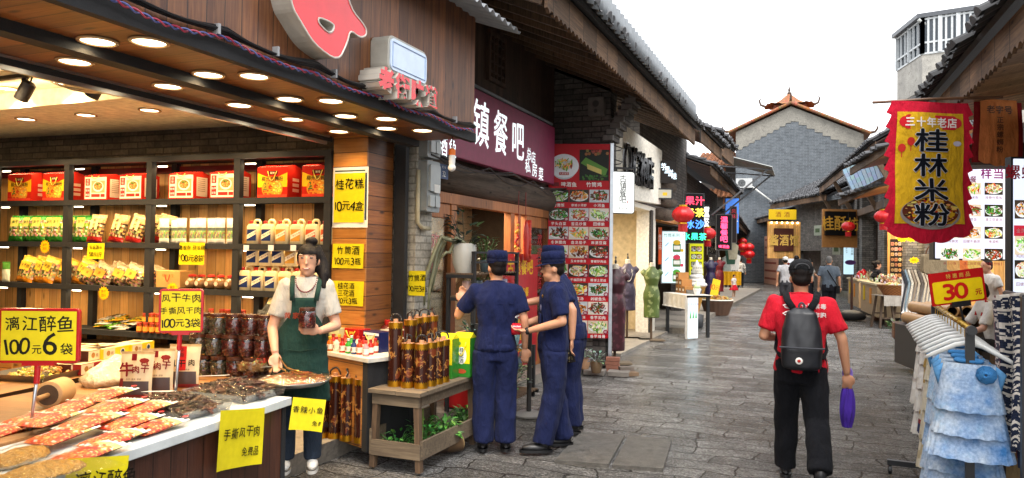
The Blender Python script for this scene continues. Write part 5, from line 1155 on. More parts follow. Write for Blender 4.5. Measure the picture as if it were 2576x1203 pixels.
# green-yellow gift boxes on the bench end
def f_gy(m, w, h):
    m.rect(-w/2, w/2, h*.35, h, -.001, hx('e6d41c')); m.disc(0, h*.55, w*.3, -.002, 20, hx('f0f0e4'), h*.22); write(m, '桂花酒', 0, h*.55, h*.13, BLACK, -.003, .02, vert=True); m.disc(-w*.2, h*.86, w*.16, -.002, 10, hx('6a9a3a'), h*.05); m.disc(0, h*.15, w*.3, -.002, 14, hx('b04a2a'), h*.06)
q = on(1118, 955, z=BZ)
for i in range(2):
    t = giftbox('gift_box', ['yellow and green 桂花酒 gift box at the end of the bench, nearer one', 'yellow and green 桂花酒 gift box at the end of the bench, farther one'][i], .16, .34, .13, hx('2f7a2a'), f_gy, Vector((q.x+.10*i-.03, q.y+.14*i+.04, BZ)), 0, BZ, .35, hx('e8d030'))
    mb = MB(hx('d8cc28')); mb.add([(-.08, 0, .34), (.08, 0, .34), (.08, .13, .34), (-.08, .13, .34), (-.08, .065, .385), (.08, .065, .385)], [(0, 1, 5, 4), (4, 5, 2, 3), (1, 2, 5), (0, 4, 3)]); mb.build('roof_flap', 'gloss', t)
# ---------------------------------------------------------------- plants
def leafy(mb, n, rx, h, ls, cols, z0=0, droop=.3):
    for k in range(n):
        a = rnd.uniform(0, 2*PI); r = rx*math.sqrt(rnd.random()); z = z0+h*rnd.random()**.8; p = Vector((r*math.cos(a), r*math.sin(a), z))
        d = Vector((math.cos(a+rnd.uniform(-.8, .8)), math.sin(a+rnd.uniform(-.8, .8)), rnd.uniform(-droop, .8))).normalized(); s_ = ls*rnd.uniform(.6, 1.3)
        q = d.cross(Vector((0, 0, 1))).normalized()*s_*.28; up = Vector((0, 0, s_*.1)); c = tuple(g*rnd.uniform(.6, 1.35) for g in rnd.choice(cols))
        mb.add([p, p+d*s_*.45+q+up, p+d*s_, p+d*s_*.45-q+up], [(0, 1, 2, 3)], c)
        if k % 3 == 0: mb.tube([(p.x*.2, p.y*.2, z0-.02), (p.x*.6, p.y*.6, z*.6+z0*.4), p], .0025, 4, cols[0])
GR = [hx('4a6a38'), hx('6a8a4c'), hx('3a5230')]; GY = [hx('7c8f80'), hx('8a9c8c'), hx('5a6e5e')]
def potted(label, loc, r, h, pc, n, rx, ph, ls, cols, group='potted plants on the black rack', prof=None, name='potted_plant'):
    t = thing(name, label, 'plant', loc, rnd.uniform(0, 6), group)
    mb = MB(pc); mb.lathe(prof or [(r*.7, 0), (r*.9, h*.3), (r, h*.8), (r*.95, h), (r*.8, h), (r*.75, h*.85)], 16); mb.build('pot', 'gloss', t, smooth=True, angle=60)
    mb = MB(); mb.lathe([(.0, h*.86), (r*.78, h*.85)], 12, hx('3a2c22'), cap=False); leafy(mb, n, rx, ph, ls, cols, h*.85); mb.build('foliage', 'leaf', t); return t
rk = thing('plant_rack', 'black metal stepped rack with slatted boards holding potted plants', 'rack', (-3.48, 6.62, 0))
LV = [(0, .30, 1.50), (0.05, .38, 1.27), (.16, .46, .68), (.22, .52, .44), (.28, .58, .2)]
mb = MB()
for x, y in ((.02, .02), (.02, 1.15), (.3, .02), (.3, 1.15)): mb.box(x-.018, x+.018, y-.018, y+.018, .1, 1.72 if x > .1 else 1.5)
for x, y in ((.52, .02), (.52, 1.15)): mb.box(x-.018, x+.018, y-.018, y+.018, .1, .68)
for z in (1.62, 1.72): mb.box(.28, .32, .0, 1.17, z-.02, z)
for x0, x1, z in LV:
    mb.box(x0, x1, -.01, .02, z-.05, z-.015); mb.box(x0, x1, 1.15, 1.18, z-.05, z-.015)
mb.build('rack_frame', MATS['m_steel'], rk)
mb = MB()
for x0, x1, z in LV:
    for k in range(16): mb.box(x0, x1, .0+.073*k, .05+.073*k, z-.015, z)
mb.build('slatted_board', MATS['m_oldv'], rk)
def rp(x, y, k): return (-3.48+x, 6.62+y, LV[k][2])
t = potted('large grey-white vase with dark rubber leaves on top of the rack', rp(.14, .12, 0), .12, .30, hx('b8b6ae'), 60, .15, .38, .11, [hx('26382a'), hx('3a4f38'), hx('1c2a20')], prof=[(.085, 0), (.12, .1), (.128, .26), (.12, .3), (.10, .3), (.1, .27)])
mb = MB(hx('8a8a6c'))
for k in range(4):
    s_ = [(-.02, .05), (.08, -.02), (.1, .1), (.12, .18)][k]; dz = [.15, .5, .78, .62][k]
    mb.tube([(s_[0]*.5, s_[1]*.5, .3), (s_[0]+.1, s_[1], .36), (s_[0]+.16, s_[1]+.03, .2), (s_[0]+.19+.02*k, s_[1]+.05, .3-dz*.6), (s_[0]+.24, s_[1]+.07, .3-dz)], [.018, .02, .02, .018, .009], 8)
t2 = mb.build('trailing_cactus', 'leaf', t, smooth=True)
potted('jade-like green plant in a glazed pot on top of the rack', rp(.15, .62, 0), .07, .13, hx('55666a'), 120, .14, .26, .05, GR)
potted('small plant in a pale glazed pot at the far end of the rack top', rp(.15, .95, 0), .06, .1, hx('9aa0a0'), 60, .1, .15, .05, GR)
for i, (y, pc, nm_) in enumerate([(.1, 'b09088', 'pink-grey'), (.3, '4a5258', 'slate'), (.52, '7a6244', 'brown'), (.74, '2c3a52', 'navy'), (.96, '9a90a4', 'lilac')]):
    potted('%s glazed pot on the second shelf of the plant rack' % nm_, rp(.2, y, 1), .065, .15, hx(pc), 14, .06, .05, .05, GR)
for i, (y, pc, n, nm_) in enumerate([(.12, '7a8a88', 130, 'thick silvery succulents nearest the bench'), (.42, '8c9494', 120, 'silvery succulents spilling over the pot rim'), (.72, 'a08468', 60, 'tan rounded pot with sparse succulents'), (1.0, '7fa0a8', 60, 'pale blue dripped-glaze pot with succulents')]):
    potted(nm_ + ' on the third shelf of the rack', rp(.32, y, 2), .085, .13, hx(pc), n, .17, .2, .06, GY)
for i, (y, pc, n, nm_) in enumerate([(.15, '5a4a40', 90, 'brown pot'), (.5, 'b8b0b4', 80, 'white-purple glazed pot'), (.9, '6a7a8a', 90, 'blue-grey pot')]):
    potted('succulents in a %s on the low shelf of the rack' % nm_, rp(.40, y, 3), .08, .12, hx(pc), n, .14, .16, .055, GY)
potted('bushy grey-green plant at the foot of the rack', rp(.45, .6, 4), .09, .12, hx('4a4038'), 220, .22, .26, .06, [hx('5c6e58'), hx('7a8c70')])
mb = MB(hx('9a1418')); mb.box(-3.55, -3.25, 6.75, 7.5, .12, .5); mb.box(-3.56, -3.24, 6.74, 7.51, .5, .53); tag(mb.build('red_crate', 'satin'), 'red plastic crate under the plant rack', 'crate')
# greenery in and around the bench planter
for i, (x, y, n, h) in enumerate([(-3.0, 5.35, 90, .2), (-3.05, 5.75, 80, .16), (-3.12, 5.15, 60, .14)]):
    mb = MB(); leafy(mb, n, .13, h, .05, [hx('4a8a3a'), hx('6aa84c'), hx('3a6a30')]); tag(mb.build('herb_plant', 'leaf', None, loc=(x, y, .11)), 'fresh green herb growing in the bench planter, %s' % ['middle clump with a stake', 'rear clump', 'front clump'][i], 'plant', 'herbs in the planter')
mb = MB(hx('8a9a4a')); mb.tube([(-3.0, 5.33, .1), (-2.99, 5.32, .42)], .006, 6); tag(mb.build('plant_stake', 'satin'), 'thin yellow stake in the bench planter', 'stake')
for i, (px, py, rz) in enumerate([(1120, 1140, .9), (1172, 1100, .8)]):
    q = on(px, py, z=0); t = thing('bamboo_planter', ['cut bamboo planter lying on the paving, nearer one with end grain showing', 'cut bamboo planter lying on the paving behind the first, with green sprouts'][i], 'planter', (q.x, q.y, .075), (0, 0, rz), 'lying bamboo planters')
    M = Matrix.Rotation(PI/2, 4, 'Y'); mb = MB(hx('4a3424')); mb.lathe([(.06, -.16), (.075, -.15), (.07, 0), (.075, .14), (.065, .15)], 18, M=M, cs=[hx('b89a6a'), hx('3c2c20'), hx('5a442e'), hx('b89a6a')]); mb.build('bamboo_shell', 'satin', t, smooth=True, angle=50)
    mb = MB(hx('c8a878')); mb.lathe([(.045, -.162), (.062, -.161)], 18, M=M, cap=False); mb.lathe([(.0, -.150), (.045, -.162)], 16, hx('6a4a30'), M=M, cap=False); mb.build('end_grain', 'matte', t)
    mb = MB(); leafy(mb, 90, .10, .16, .07, [hx('4a8a3a'), hx('6aa84c')], .05, .9); mb.build('foliage', 'leaf', t)
for i, (px, py, pc, nm_) in enumerate([(1470, 928, 'b08a6a', 'clay pot with a red dot'), (1448, 920, '2a4a58', 'dark teal glazed pot'), (1500, 938, '6a5640', 'lying bamboo section')]):
    q = on(px, py, z=.06); potted('%s with succulent beside the menu board foot' % nm_, (q.x, q.y, .06), .085, .16, hx(pc), 40, .1, .14, .06, GY, 'pots by the menu board')
q = on(1465, 940, z=0); mb = MB(hx('77716a')); 
for i in range(3): mb.rbox(-.32+.34*i, -.02+.34*i, -.12, .12, 0, .06, .02, axis='z')
tag(mb.build('stone_slab', 'matte', None, loc=(q.x, q.y+.05, 0), rz=.1), 'row of flat stones carrying the pots by the menu board', 'stones')
for i, (dx, n) in enumerate([(.18, 4), (.40, 2), (.5, 1)]):
    q = on(1530, 935, z=0); mb = MB([hx('8a5a48'), hx('6a6058'), hx('77604a')][i])
    for k in range(n): mb.box(-.10+.01*(k % 2), .10+.01*(k % 2), -.06, .06, .055*k, .055*k+.05)
    tag(mb.build('brick_stack', 'matte', None, loc=(q.x+dx-.12, q.y-.1*i, 0), rz=.2+.3*i), ['short stack of red bricks at the menu board post', 'two old bricks lying on the paving', 'single brick lying on the paving'][i], 'bricks')
# ---------------------------------------------------------------- restaurant things: menu board, posters, light box
def dish(mb, x, z, w, h, y, seed, plate='white', bgc=None):
    r = random.Random(seed); pal = [[('5a8a2c'), ('8ab84a'), ('e8e4d0'), ('c8d89a')], ['8a4a1c', 'c8782c', 'e0a84a', '5a2a14'], ['3a2418', '6a3a24', 'b83a1c', '4a6a24'], ['e8b84a', 'c8401e', 'e0d0a0', '6a9a34'], ['2c6a24', '4f9a34', '8a3a1c', '1c4a1c'], ['e8d8b0', 'd0a868', 'b04a24', '7aa04a']][seed % 6]
    mb.rect(x-w/2, x+w/2, z-h/2, z+h/2, y, bgc or hx(['2a241e', 'd8cfc0', '3a3028', 'c8b8a0', 'b8c0c4'][seed % 5]))
    a, b = w*.47, h*.40; mb.disc(x, z-h*.03, a, y-.0015, 24, hx('d9dcdc'), b); mb.disc(x, z-.0*h, a*.84, y-.002, 24, hx('c2c4c2'), b*.8); cs = [hx(c) for c in pal]
    for k in range(64):
        t_ = r.uniform(0, 2*PI); q = math.sqrt(r.random())*.90; xx, zz = x+a*q*math.cos(t_), z+.02*h+b*q*math.sin(t_); s_ = w*r.uniform(.03, .085); al = r.uniform(0, PI)
        u = Vector((math.cos(al), math.sin(al)))*s_*r.uniform(1, 2.2); v = Vector((-math.sin(al), math.cos(al)))*s_*.5
        c = tuple(g*r.uniform(.55, 1.25) for g in r.choice(cs)); yy = y-.0024-.00006*k
        mb.add([(xx-u.x-v.x*.4, yy, zz-u.y-v.y*.4), (xx+v.x*-1, yy, zz-v.y), (xx+u.x-v.x*.3, yy, zz+u.y-v.y*.3), (xx+u.x*.8+v.x, yy, zz+u.y*.8+v.y), (xx-u.x*.6+v.x, yy, zz-u.y*.6+v.y)], [(0, 1, 2, 3, 4)], c)
pr = on(1530, 848, D=10.94); pl_ = on(1375, 848, D=11.0)
MN = Fr((pl_.x, pl_.y), (pr.x, pr.y)); W_ = MN.L; z0 = pr.z-.02; z1 = on(1530, 361, D=10.94).z; H_ = z1-z0
t = thing('menu_board', 'tall red menu board with rows of dish photographs and white names', 'menu', MN.w(W_/2, 0, z0), MN.rz)
mb = MB(hx('b3101c')); mb.box(-W_/2, W_/2, 0, .10, 0, H_); mb.build('panel', 'print', t)
mb = MB(hx('b9bdc2')); mb.box(W_/2+.002, W_/2+.05, -.02, .12, -.45, H_+.01); mb.build('side_post', 'metal', t)
mb = MB(); its = []; Y = -.004
top = H_*.865
mb.disc(-W_*.25, H_*.885, W_*.24, Y, 28, hx('dfe3e6'), H_*.062); mb.disc(-W_*.25, H_*.867, W_*.2, Y+.001, 28, hx('b9c0c6'), H_*.052); dish(mb, -W_*.25, H_*.893, W_*.33, H_*.075, Y-.0005, 3, bgc=hx('dfe3e6'))
mb.rect(W_*.0, W_*.48, H_*.81, H_*.97, Y, hx('1c2018')); mb.add([(W_*.02, Y-.001, H_*.90), (W_*.10, Y-.001, H_*.93), (W_*.46, Y-.001, H_*.87), (W_*.42, Y-.001, H_*.83)], [(0, 3, 2, 1)], hx('5a8a3a')); mb.add([(W_*.12, Y-.002, H_*.897), (W_*.36, Y-.002, H_*.867), (W_*.36, Y-.002, H_*.842), (W_*.13, Y-.002, H_*.87)], [(0, 3, 2, 1)], hx('c8b868'))
for k in range(40): mb.disc(W_*rnd.uniform(.03, .46), H_*rnd.uniform(.815, .84), .02*rnd.uniform(.5, 1), Y-.0015-.00002*k, 6, tuple(q*rnd.uniform(.5, 1.3) for q in hx('3f6a2a')))
for k in range(10): mb.disc(W_*rnd.uniform(.03, .46), H_*rnd.uniform(.945, .965), .025, Y-.0015-.00002*k, 6, tuple(q*rnd.uniform(.5, 1.2) for q in hx('9a6a3a')))
mb.rect(-W_*.33, -W_*.17, H_*.838, H_*.852, Y-.006, hx('a81c24')); its.append((('大厨推荐', -W_*.25, H_*.845, .032), dict(c=WHITE, y=Y-.007))); its.append((('大厨推荐', W_*.26, H_*.962, .035), dict(c=hx('d8504a'), y=Y-.007)))
its += [(('啤酒鱼', -W_*.17, H_*.79, .075), dict(c=WHITE, y=Y, bold=.02, jit=.4)), (('竹筒鸡', W_*.24, H_*.79, .075), dict(c=WHITE, y=Y, bold=.02, jit=.4))]
mb.rect(-W_*.45, -W_*.33, H_*.78, H_*.80, Y, hx('6a1218'))
names = ['竹筒饭', '恭城小河虾', '小河鱼', '芋头白菜', '苦瓜炒蛋', '田螺酿', '冬笋腊肉', '盘龙茄子', '麻婆豆腐', '清蒸桂鱼', '玉米排骨汤', '青椒炒肉丝', '虎皮青椒', '干煸四季豆', '醋溜土豆丝', '三鲜汤', '豆腐汤', '剁椒鱼头', '酸菜鱼', '干锅鱿鱼须', '香芋扣肉', '蒜蓉菜心', '青菜心', '香芋排骨']
pr_ = [0, 0, 0, 28, 25, 45, 45, 30, 25, 60, 45, 30, 20, 25, 20, 0, 55, 68, 0, 55, 68, 0, 28, 42]
rh = H_*.77/8; cw = W_*.985/3
for k in range(24):
    r_, c0 = divmod(k, 3); x = (c0-1)*cw; z = H_*.765-rh*r_-rh*.36; dish(mb, x, z, cw*.97, rh*.68, Y, k*7+r_)
    its.append(((names[k], x, z-rh*.5, .052 if len(names[k]) < 5 else .042), dict(c=WHITE, y=Y, bold=.02, jit=.3, gap=1.12)))
    if pr_[k]: mb.disc(x+cw*.38, z-rh*.25, .034, Y-.006, 14, hx('8a1c3a')); its.append(((str(pr_[k]), x+cw*.38, z-rh*.25, .032), dict(c=WHITE, y=Y-.0065)))
mb.build('dish_photos', 'print', t); letters(t, its)
mb = MB(); mb.box(-.9, .12, .0, .35, -.03, z0-.02); tag(mb.build('brick_plinth', MATS['m_greybrick'], None, loc=MN.w(W_-.05, .12, .03), rz=MN.rz), 'low grey brick base wall under the menu board', 'wall')
# red posters behind the men
PF2 = Fr((-3.72, 8.0), rz=PI/2)
xa = PF2.p(1288, 700)[0]; t = thing('poster', 'red set-meal poster with yellow lettering behind the uniformed men', 'poster', PF2.w(9.15-8.0, .0, .18), PF2.rz)
mb = MB(hx('b81420')); mb.box(-.70, .70, -.012, 0, 0, 1.52); mb.build('panel', 'satin', t)
letters(t, [((s, x, z, h), dict(c=hx('e8b62a'), y=-.014, bold=.03)) for s, x, z, h in [('古镇餐吧', .05, 1.34, .22), ('2人套餐', .1, 1.0, .14), ('双人套餐', .1, .78, .13), ('啤酒鱼', .0, .6, .12), ('128元套餐', .0, .42, .13), ('无骨鱼 姜葱小河', 0, .24, .075), ('时蔬 炒蛋 炒时蔬', 0, .1, .075)]])
for i, (px, c, lab) in enumerate([(1300, hx('b8241c'), 'string of red firecracker ornaments hanging at the restaurant door'), (1318, hx('c02a1c'), 'red cloth fish and knot ornament hanging at the restaurant door')]):
    q = on(px, 600, x=-3.66); t = thing('hanging_ornament', lab, 'ornament', q, PI/2); mb = MB(c)
    if i == 0:
        for k in range(46): mb.ball((rnd.uniform(-.05, .05), rnd.uniform(-.04, .0), .2-.024*k), (.03, .02, .02), 6, rnd.choice([c, hx('d8602a'), hx('d8a030')]), Euler((0, rnd.uniform(-1, 1), 0)).to_matrix())
    else:
        mb.loft([(0, -.03, .25, .01, .01), (0, -.03, .15, .06, .03), (.02, -.03, 0, .09, .035), (0, -.03, -.2, .05, .03), (.05, -.03, -.3, .09, .02)], 12); mb.tube([(.12, -.03, .25), (.12, -.03, -.3)], .03, 8)
        for k in range(8): mb.ball((.12, -.03, .2-.07*k), .035, 6, hx('d8502a'))
    mb.build('ornament_body', 'satin', t, smooth=True); mb = MB(hx('8a1a14')); mb.tube([(0, -.02, .2), (0, -.02, .62)], .005, 5); mb.build('cord', 'satin', t)
# little cabinet light box 古镇餐吧
pa, pb = on(1538, 535, D=11.15), on(1594, 535, D=11.25); LF = Fr((pa.x, pa.y), (pb.x, pb.y)); zt = on(1566, 433, D=11.2).z; h = zt-pa.z
t = thing('light_box_sign', 'white rounded hanging light box with black brush characters 古镇餐吧', 'sign', LF.w(LF.L/2, 0, pa.z), LF.rz)
w2 = LF.L/2; mb = MB(hx('1c1a1a')); mb.rbox(-w2-.012, w2+.012, 0, .10, -.012, h+.012, .04, seg=5); mb.build('box_case', 'satin', t)
mb = MB(hx('e9ebe6')); mb.rbox(-w2, w2, -.006, -.001, 0, h, .035, seg=5); mb.build('box_face', 'backlit', t)
letters(t, [((ch, -.0, h*.84-k*h*.17, .12), dict(c=BLACK, y=-.008, jit=.5, bold=.012)) for k, ch in enumerate('古镇餐吧')]+[(('啤酒鱼', 0, h*.11, .04), dict(c=BLACK, y=-.008, gap=1.5)), (('Beer fish', 0, h*.05, .02), dict(c=BLACK, y=-.008))])
mb = MB(hx('a82a1c')); mb.rbox(.07, .085, -.008, -.007, h*.24, h*.30, .004); mb.build('seal_mark', 'print', t)
mb = MB(BLACK); mb.box(-w2-.1, w2+.02, .03, .06, h+.05, h+.08); mb.box(-.1, -.08, .035, .055, h, h+.05); mb.box(.08, .1, .035, .055, h, h+.05)
mb.tube([(-w2+.2*math.sin(k*.9), .05, h+.1+.03*k) for k in range(14)], .008, 5); mb.build('hanger', 'satin', t)
# belt-barrier posts standing by the door
for i, (px, py) in enumerate([(1330, 1045), (1195, 1068)]):
    q = on(px, py, z=0); t = thing('barrier_post', ['dark barrier post on a round base between the uniformed men', 'barrier post on a round base behind the bench'][i], 'post', (q.x, q.y, 0), 0, 'barrier posts')
    mb = MB(hx('6a6866')); mb.lathe([(.17, 0), (.17, .015), (.12, .035), (.03, .045)], 24); mb.build('base', 'satin', t, smooth=True, angle=40)
    mb = MB(hx('2e2c2c')); mb.lathe([(.025, .04), (.025, .92), (.03, .93), (.03, 1.0)], 14); mb.build('pole', 'satin', t, smooth=True, angle=40)
# ================================================================ houses along the street
def house(name, label, A, B, h, wallm, ops=(), roof=None, parts=(), z=0, depth=.3, inside=None):
    fr = Fr(A, B); t = thing(name, label, 'building', fr.w(0, 0, z), fr.rz); L = fr.L
    mb = MB(); wallo(mb, 0, L, 0, depth, 0, h, list(ops)); mb.build('wall', MATS[wallm], t)
    if inside: mb = MB(inside); mb.box(-.05, L+.05, 2.2, 2.3, 0, h); mb.box(-.05, 0, depth, 2.2, 0, h); mb.box(L, L+.05, depth, 2.2, 0, h); mb.box(0, L, depth, 2.2, h-.05, h); mb.build('room', 'matte', t)
    if roof:
        ov, ze, dp, zr = roof[:4]; e0, e1 = roof[4] if len(roof) > 4 else (-.3, L+.3)
        mb = MB(); mb.add([(e0, -ov, ze-.09), (e1, -ov, ze-.09), (e1, .1, ze-.09+(zr-ze)*(ov+.1)/(ov+dp)), (e0, .1, ze-.09+(zr-ze)*(ov+.1)/(ov+dp))], [(3, 2, 1, 0)]); mb.build('eave_boarding', MATS['m_rafter'], t, solid=.02)
        fascia(t, e1-e0, -ov-.03, ze-.30, ze-.06, e0, .16); tile_roof(t, e1-e0, -ov-.1, ze, dp, zr, .21, .27, e0, jit=1.8, name='tiled_roof')
    return t, fr
def flatsign(name, label, x0, y0, x1, y1, D, c, th=.08, rz=None, frame=None, m='satin', fm='print', group=None, cat='sign'):
    """a board measured in the picture, facing up the street at depth D"""
    a, b = on(x0, y1, D=D), on(x1, y1, D=D); top = on((x0+x1)/2, y0, D=D).z; z0 = a.z; r = YAW if rz is None else rz
    t = thing(name, label, cat, ((a.x+b.x)/2, (a.y+b.y)/2, z0), r, group); w, h = (b-a).length, top-z0
    if frame: mb = MB(frame); mb.box(-w/2-.02, w/2+.02, -.004, th, -.02, h+.02); mb.build('board_frame', m, t)
    mb = MB(c); mb.rbox(-w/2, w/2, -.012, th-.01, 0, h, .005); mb.build('panel', fm, t); return t, w, h
def lantern(r, label, loc, group='red lanterns over the street', tass=True):
    t = thing('lantern', label, 'lantern', loc, 0, group)
    mb = MB(hx('c81418')); n = 24
    mb.sheet(lambda u, v: ((r*(.35+.65*math.sin(PI*v)**.7)*(1-.05*abs(math.sin(12*PI*u))**3))*math.cos(2*PI*u), (r*(.35+.65*math.sin(PI*v)**.7)*(1-.05*abs(math.sin(12*PI*u))**3))*math.sin(2*PI*u), (v-.5)*r*1.45), 48, 12); mb.build('lantern_shade', 'satin', t, smooth=True)
    mb = MB(hx('c89a30')); mb.lathe([(r*.38, r*.70), (r*.4, r*.72), (r*.4, r*.86), (r*.3, r*.88)], 16); mb.lathe([(r*.38, -r*.86), (r*.4, -r*.84), (r*.4, -r*.72)], 16); mb.build('gold_cap', 'metal', t)
    mb = MB(hx('b81018')); 
    for k in range(14): a = 2*PI*k/14; mb.tube([(r*.36*math.cos(a), r*.36*math.sin(a), -r*.84), (r*.34*math.cos(a), r*.34*math.sin(a), -r*1.55)], r*.07, 5)
    mb.build('fringe', 'satin', t); mb = MB(BLACK); mb.tube([(0, 0, r*.85), (0, 0, r*2.2)], .006, 5); mb.build('cord', 'satin', t); return t
# dress shop
ds, DF = house('dress_shop', 'dress shop with cream sign wall and open beige doorway', (-3.4, 12.2), (-3.4, 16.55), 2.78, 'm_plaster', [(.25, 3.75, 0, 2.68)], None, inside=hx('cdbd9c'))
mb = MB(); xa, za = DF.p(1550, 312); xb, zb = DF.p(1652, 380); mb.add([(xa, -.12, 2.74), (xb, -.12, 2.86), (xb, -.12, zb), (xa, -.12, za), (xa, 0, 2.74), (xb, 0, 2.86), (xb, 0, zb), (xa, 0, za)], [(0, 1, 2, 3), (7, 6, 5, 4), (1, 0, 4, 5), (2, 1, 5, 6), (3, 2, 6, 7), (0, 3, 7, 4)]); mb.build('sign_wall', MATS['m_plaster'], ds)
mb = MB(); mb.side = hx('141414')
for ch, px, py, h in (('旗', 1597, 418, .75), ('袍', 1616, 428, .75), ('店', 1633, 436, .72)): a, z = DF.p(px, py, -.16); write(mb, ch, a, z, h, hx('22201f'), -.2, .02, ext=.08)
a, z = DF.p(1577, 405, -.16); mb.tube([(a+.22*math.cos(k*PI/10), -.17, z+.3*math.sin(k*PI/10)) for k in range(21)], .035, 6, hx('22201f'), cap=False); write(mb, '川', a, z, .25, hx('22201f'), -.18)
mb.build('lettering', 'gloss', ds)
mb = MB(hx('3a3633')); mb.box(3.75, 3.95, -.03, .02, 0, 2.7); mb.box(.05, .25, -.03, .02, 0, 2.7); mb.build('door_post', 'matte', ds)
mb = MB((1, .9, .7)); a0 = [(.9, 2.19, .9), (.9, 2.19, 2.0), (1.3, 2.19, 2.3), (2.6, 2.19, 2.3), (3.0, 2.19, 2.0), (3.0, 2.19, .9)]; mb.tube(a0, .03, 6); mb.build('niche_light', 'lamp', ds)
l = bpy.data.lights.new('shop_glow', 'AREA'); l.size = 1.5; l.energy = 45; l.color = (1, .84, .62); lo = bpy.data.objects.new('shop_glow', l); col.objects.link(lo); lo.parent = ds; lo.location = (2, 1.2, 2.6)
# mannequins
def mannequin(label, px, py, c1, c2, h=1.62, hem=.42, rz=YAW, pearls=False, D=None, sleeve=False, z=0, loc=None):
    q = loc or on(px, py, z=z); t = thing('mannequin', label, 'mannequin', (q.x, q.y, z), rz, 'dress mannequins'); s = h/1.62
    def cf(co): n = noise.noise(co*11)+.5*noise.noise(co*23); return c2 if n > .28 else tuple(k*(.85+.3*noise.noise(co*4)) for k in c1)
    mb = MB(); mb.loft([(0, 0, hem, .155, .10), (0, 0, hem+.25, .15, .105), (0, 0, .85, .165, .12), (0, 0, .95, .155, .115), (0, 0, 1.08, .115, .09), (0, -.01, 1.22, .15, .115), (0, 0, 1.34, .16, .095), (0, 0, 1.40, .09, .07), (0, 0, 1.455, .052, .052)], 24)
    for s_ in (-1, 1): mb.tube([(s_*.12, 0, 1.36), (s_*.20, 0, 1.30)], [.06, .05], 10)
    me = fuse(mb, .014*max(s, .7), 3, .006, 9, 'dress', .2); paint(me, c1, 'satin', cf); o = put(me, 'dress', t); o.scale = (s, s, s)
    mb = MB(hx('d8ccb8')); mb.lathe([(.05*s, 1.45*s), (.045*s, 1.52*s), (.03*s, 1.53*s)], 12); mb.build('neck_block', 'satin', t); mb = MB(BLACK); mb.lathe([(.012, 1.53*s), (.02, 1.56*s), (.008, 1.6*s), (.015, 1.63*s), (.0, 1.66*s)], 10); mb.build('finial', 'gloss', t)
    mb = MB(); mb.tube([(0, 0, .03), (0, 0, .6*s)], .022*s, 10); mb.build('pole', MATS['m_oldv'], t); mb = MB(); mb.box(-.25*s, .25*s, -.13*s, .13*s, 0, .03); mb.build('base', MATS['m_old'], t)
    if pearls:
        mb = MB(hx('e6e0d4'))
        for k in range(26): a = PI*k/25; mb.ball((.085*math.cos(a), -.105-.02*math.sin(a), 1.40-.22*math.sin(a)), .009, 6)
        for k in range(22): a = PI*k/21; mb.ball((.065*math.cos(a), -.10-.02*math.sin(a), 1.42-.13*math.sin(a)), .008, 6)
        mb.build('pearl_necklace', 'gloss', t)
    return t
mannequin('mannequin in a dark plum velvet dress, half behind the menu board', 1546, 915, hx('401820'), hx('5a2a34'), 1.66, .2)
mannequin('mannequin in a dusty purple dress with a pearl necklace in the shop doorway', 1577, 853, hx('4c4256'), hx('5e5468'), 1.72, .55, pearls=True)
mannequin('mannequin in a green flowered dress at the doorway edge', 1638, 857, hx('5a6c30'), hx('8c965e'), 1.66, .45)
mannequin('distant mannequin in a long indigo dress by the street', 1787, 775, hx('241c40'), hx('30284e'), 1.78, .3)
mannequin('distant mannequin in a dark red dress behind the indigo one', 1809, 755, hx('6a101c'), hx('7c1a24'), 1.78, .3)
mannequin('small child mannequin in a grey-blue top and yellow skirt', 1797, 768, hx('5a6a70'), hx('c8b88a'), 1.05, .3)
# brick and timber house of the drink shops
h4, F4 = house('drink_shop_house', 'old brick and timber house with drink shop signs under a tiled eave', (-3.8, 16.6), (-3.7, 22.5), 5.2, 'm_darkbrick', [(.9, 5.2, 0, 2.55)], (1.5, 4.42, 2.5, 6.2, (-.9, 2.2)), inside=hx('4a4238'))
mb = MB()
for k, z in enumerate((2.65, 2.95, 3.3, 3.7)): mb.tube([(-.1, -.45, z), (.4, -.55, z), (.75+.1*(k % 2), -.6, z)], [.13, .15, .12], 10)
mb.build('beam_end', MATS['m_log'], h4, smooth=True)
tile_roof(h4, 3.6, -1.5, 4.75, 1.5, 5.9, .21, .27, 1.6, jit=2, name='upper_roof'); fascia(h4, 3.6, -1.45, 4.32, 4.68, 1.6, .16)
mb = MB((1, .85, .6)); mb.box(1.2, 4.8, 1.9, 1.95, 2.3, 2.36); mb.build('strip_light', 'lamp', h4)
mb = MB(hx('c8823a')); mb.box(1.2, 3.6, -.25, .0, 2.55, 2.85); mb.build('lit_canopy', 'satin', h4)
h5, F5 = house('far_shop_house', 'distant dark house with red lanterns and garments at its open front', (-3.9, 22.6), (-4.1, 33), 4.4, 'm_darkbrick', [(.5, 9.8, 0, 2.5)], (.9, 4.45, 3, 5.9), inside=hx('5a4636'))
h6, F6 = house('farthest_shop_house', 'farthest low house at the bend with a pale striped canopy', (-4.1, 33.4), (-5.2, 52), 3.6, 'm_darkbrick', [(1, 16, 0, 2.4)], (.7, 3.5, 3, 5.0), inside=hx('7a6248'))
for t_, fr_, e in ((h5, F5, 90), (h6, F6, 120)):
    l = bpy.data.lights.new('shop_glow', 'AREA'); l.size = 2; l.energy = e; l.color = (1, .84, .62); lo = bpy.data.objects.new('shop_glow', l); col.objects.link(lo); lo.parent = t_; lo.location = (fr_.L/2, 1.2, 2.5)
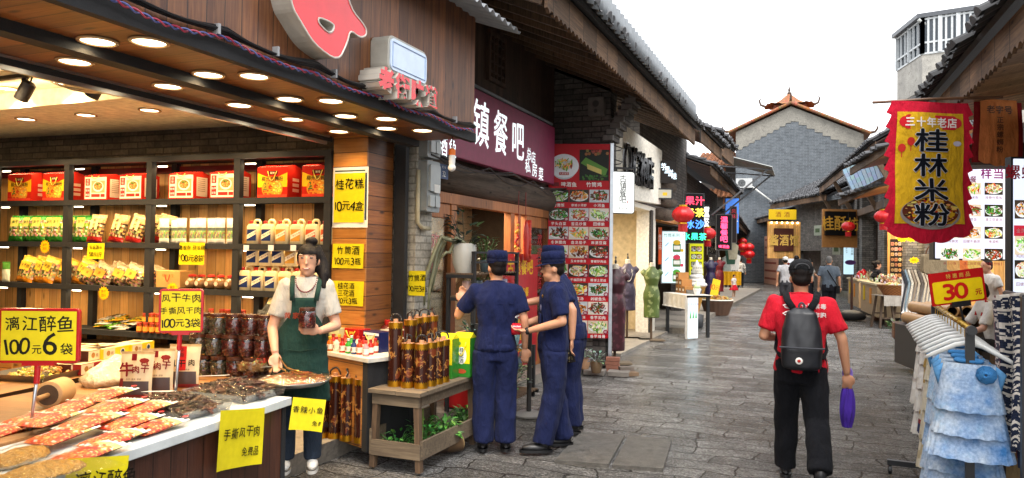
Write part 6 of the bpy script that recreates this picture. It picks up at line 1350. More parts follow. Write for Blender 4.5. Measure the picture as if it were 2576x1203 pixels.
# metal awning with struts
q = on(1812, 432, D=24); t = thing('metal_awning', 'grey sheet metal awning on two struts above the far left shops', 'awning', q, F5.rz)
mb = MB(hx('8a8c8a')); mb.sheet(lambda u, v: (2.6*u, -1.6+1.7*v, .1+.5*v+.03*math.sin(u*60)), 60, 3); mb.build('metal_sheet', 'satin', t, solid=.01)
mb = MB(hx('5a5a5c'))
for x in (.3, 2.3): mb.bar((x, .3, -1.4), (x, -1.5, .1), .05); mb.bar((x, .3, .25), (x, -1.6, .05), .04)
mb.build('strut', 'satin', t)
# LED and light signs
t, w, h = flatsign('led_sign', 'tall black LED sign 果汁 奶茶 冰沙 水果茶 in four colours', 1725, 488, 1769, 611, 19.4, hx('0e0d10'), frame=hx('4a4a4e'))
letters(t, [((s, 0, h*z, h*hh), dict(c=hx(c), y=-.016, bold=.035)) for s, z, hh, c in (('果汁', .86, .19, 'ff3050'), ('奶茶', .62, .19, 'f0d040'), ('冰沙', .38, .19, '4080ff'), ('水果茶', .13, .155, '30e8a0'))], 'emit')
t, w, h = flatsign('led_sign', 'black framed neon sign 温馨餐吧 啤酒鱼 in pink', 1802, 541, 1840, 628, 26, hx('120c10'), frame=hx('7a7670'))
letters(t, [((ch, 0, h*(.87-.19*k), h*.185), dict(c=hx('ff4070'), y=-.016, bold=.04, sx=1.2)) for k, ch in enumerate('温馨餐吧')]+[(('啤酒鱼', 0, h*.09, h*.1), dict(c=hx('ff4070'), y=-.016, bold=.03))], 'emit')
t, w, h = flatsign('led_sign', 'dim dark sign 筒果冰 behind the neon sign', 1781, 570, 1800, 640, 26.5, hx('26201e'), frame=hx('3a3634'))
letters(t, [((ch, 0, h*(.84-.33*k), h*.26), dict(c=hx('8a8678'), y=-.016)) for k, ch in enumerate('筒果冰')])
t, w, h = flatsign('shop_sign', 'dark slanted sign board behind the neon sign', 1838, 520, 1852, 610, 27.5, hx('231a1c'), frame=hx('6a6662'))
letters(t, [(('风味', 0, h*.8, h*.13), dict(c=hx('c83a4a'), y=-.016, vert=True))])
t, w, h = flatsign('scenery_panel', 'blue backlit panel of dusk river hills on the far left house', 1825, 500, 1857, 586, 30, hx('3a6ab8'), frame=hx('3a78c8'), fm='backlit', cat='panel')
mb = MB(); mb.rect(-w*.46, w*.46, h*.42, h*.56, -.014, hx('a06a8a')); mb.rect(-w*.46, w*.46, h*.33, h*.36, -.014, hx('d8d8e0')); mb.prism([(-w*.4, h*.44), (-w*.1, h*.44), (-w*.22, h*.62)], -.015, -.0142, hx('34406a')); mb.prism([(0, h*.44), (w*.4, h*.44), (w*.2, h*.68)], -.0155, -.0142, hx('2c3862')); mb.build('printed_front', 'print', t)
t, w, h = flatsign('letter_sign', 'white glowing letters on the dark beam ends of the drink house', 1664, 404, 1700, 460, 16.4, hx('2a2522'))
letters(t, [((ch, (k-1.5)*w*.25, h*(.72-.14*k), h*.34), dict(c=hx('c8dcea'), y=-.016, sx=.75)) for k, ch in enumerate('芋里滋味')], 'emit')
t, w, h = flatsign('letter_sign', 'column of small white glowing letters behind the LED sign', 1770, 515, 1784, 580, 21, hx('1d1a1a'))
letters(t, [(('甜品饮品', -.0, h*.5, h*.2), dict(c=WHITE, y=-.016, vert=True, bold=.03))], 'emit')
t, w, h = flatsign('drinks_panel', 'pale blue lit panel 竹筒系列 with three drawn drinks', 1665, 583, 1722, 711, 17.6, hx('b9d6d8'), frame=hx('888c90'), fm='backlit')
mb = MB()
for k, c in enumerate((hx('d8b030'), hx('d0405a'), hx('5aa03a'))):
    z = h*(.70-.29*k); mb.rbox(-.02, .17, -.0165, -.0145, z-.12, z+.08, .02, hx('5a7a4a')); mb.rect(0, .15, z-.06, z+.03, -.017, hx('e8e8e0')); mb.disc(.075, z+.11, .09, -.0168, 14, c, .06); mb.disc(.2, z-.08, .04, -.0172, 10, c)
    mb.tube([(-.2, -.016, z+.02), (-.12, -.016, z+.1)], .008, 4, hx('3a6ab0'))
mb.build('printed_front', 'print', t); letters(t, [(('竹筒系列', -.05, h*.93, h*.075), dict(c=hx('4a5a50'), y=-.016))]+[((s, .08, h*(.56-.29*k), h*.03), dict(c=hx('4a5a50'), y=-.016)) for k, s in enumerate(('芒果冰沙', '西瓜冰沙', '抹茶冰沙'))]+[(('竹筒系列', w*.42, h*.92, h*.04), dict(c=hx('c84a4a'), y=-.016, vert=True))])
t, w, h = flatsign('poster', 'narrow orange poster strip left of the drinks panel', 1656, 572, 1664, 665, 17.3, hx('d8582a')); letters(t, [(('新品上市', 0, h*.6, h*.1), dict(c=WHITE, y=-.014, vert=True))])
t, w, h = flatsign('menu_board', 'yellow bordered dish list panel below the LED sign', 1734, 614, 1768, 716, 19.2, hx('d8d818'), frame=hx('8a8a20'), fm='print')
mb = MB()
for k in range(10): r_, c0 = divmod(k, 2); dish(mb, -w*.2+w*.4*c0, h*(.88-.19*r_), w*.38, h*.13, -.014, k*5+2)
mb.build('dish_photos', 'print', t)
# flood light and lanterns
q = on(1672, 488, D=16.3); t = thing('flood_light', 'square black flood lamp with pale reflector on the beam ends', 'lamp', q, YAW)
mb = MB(BLACK); mb.rbox(-.17, .17, -.03, .08, -.12, .12, .02); mb.build('lamp_case', 'satin', t); mb = MB(hx('b8b4a4')); mb.rect(-.14, .14, -.09, .09, -.033); mb.rect(-.05, .05, -.04, .03, -.035, hx('d8b030')); mb.build('reflector', 'gloss', t)
lantern(.245, 'large red paper lantern in front of the LED sign', on(1718, 540, D=16.2))
lantern(.23, 'red lantern right of the LED sign', on(1780, 588, D=20.5))
for i, (px, py, D) in enumerate([(1868, 622, 38), (1884, 622, 38), (1868, 608, 44), (1884, 640, 38)]): lantern(.27 if i < 3 else .3, ['small red lantern left of a pair at the street bend', 'small red lantern right of a pair at the street bend', 'tiny red lantern behind the far canopy', 'long red lantern hanging below the pair at the bend'][i], on(px, py, D=D))
# ice cream statue, table and basket
q = on(1752, 790, D=17.6); t = thing('ice_cream_statue', 'giant soft ice cream cone figure with paper hat sign', 'statue', q); t.scale = (.72,)*3; ICE = q
mb = MB(hx('b8863a')); mb.lathe([(.05, 0), (.12, .3), (.27, .86), (.31, .90), (.30, .93)], 28); mb.build('cone', 'satin', t, smooth=True, angle=40)
mb = MB(hx('c99a4c'))
for k in range(12):
    for s_ in (-1, 1): mb.tube([((.055+.215*u+.004)*math.cos(2*PI*k/12+s_*u*1.3), (.055+.215*u+.004)*math.sin(2*PI*k/12+s_*u*1.3), .02+.84*u) for u in (0, .25, .5, .75, 1)], .006, 4)
mb.build('waffle_lines', 'satin', t)
mb = MB(hx('d6d2cc'))
for k in range(5): r = .33-.05*k; z = .97+.13*k; mb.lathe([(r*.8, -.07), (r, -.02), (r*.98, .04), (r*.7, .09)], 28, at=(.015*math.cos(k*2), .015*math.sin(k*2), z))
mb.lathe([(.13, 0), (.08, .12), (.01, .26)], 20, at=(0, 0, 1.54)); me = fuse(mb, .018, 3, 0, name='swirl'); paint(me, hx('d6d2cc'), 'gloss'); put(me, 'swirl', t)
mb = MB(hx('d8d4c4')); mb.sheet(lambda u, v: ((.20-.04*v)*math.cos(-PI/2-1.2+2.4*u+YAW), (.20-.04*v)*math.sin(-PI/2-1.2+2.4*u+YAW), 1.36+.27*v), 12, 2); mb.build('paper_sign', 'print', t, solid=.004)
lt = letters(t, [(('冰淇淋甜筒', 0, 1.53, .07), dict(c=hx('3a3430'), y=-.225)), (('5元/个', 0, 1.42, .07), dict(c=hx('3a3430'), y=-.225))]); lt.rotation_euler = (0, 0, YAW)
pa, pb = on(1680, 838, z=0), on(1724, 850, z=0)
TF = Fr((pa.x, pa.y), (pb.x, pb.y)); t = thing('drink_table', 'black table with a white pompom-edged cloth for ice drinks', 'table', TF.A, TF.rz)
mb = MB(BLACK)
for x in (-.12, TF.L+.0):
    for y in (.04, .5): mb.box(x-.03, x+.03, y-.03, y+.03, 0, .85)
mb.box(-.15, TF.L+.03, 0, .55, .84, .88); mb.build('table_frame', 'satin', t)
mb = MB(hx('cfcbc2')); W2_ = TF.L+.3
mb.sheet(lambda u, v: (-.2+W2_*u, -.03-.02*math.sin(u*30)*(1-v), .62+.27*v), 40, 4); mb.sheet(lambda u, v: (-.2+W2_*u, -.03+.6*v, .89), 6, 6); mb.build('cloth', 'cloth', t, solid=.006)
mb = MB(hx('e2dfd8'))
for k in range(30): mb.ball((-.2+W2_*k/29, -.04, .61), .016, 5)
mb.build('pompom_edge', 'cloth', t)
t, w, h = flatsign('drinks_panel', 'white lit panel with drawn ice drinks at the end of the cloth table', 1724, 752, 1760, 850, 15.2, hx('b9d8e4'), .06, rz=YAW+.65, frame=hx('c8c8c8'), fm='backlit')
mb = MB()
for k in (-1, 0, 1): mb.rbox(k*.09-.03, k*.09+.03, -.0155, -.0145, h*.2, h*.5, .01, hx('e8e8e8')); mb.prism([(k*.09-.03, h*.5), (k*.09+.03, h*.5), (k*.09, h*.72)], -.016, -.0145, hx('5aa050'))
mb.build('printed_front', 'print', t); letters(t, [(('竹筒冰淇淋', 0, h*.86, h*.08), dict(c=hx('8a4a5a'), y=-.016))])
T0 = TF.w(0, .3, .895); 
for i, (x, n) in enumerate([(-.05, 3), (.12, 2), (.29, 1)]):
    t = thing('wooden_drawer_box', 'stepped tan wooden drawer box on the cloth table, %s from the left' % ORD[i], 'box', TF.w(x, .35, .895), TF.rz, 'wooden boxes on the cloth table'); mb = MB(hx('a8743c')); mb.box(-.08, .08, -.12, .12, 0, .15*n); mb.build('carcass', 'satin', t)
    mb = MB(hx('7a5a3a'))
    for k in range(n): mb.box(-.065, .065, -.126, -.12, .15*k+.02, .15*k+.13); mb.box(-.03, .03, -.13, -.126, .15*k+.05, .15*k+.1, hx('d8ccb8'))
    mb.build('drawer_front', 'print', t)
t = thing('sundae_model', 'small white and green sundae model on the cloth table end', 'model', TF.w(TF.L-.1, .3, .895)); mb = MB(hx('d8d8d8')); mb.lathe([(.05, 0), (.09, .12), (.08, .13)], 14); mb.build('cup', 'gloss', t); mb = MB(hx('b8d0a0')); mb.lathe([(.08, .13), (.06, .2), (.0, .3)], 14); mb.build('swirl', 'gloss', t, smooth=True)
t = thing('steel_pan', 'flat steel warming pan on the cloth table', 'pan', TF.w(.4, .42, .895)); mb = MB(hx('8a8a8a')); mb.lathe([(.16, 0), (.18, .08), (.17, .085), (.15, .02)], 20); mb.build('pan', 'metal', t)
q = on(1803, 792, z=0); t = thing('woven_basket', 'large brown wicker basket standing on the paving by the ice cream figure', 'basket', (q.x, q.y, 0))
mb = MB(); mb.sheet(lambda u, v: ((.33+.14*v+.006*math.sin(u*120+ (int(v*14) % 2)*PI))*math.cos(2*PI*u), (.33+.14*v+.006*math.sin(u*120))*math.sin(2*PI*u), .42*v), 96, 14, cf=lambda u, v: tuple(k*(.7+.5*((int(u*48)+int(v*14)) % 2)) for k in hx('5a4030'))); mb.build('wicker_body', 'matte', t)
mb = MB(hx('d8d2c4')); mb.lathe([(.46, .42), (.48, .44), (.46, .46), (.0, .44)], 28); mb.build('white_tray', 'satin', t); mb = MB(); heap(mb, 90, .4, .4, .1, .06, [hx('c89a3a'), hx('a87a2c'), hx('d8b060')], .45); mb.build('snacks', 'food', t)
t, w, h = flatsign('price_card', 'slanted yellow price card stuck in the wicker basket', 1780, 700, 1800, 772, 21.6, hx('d8b818'), .02); t.rotation_euler = (R_(-12), R_(14), YAW)
letters(t, [(('10元', 0, h*.7, h*.2), dict(c=hx('b8401a'), y=-.013)), (('一份', 0, h*.35, h*.2), dict(c=hx('b8401a'), y=-.013))])
q = ICE; tag(MB(hx('2c2e30')).lathe([(.14, 0), (.16, .02), (.17, q.z-.02), (.12, q.z)], 20).build('waste_bin', 'satin', None, loc=(q.x, q.y, 0), smooth=True), 'dark round bucket holding up the ice cream figure', 'bucket')
# garments and goods at the far left shops
for i, (px, py, c) in enumerate([(1838, 640, '3a5a4a'), (1848, 655, 'd8d4cc'), (1830, 660, 'a8b0a8'), (1843, 628, 'b0a890')]):
    q = on(px, py, D=37); mb = MB(hx(c)); mb.prism([(-.28, .2), (-.2, -.5), (.2, -.5), (.28, .2), (.1, .32), (-.1, .32)], -.06, .06); tag(mb.build('hanging_garment', 'cloth', None, loc=q, rz=YAW), ['dark green garment', 'white blouse, lowest', 'grey garment, leftmost', 'beige bag-like garment, topmost'][i]+' hanging at the far shop front', 'garment', 'garments at the far shop')
q = on(1833, 735, z=0); t = thing('cloth_display', 'yellow cloth covered stand with folded goods behind the little girl', 'stand', (q.x, q.y, 0), YAW); mb = MB(hx('d8a018')); mb.sheet(lambda u, v: (-.5+1*u, -.3+.03*math.sin(u*30), .35+.65*v), 30, 3); mb.box(-.5, .5, -.28, .3, .95, 1.0); mb.build('cloth', 'cloth', t); mb = MB(BLACK); mb.bar((-.45, 0, 0), (-.45, 0, .95), .04); mb.bar((.45, 0, 0), (.45, 0, .95), .04); mb.build('leg', 'satin', t)
# ---------------------------------------------------------------- grey gable building at the end of the street
ga, gb_ = on(1850, 500, y=52), on(2172, 500, y=52.3); GF = Fr((ga.x, ga.y), (gb_.x, gb_.y))
zl, zr_, (xr, zt) = GF.p(1850, 333)[1], GF.p(2172, 338)[1], GF.p(1990, 268)
t = thing('gable_building', 'tall grey brick gable building with orange tiled verges at the street end', 'building', GF.A, GF.rz); L = GF.L
mb = MB(); mb.prism([(0, 0), (L, 0), (L, zr_), (xr, zt), (0, zl)], 0, 14); mb.build('gable_wall', MATS['m_gable'], t)
mb = MB(hx('98958e')); n = 9; pts = [(0, zl+.0), (0, zl-1.2)]
for k in range(n): u = xr*k/n; zz = zl-1.2+(zt-.9-(zl-1.2))*k/n; pts += [(u+.1, zz), (u+xr/n, zz)]
for k in range(n): u = xr+(L-xr)*k/n; zz = zt-1.0-(zt-1.0-(zr_-1.3))*k/n; pts += [(u, zz), (u+(L-xr)/n, zz-.05)]
pts += [(L, zr_), (xr, zt)]; mb.prism(pts, -.03, 0); mb.build('plaster_band', MATS['m_gplaster'], t)
OT = hx('8c5a3a')
mb = MB(OT)
for a, b in (((-.5, zl-.15), (xr, zt+.1)), ((xr, zt+.1), (L+.4, zr_-.1))):
    nn = 26
    for k in range(nn):
        p, q = [Vector((a[0]+(b[0]-a[0])*u/nn, -.25, a[1]+(b[1]-a[1])*u/nn+.12)) for u in (k, k+1.1)]; mb.tube([p, q], .10, 7, tuple(g*rnd.uniform(.7, 1.25) for g in OT)); mb.bar(p+Vector((0, 7, 0)), q+Vector((0, 7, 0)), 14, .08, OT)
mb.build('tiled_verge', 'matte', t)
mb = MB(hx('5a4030'))
for x, z, s_ in ((-.5, zl-.1, -1), (L+.4, zr_-.05, 1)): mb.tube([(x, -.25, z+.1), (x+.25*s_, -.25, z+.15), (x+.4*s_, -.25, z+.4), (x+.3*s_, -.25, z+.55)], [.1, .08, .06, .03], 6)
mb.build('upturned_tip', 'matte', t)
q = on(1985, 275, D=54); t = thing('rooftop_pavilion', 'small orange tiled pavilion roof with upturned corners on the gable building', 'pavilion', q, .1)
mb = MB(OT); R0 = 1.55
def pf(u, v): a = 2*PI*u; k = (abs(math.cos(2*a))**2); r = (1-v)*R0*(1+.12*k)+.12*v; return (r*math.cos(a+PI/4)*1.1, r*math.sin(a+PI/4), .1+1.0*v**1.6+.18*k*(1-v)**3+.03*math.sin(u*2*PI*24)*(1-v))
mb.sheet(pf, 96, 10, cf=lambda u, v: tuple(g*rnd.uniform(.7, 1.2) for g in OT)); mb.build('tiled_roof', 'matte', t)
mb = MB(hx('4a3a30')); mb.lathe([(.12, 1.05), (.16, 1.15), (.06, 1.3), (.09, 1.4), (.02, 1.7)], 10)
for k in range(4): a = PI/4+PI/2*k+PI/4; mb.tube([(1.5*math.cos(a)*1.1, 1.5*math.sin(a), .25), (1.8*math.cos(a)*1.1, 1.8*math.sin(a), .4), (1.9*math.cos(a)*1.1, 1.9*math.sin(a), .75), (1.78*math.cos(a)*1.1, 1.78*math.sin(a), .85)], [.1, .08, .06, .04], 6)
mb.build('finial', 'matte', t); mb = MB(hx('6a3a2a')); mb.box(-1.1, 1.1, -1, 1, -1.2, .15); mb.build('pavilion_body', 'matte', t)
t = thing('side_house', 'narrow house with orange tiled roofs left of the gable building', 'building', GF.w(-2.6, 3, 0), GF.rz); mb = MB(hx('4a4440')); mb.box(0, 2.55, 0, 8, 0, 8.3); mb.build('wall', 'matte', t); tile_roof(t, 3.2, -1.2, 8.2, 4, 9.8, .3, .4, -.4, OT, name='roof'); tile_roof(t, 3.2, -1.0, 6.0, 0, 6.6, .3, .4, -.4, OT, name='lower_roof')
mb = MB(hx('7a4a30')); mb.box(1.6, 1.75, -.6, -.45, 0, 8.1); mb.build('post', 'matte', t)
q = GF.p(1872, 461, -.4); t = thing('air_conditioner', 'white air conditioner outdoor unit on the grey gable wall', 'air conditioner', GF.w(q[0], 0, q[1]), GF.rz); mb = MB(hx('b8b9b8')); mb.rbox(-.52, .52, -.5, -.02, -.32, .32, .03); mb.build('unit_case', 'satin', t); mb = MB(hx('3a3c3e')); mb.disc(-.15, 0, .25, -.504, 20); mb.build('fan_grille', 'satin', t); mb = MB(hx('8a8c8c'))
for r in (.08, .15, .22): mb.tube([(-.15+r*math.cos(2*PI*k/20), -.51, r*math.sin(2*PI*k/20)) for k in range(21)], .008, 4, cap=False)
mb.build('guard_ring', 'satin', t)
mb = MB(hx('c8c8c4')); a, b = GF.p(1890, 468, -.3), GF.p(1945, 510, -.3); mb.tube([GF.w(a[0], -.3, a[1]), GF.w(b[0], -.3, b[1])], .06, 8); tag(mb.build('drain_pipe', 'satin', smooth=True), 'pale sloping pipe from the air conditioner across the gable wall', 'pipe')
# ================================================================ right side of the street
mb = MB(); pts = [(on(2096, 742, z=.0).x, 38), (1.05, 36), (2.0, 19.5), (2.25, 11), (2.4, 2)]
for (x0, y0), (x1, y1) in zip(pts, pts[1:]): mb.add([(x0, y0, -.1), (x1, y1, -.1), (x1+6, y1, -.1), (x0+6, y0, -.1), (x0, y0, .22), (x1, y1, .22), (x1+6, y1, .22), (x0+6, y0, .22)], [(0, 1, 5, 4), (4, 5, 6, 7), (0, 4, 7, 3), (1, 2, 6, 5)])
stain('m_kerb', hx('55584a'), hx('7a786e'), 3, .8, .5, hx('4a5238'))
mb.build('kerb', MATS['m_kerb'])['kind'] = 'structure'
# pink boarded front, tavern, columned house
ra, RA = house('boarded_shop', 'narrow house with pink printed shutter boards and a white door', (-3.3, 52), (-1.3, 44.2), 4.2, 'm_greybrick', [(4.2, 7.4, 0, 2.75)], (.5, 4.3, 4, 6.0), inside=hx('b8aaa0'))
mb = MB(hx('d8a48c'))
for a, b in ((0.2, 4.2),): mb.box(a, b, -.12, -.02, 0, 3.1)
mb.build('shutter_board', 'satin', ra); mb = MB(hx('9a4a3c'))
for k in range(6): mb.rect(.4, 4.0, .3+.5*k, .42+.5*k, -.124)
mb.build('shutter_print', 'print', ra); mb = MB(hx('c6c6c2')); mb.box(5.2, 7.0, .1, .16, 0, 2.7); mb.build('white_door', 'satin', ra); mb = MB(hx('9a9a9a'))
for k in range(6): mb.box(.2+1.2*k, .26+1.2*k, -.05, 0, 2.9, 3.9)
mb.box(.0, 7.5, -.05, 0, 3.4, 3.46); mb.build('window_bars', 'metal', ra)
rb_, RB = house('tavern_house', 'grey brick tavern house with a pine signboard under low tiled eaves', (-1.3, 44), (1.3, 38.2), 4.6, 'm_greybrick', [(.6, 3.4, 0, 2.1)], (1.2, 4.75, 4, 7.2), inside=hx('a89c94'))
t, w, h = flatsign('tavern_signboard', 'pine plank signboard lit from above with a dark carved plaque', 1931, 558, 2013, 650, 37.5, hx('b9793a'), .1); mb = MB(); mb.box(-w/2, w/2, -.02, -.012, 0, h); mb.build('plank_face', MATS['m_pine'], t)
mb = MB(hx('4a2014')); mb.rbox(-w*.32, w*.28, -.07, -.02, h*.2, h*.82, .02); mb.build('plaque', 'satin', t); letters(t, [(('酱酒馆', -.02, h*.5, h*.32), dict(c=hx('c8a050'), y=-.073, bold=.03, sx=.8))])
mb = MB((1, .8, .45))
for k in range(6): mb.box(-w*.4+w*.16*k-.03, -w*.4+w*.16*k+.03, -.1, -.05, h*.95, h*.99)
mb.build('spot_lens', 'lamp', t)
t, w, h = flatsign('light_sign', 'white lit door sign with huge red character fragment', 1982, 648, 2011, 712, 38, hx('d8dde2'), fm='backlit'); letters(t, [(('汛', .05, h*.45, h*.72), dict(c=hx('c83a2a'), y=-.016, bold=.06))])
t, w, h = flatsign('banner_sign', 'yellow cloth pennants under the tavern eave', 1934, 527, 2003, 552, 37, hx('c8a41c'), .04); letters(t, [(('酒 酒', 0, h*.5, h*.6), dict(c=hx('7a3a1c'), y=-.014))])
rc, RC = house('columned_house', 'grey brick house with square brick columns and dark wooden doors', (1.35, 37.8), (2.75, 23.6), 5.4, 'm_darkbrick', [(.8, 4.2, 0, 2.6), (6.2, 9.6, 0, 3.0), (10.6, 13.4, 0, 3.0)], (1.3, 5.1, 4, 8.2), inside=hx('3a332e'))
mb = MB()
for x in (.4, 4.6, 5.9, 9.9, 10.4, 13.7): mb = MB(); mb.box(x-.32 if x < 10 or x > 11 else 10.23, x+.32 if x < 9 or x > 10.2 else 10.21, -.42, -.003, 0, 4.4); mb.build('brick_column', MATS['m_greybrick'], rc)
mb = MB()
for x in (0, 5.2, 10.1, 14): mb.bar((x, -.5, 3.3), (x, -1.3, 4.8), .14)
mb.box(-.2, 14.2, -.6, -.45, 3.35, 3.6); mb.box(-.2, 14.2, -.3, -.05, 4.3, 4.6); mb.build('timber_frame', MATS['m_oldv'], rc)
mb = MB(hx('1c1512')); mb.box(6.2, 9.6, .1, .16, 0, 3.0); mb.box(10.6, 13.4, .1, .16, 0, 3.0); mb.build('door_leaf', 'satin', rc); mb = MB(hx('3a2a20'))
for k in range(30): mb.box(6.25+.11*k, 6.28+.11*k, .07, .1, 1.2, 2.9)
mb.build('door_lattice', 'satin', rc)
t, w, h = flatsign('plaque_sign', 'black plaque 桂酥坊 with gold characters on a wooden panel', 2077, 532, 2153, 592, 28.5, hx('141212'), .12); letters(t, [(('桂酥坊', -.02, h*.5, h*.62), dict(c=hx('c8963a'), y=-.02, bold=.02, jit=.6, sx=.8))])
mb = MB(hx('a8743f')); mb.box(-w*.56, w*.6, .12, .2, -h*.5, h*1.1); mb.build('wood_panel', 'satin', t)
t, w, h = flatsign('light_sign', 'narrow pale blue lit sign between the brick columns', 2124, 612, 2147, 690, 29, hx('b4d4e2'), fm='backlit'); letters(t, [(('传承古法', -.1, h*.8, h*.06), dict(c=hx('4a5a6a'), y=-.014, vert=True)), (('桂花酥', .12, h*.75, h*.09), dict(c=hx('4a5a6a'), y=-.014, vert=True))]); mb = MB(hx('6a4a8a')); mb.disc(.05, h*.38, .22, -.014, 14, rz=.1); mb.build('printed_front', 'print', t)
for px, py, D, lab in ((2065, 580, 29.5, 'grey wall box beside the black plaque'), (2112, 628, 29, 'pale green meter box under the black plaque')):
    t = thing('utility_box', lab, 'box', on(px, py, D=D), RC.rz+.4); mb = MB(hx('9aa08e')); mb.rbox(-.28, .28, -.14, 0, -.2, .2, .03); mb.build('box_case', 'satin', t); mb = MB(hx('5a6a50')); mb.rbox(-.16, .16, -.15, -.14, -.08, .08, .02); mb.build('window', 'gloss', t)
lantern(.22, 'red lantern hanging before the brick columns right of the plaque', on(2134, 570, D=25))
lantern(.2, 'red lantern partly hidden behind the big yellow banner', on(2222, 545, D=17))
# blue translucent roof panels and lower timber awning
tr = [on(2120, 430, D=24), on(2212, 388, D=22.4), on(2232, 455, D=21.6), on(2150, 492, D=22.6)]
t = thing('translucent_roof', 'blue glazed tile panel set in the dark timber roof', 'roof panel', tr[0]); P = [p-tr[0] for p in tr]
mb = MB(hx('5c7488'))
def pt(u, v): return P[0]*(1-u)*(1-v)+P[1]*u*(1-v)+P[2]*u*v+P[3]*(1-u)*v
for i in range(9):
    for j in range(6): mb.add([pt((i+.06)/9, (j+.05)/6)+Vector((0, 0, .03)), pt((i+.94)/9, (j+.05)/6)+Vector((0, 0, .03)), pt((i+.94)/9, (j+.95)/6), pt((i+.06)/9, (j+.95)/6)], [(0, 1, 2, 3)], tuple(g*rnd.uniform(.8, 1.2) for g in hx('6a8296')))
mb.build('glazed_tile', 'gloss', t, solid=.03); mb = MB(hx('28323c')); mb.add([q-Vector((0, 0, .05)) for q in (pt(0, 0), pt(1, 0), pt(1, 1), pt(0, 1))], [(0, 1, 2, 3)]); mb.build('batten_frame', 'satin', t, solid=.04)
for (ax_, ay_, aD), (bx_, by_, bD), lab, dd in (((2112, 508, 22), (2225, 452, 18), 'long low timber awning with a tiled lip above the snack stalls', 2.2), ((2142, 430, 19.5), (2232, 372, 16), 'short tiled roof edge with pale curved beam behind the banner', 2.0)):
    a, b = on(ax_, ay_, D=aD), on(bx_, by_, D=bD); AF = Fr((a.x, a.y), (b.x, b.y)); t = thing('timber_awning', lab, 'awning', AF.w(0, 0, a.z), AF.rz); L = AF.L; s_ = (b.z-a.z)/L
    mb = MB(); mb.add([(0, 0, 0), (L, 0, s_*L), (L, dd, s_*L+.5), (0, dd, .5)], [(3, 2, 1, 0)]); mb.build('boarding', MATS['m_frame'], t, solid=.05); mb = MB(); mb.bar((0, -.02, -.03), (L, -.02, s_*L-.03), .05, .18); mb.build('edge_beam', MATS['m_oldv'], t)
    tile_roof(t, L, -.08, .12, dd, .65, .21, .27, 0, jit=2, slab=False, name='tiled_lip')
# stalls: pine goods wall with fridge magnets
a, b = on(2232, 750, D=22), on(2380, 760, D=20.5); ST = Fr((a.x, a.y), (b.x, b.y), z=.2); L = ST.L
st = thing('souvenir_stall', 'warm lit pine souvenir stall wall hung with rows of small magnets', 'stall', ST.w(0, 0, 0), ST.rz)
mb = MB(); mb.box(0, L+1.5, 0, .1, 0, 2.9); mb.build('back_wall', MATS['m_pine'], st); mb = MB(hx('241c18')); mb.box(.12, .95, -.06, -.002, .62, 2.1); mb.build('dark_rack', 'satin', st); mb = MB()
for i in range(7):
    for j in range(9): c = tuple(g*rnd.uniform(.7, 1.2) for g in rnd.choice([hx('c8a070'), hx('b08a60'), hx('d8c0a0')])); z = .72+.155*j; x = .2+.115*i; mb.disc(x, z, .05, -.066, 10, c) if (i+j) % 2 else mb.rbox(x-.045, x+.045, -.075, -.061, z-.05, z+.05, .01, c); mb.disc(x, z, .025, -.078, 8, tuple(g*.5 for g in c))
mb.build('wooden_magnet', 'satin', st)
for k, z0 in enumerate((.45, 1.18)):
    mb = MB(hx('c8b888')); mb.box(.98, L-.05, -.08, -.002, z0, z0+.65); mb.build('display_board', 'satin', st); mb = MB()
    for i in range(8):
        for j in range(3): x = 1.06+(L-1.15)*i/8; z = z0+.06+.2*j; mb.rect(x, x+.10, z, z+.14, -.084, hx('e0dcc8')); mb.disc(x+.05, z+.07, .036, -.086, 8, rnd.choice([hx('b83a34'), hx('4a6a7a'), hx('8a8a5a'), hx('3a3a3a'), hx('c8a050'), hx('9aa8a0')]))
    mb.build('magnet_card', 'print', st)
mb = MB(hx('e0d8d0')); mb.rect(.98, L+.05, 1.9, 2.6, -.02); mb.build('white_sign', 'print', st); letters(st, [(('全场10元', 1.45, 2.42, .22), dict(c=BLACK, y=-.024, bold=.03)), (('Everything here', 1.45, 2.14, .09), dict(c=BLACK, y=-.024)), (('Ten yuan for one', 1.45, 1.98, .09), dict(c=BLACK, y=-.024))])
l = bpy.data.lights.new('stall_glow', 'AREA'); l.size = 2; l.energy = 60; l.color = (1, .78, .5); lo = bpy.data.objects.new('stall_glow', l); col.objects.link(lo); lo.parent = st; lo.location = (1, -1.2, 2.9); lo.rotation_euler = (R_(25), 0, 0)
for i, (px, py) in enumerate([(2270, 601), (2293, 601), (2300, 655)]):
    t = thing('star_tag', 'yellow starburst price tag on the souvenir stall, %s' % ['left upper', 'right upper', 'lower'][i], 'tag', on(px, py, D=20.6), ST.rz, 'starburst tags on the stall'); mb = MB(hx('e0c018')); mb.prism([((.16 if k % 2 else .11)*math.cos(PI*k/9), (.10 if k % 2 else .07)*math.sin(PI*k/9)) for k in range(18)], -.01, 0); mb.build('card', 'print', t)
    letters(t, [(('特价', 0, 0, .07), dict(c=hx('b8401a'), y=-.012))])
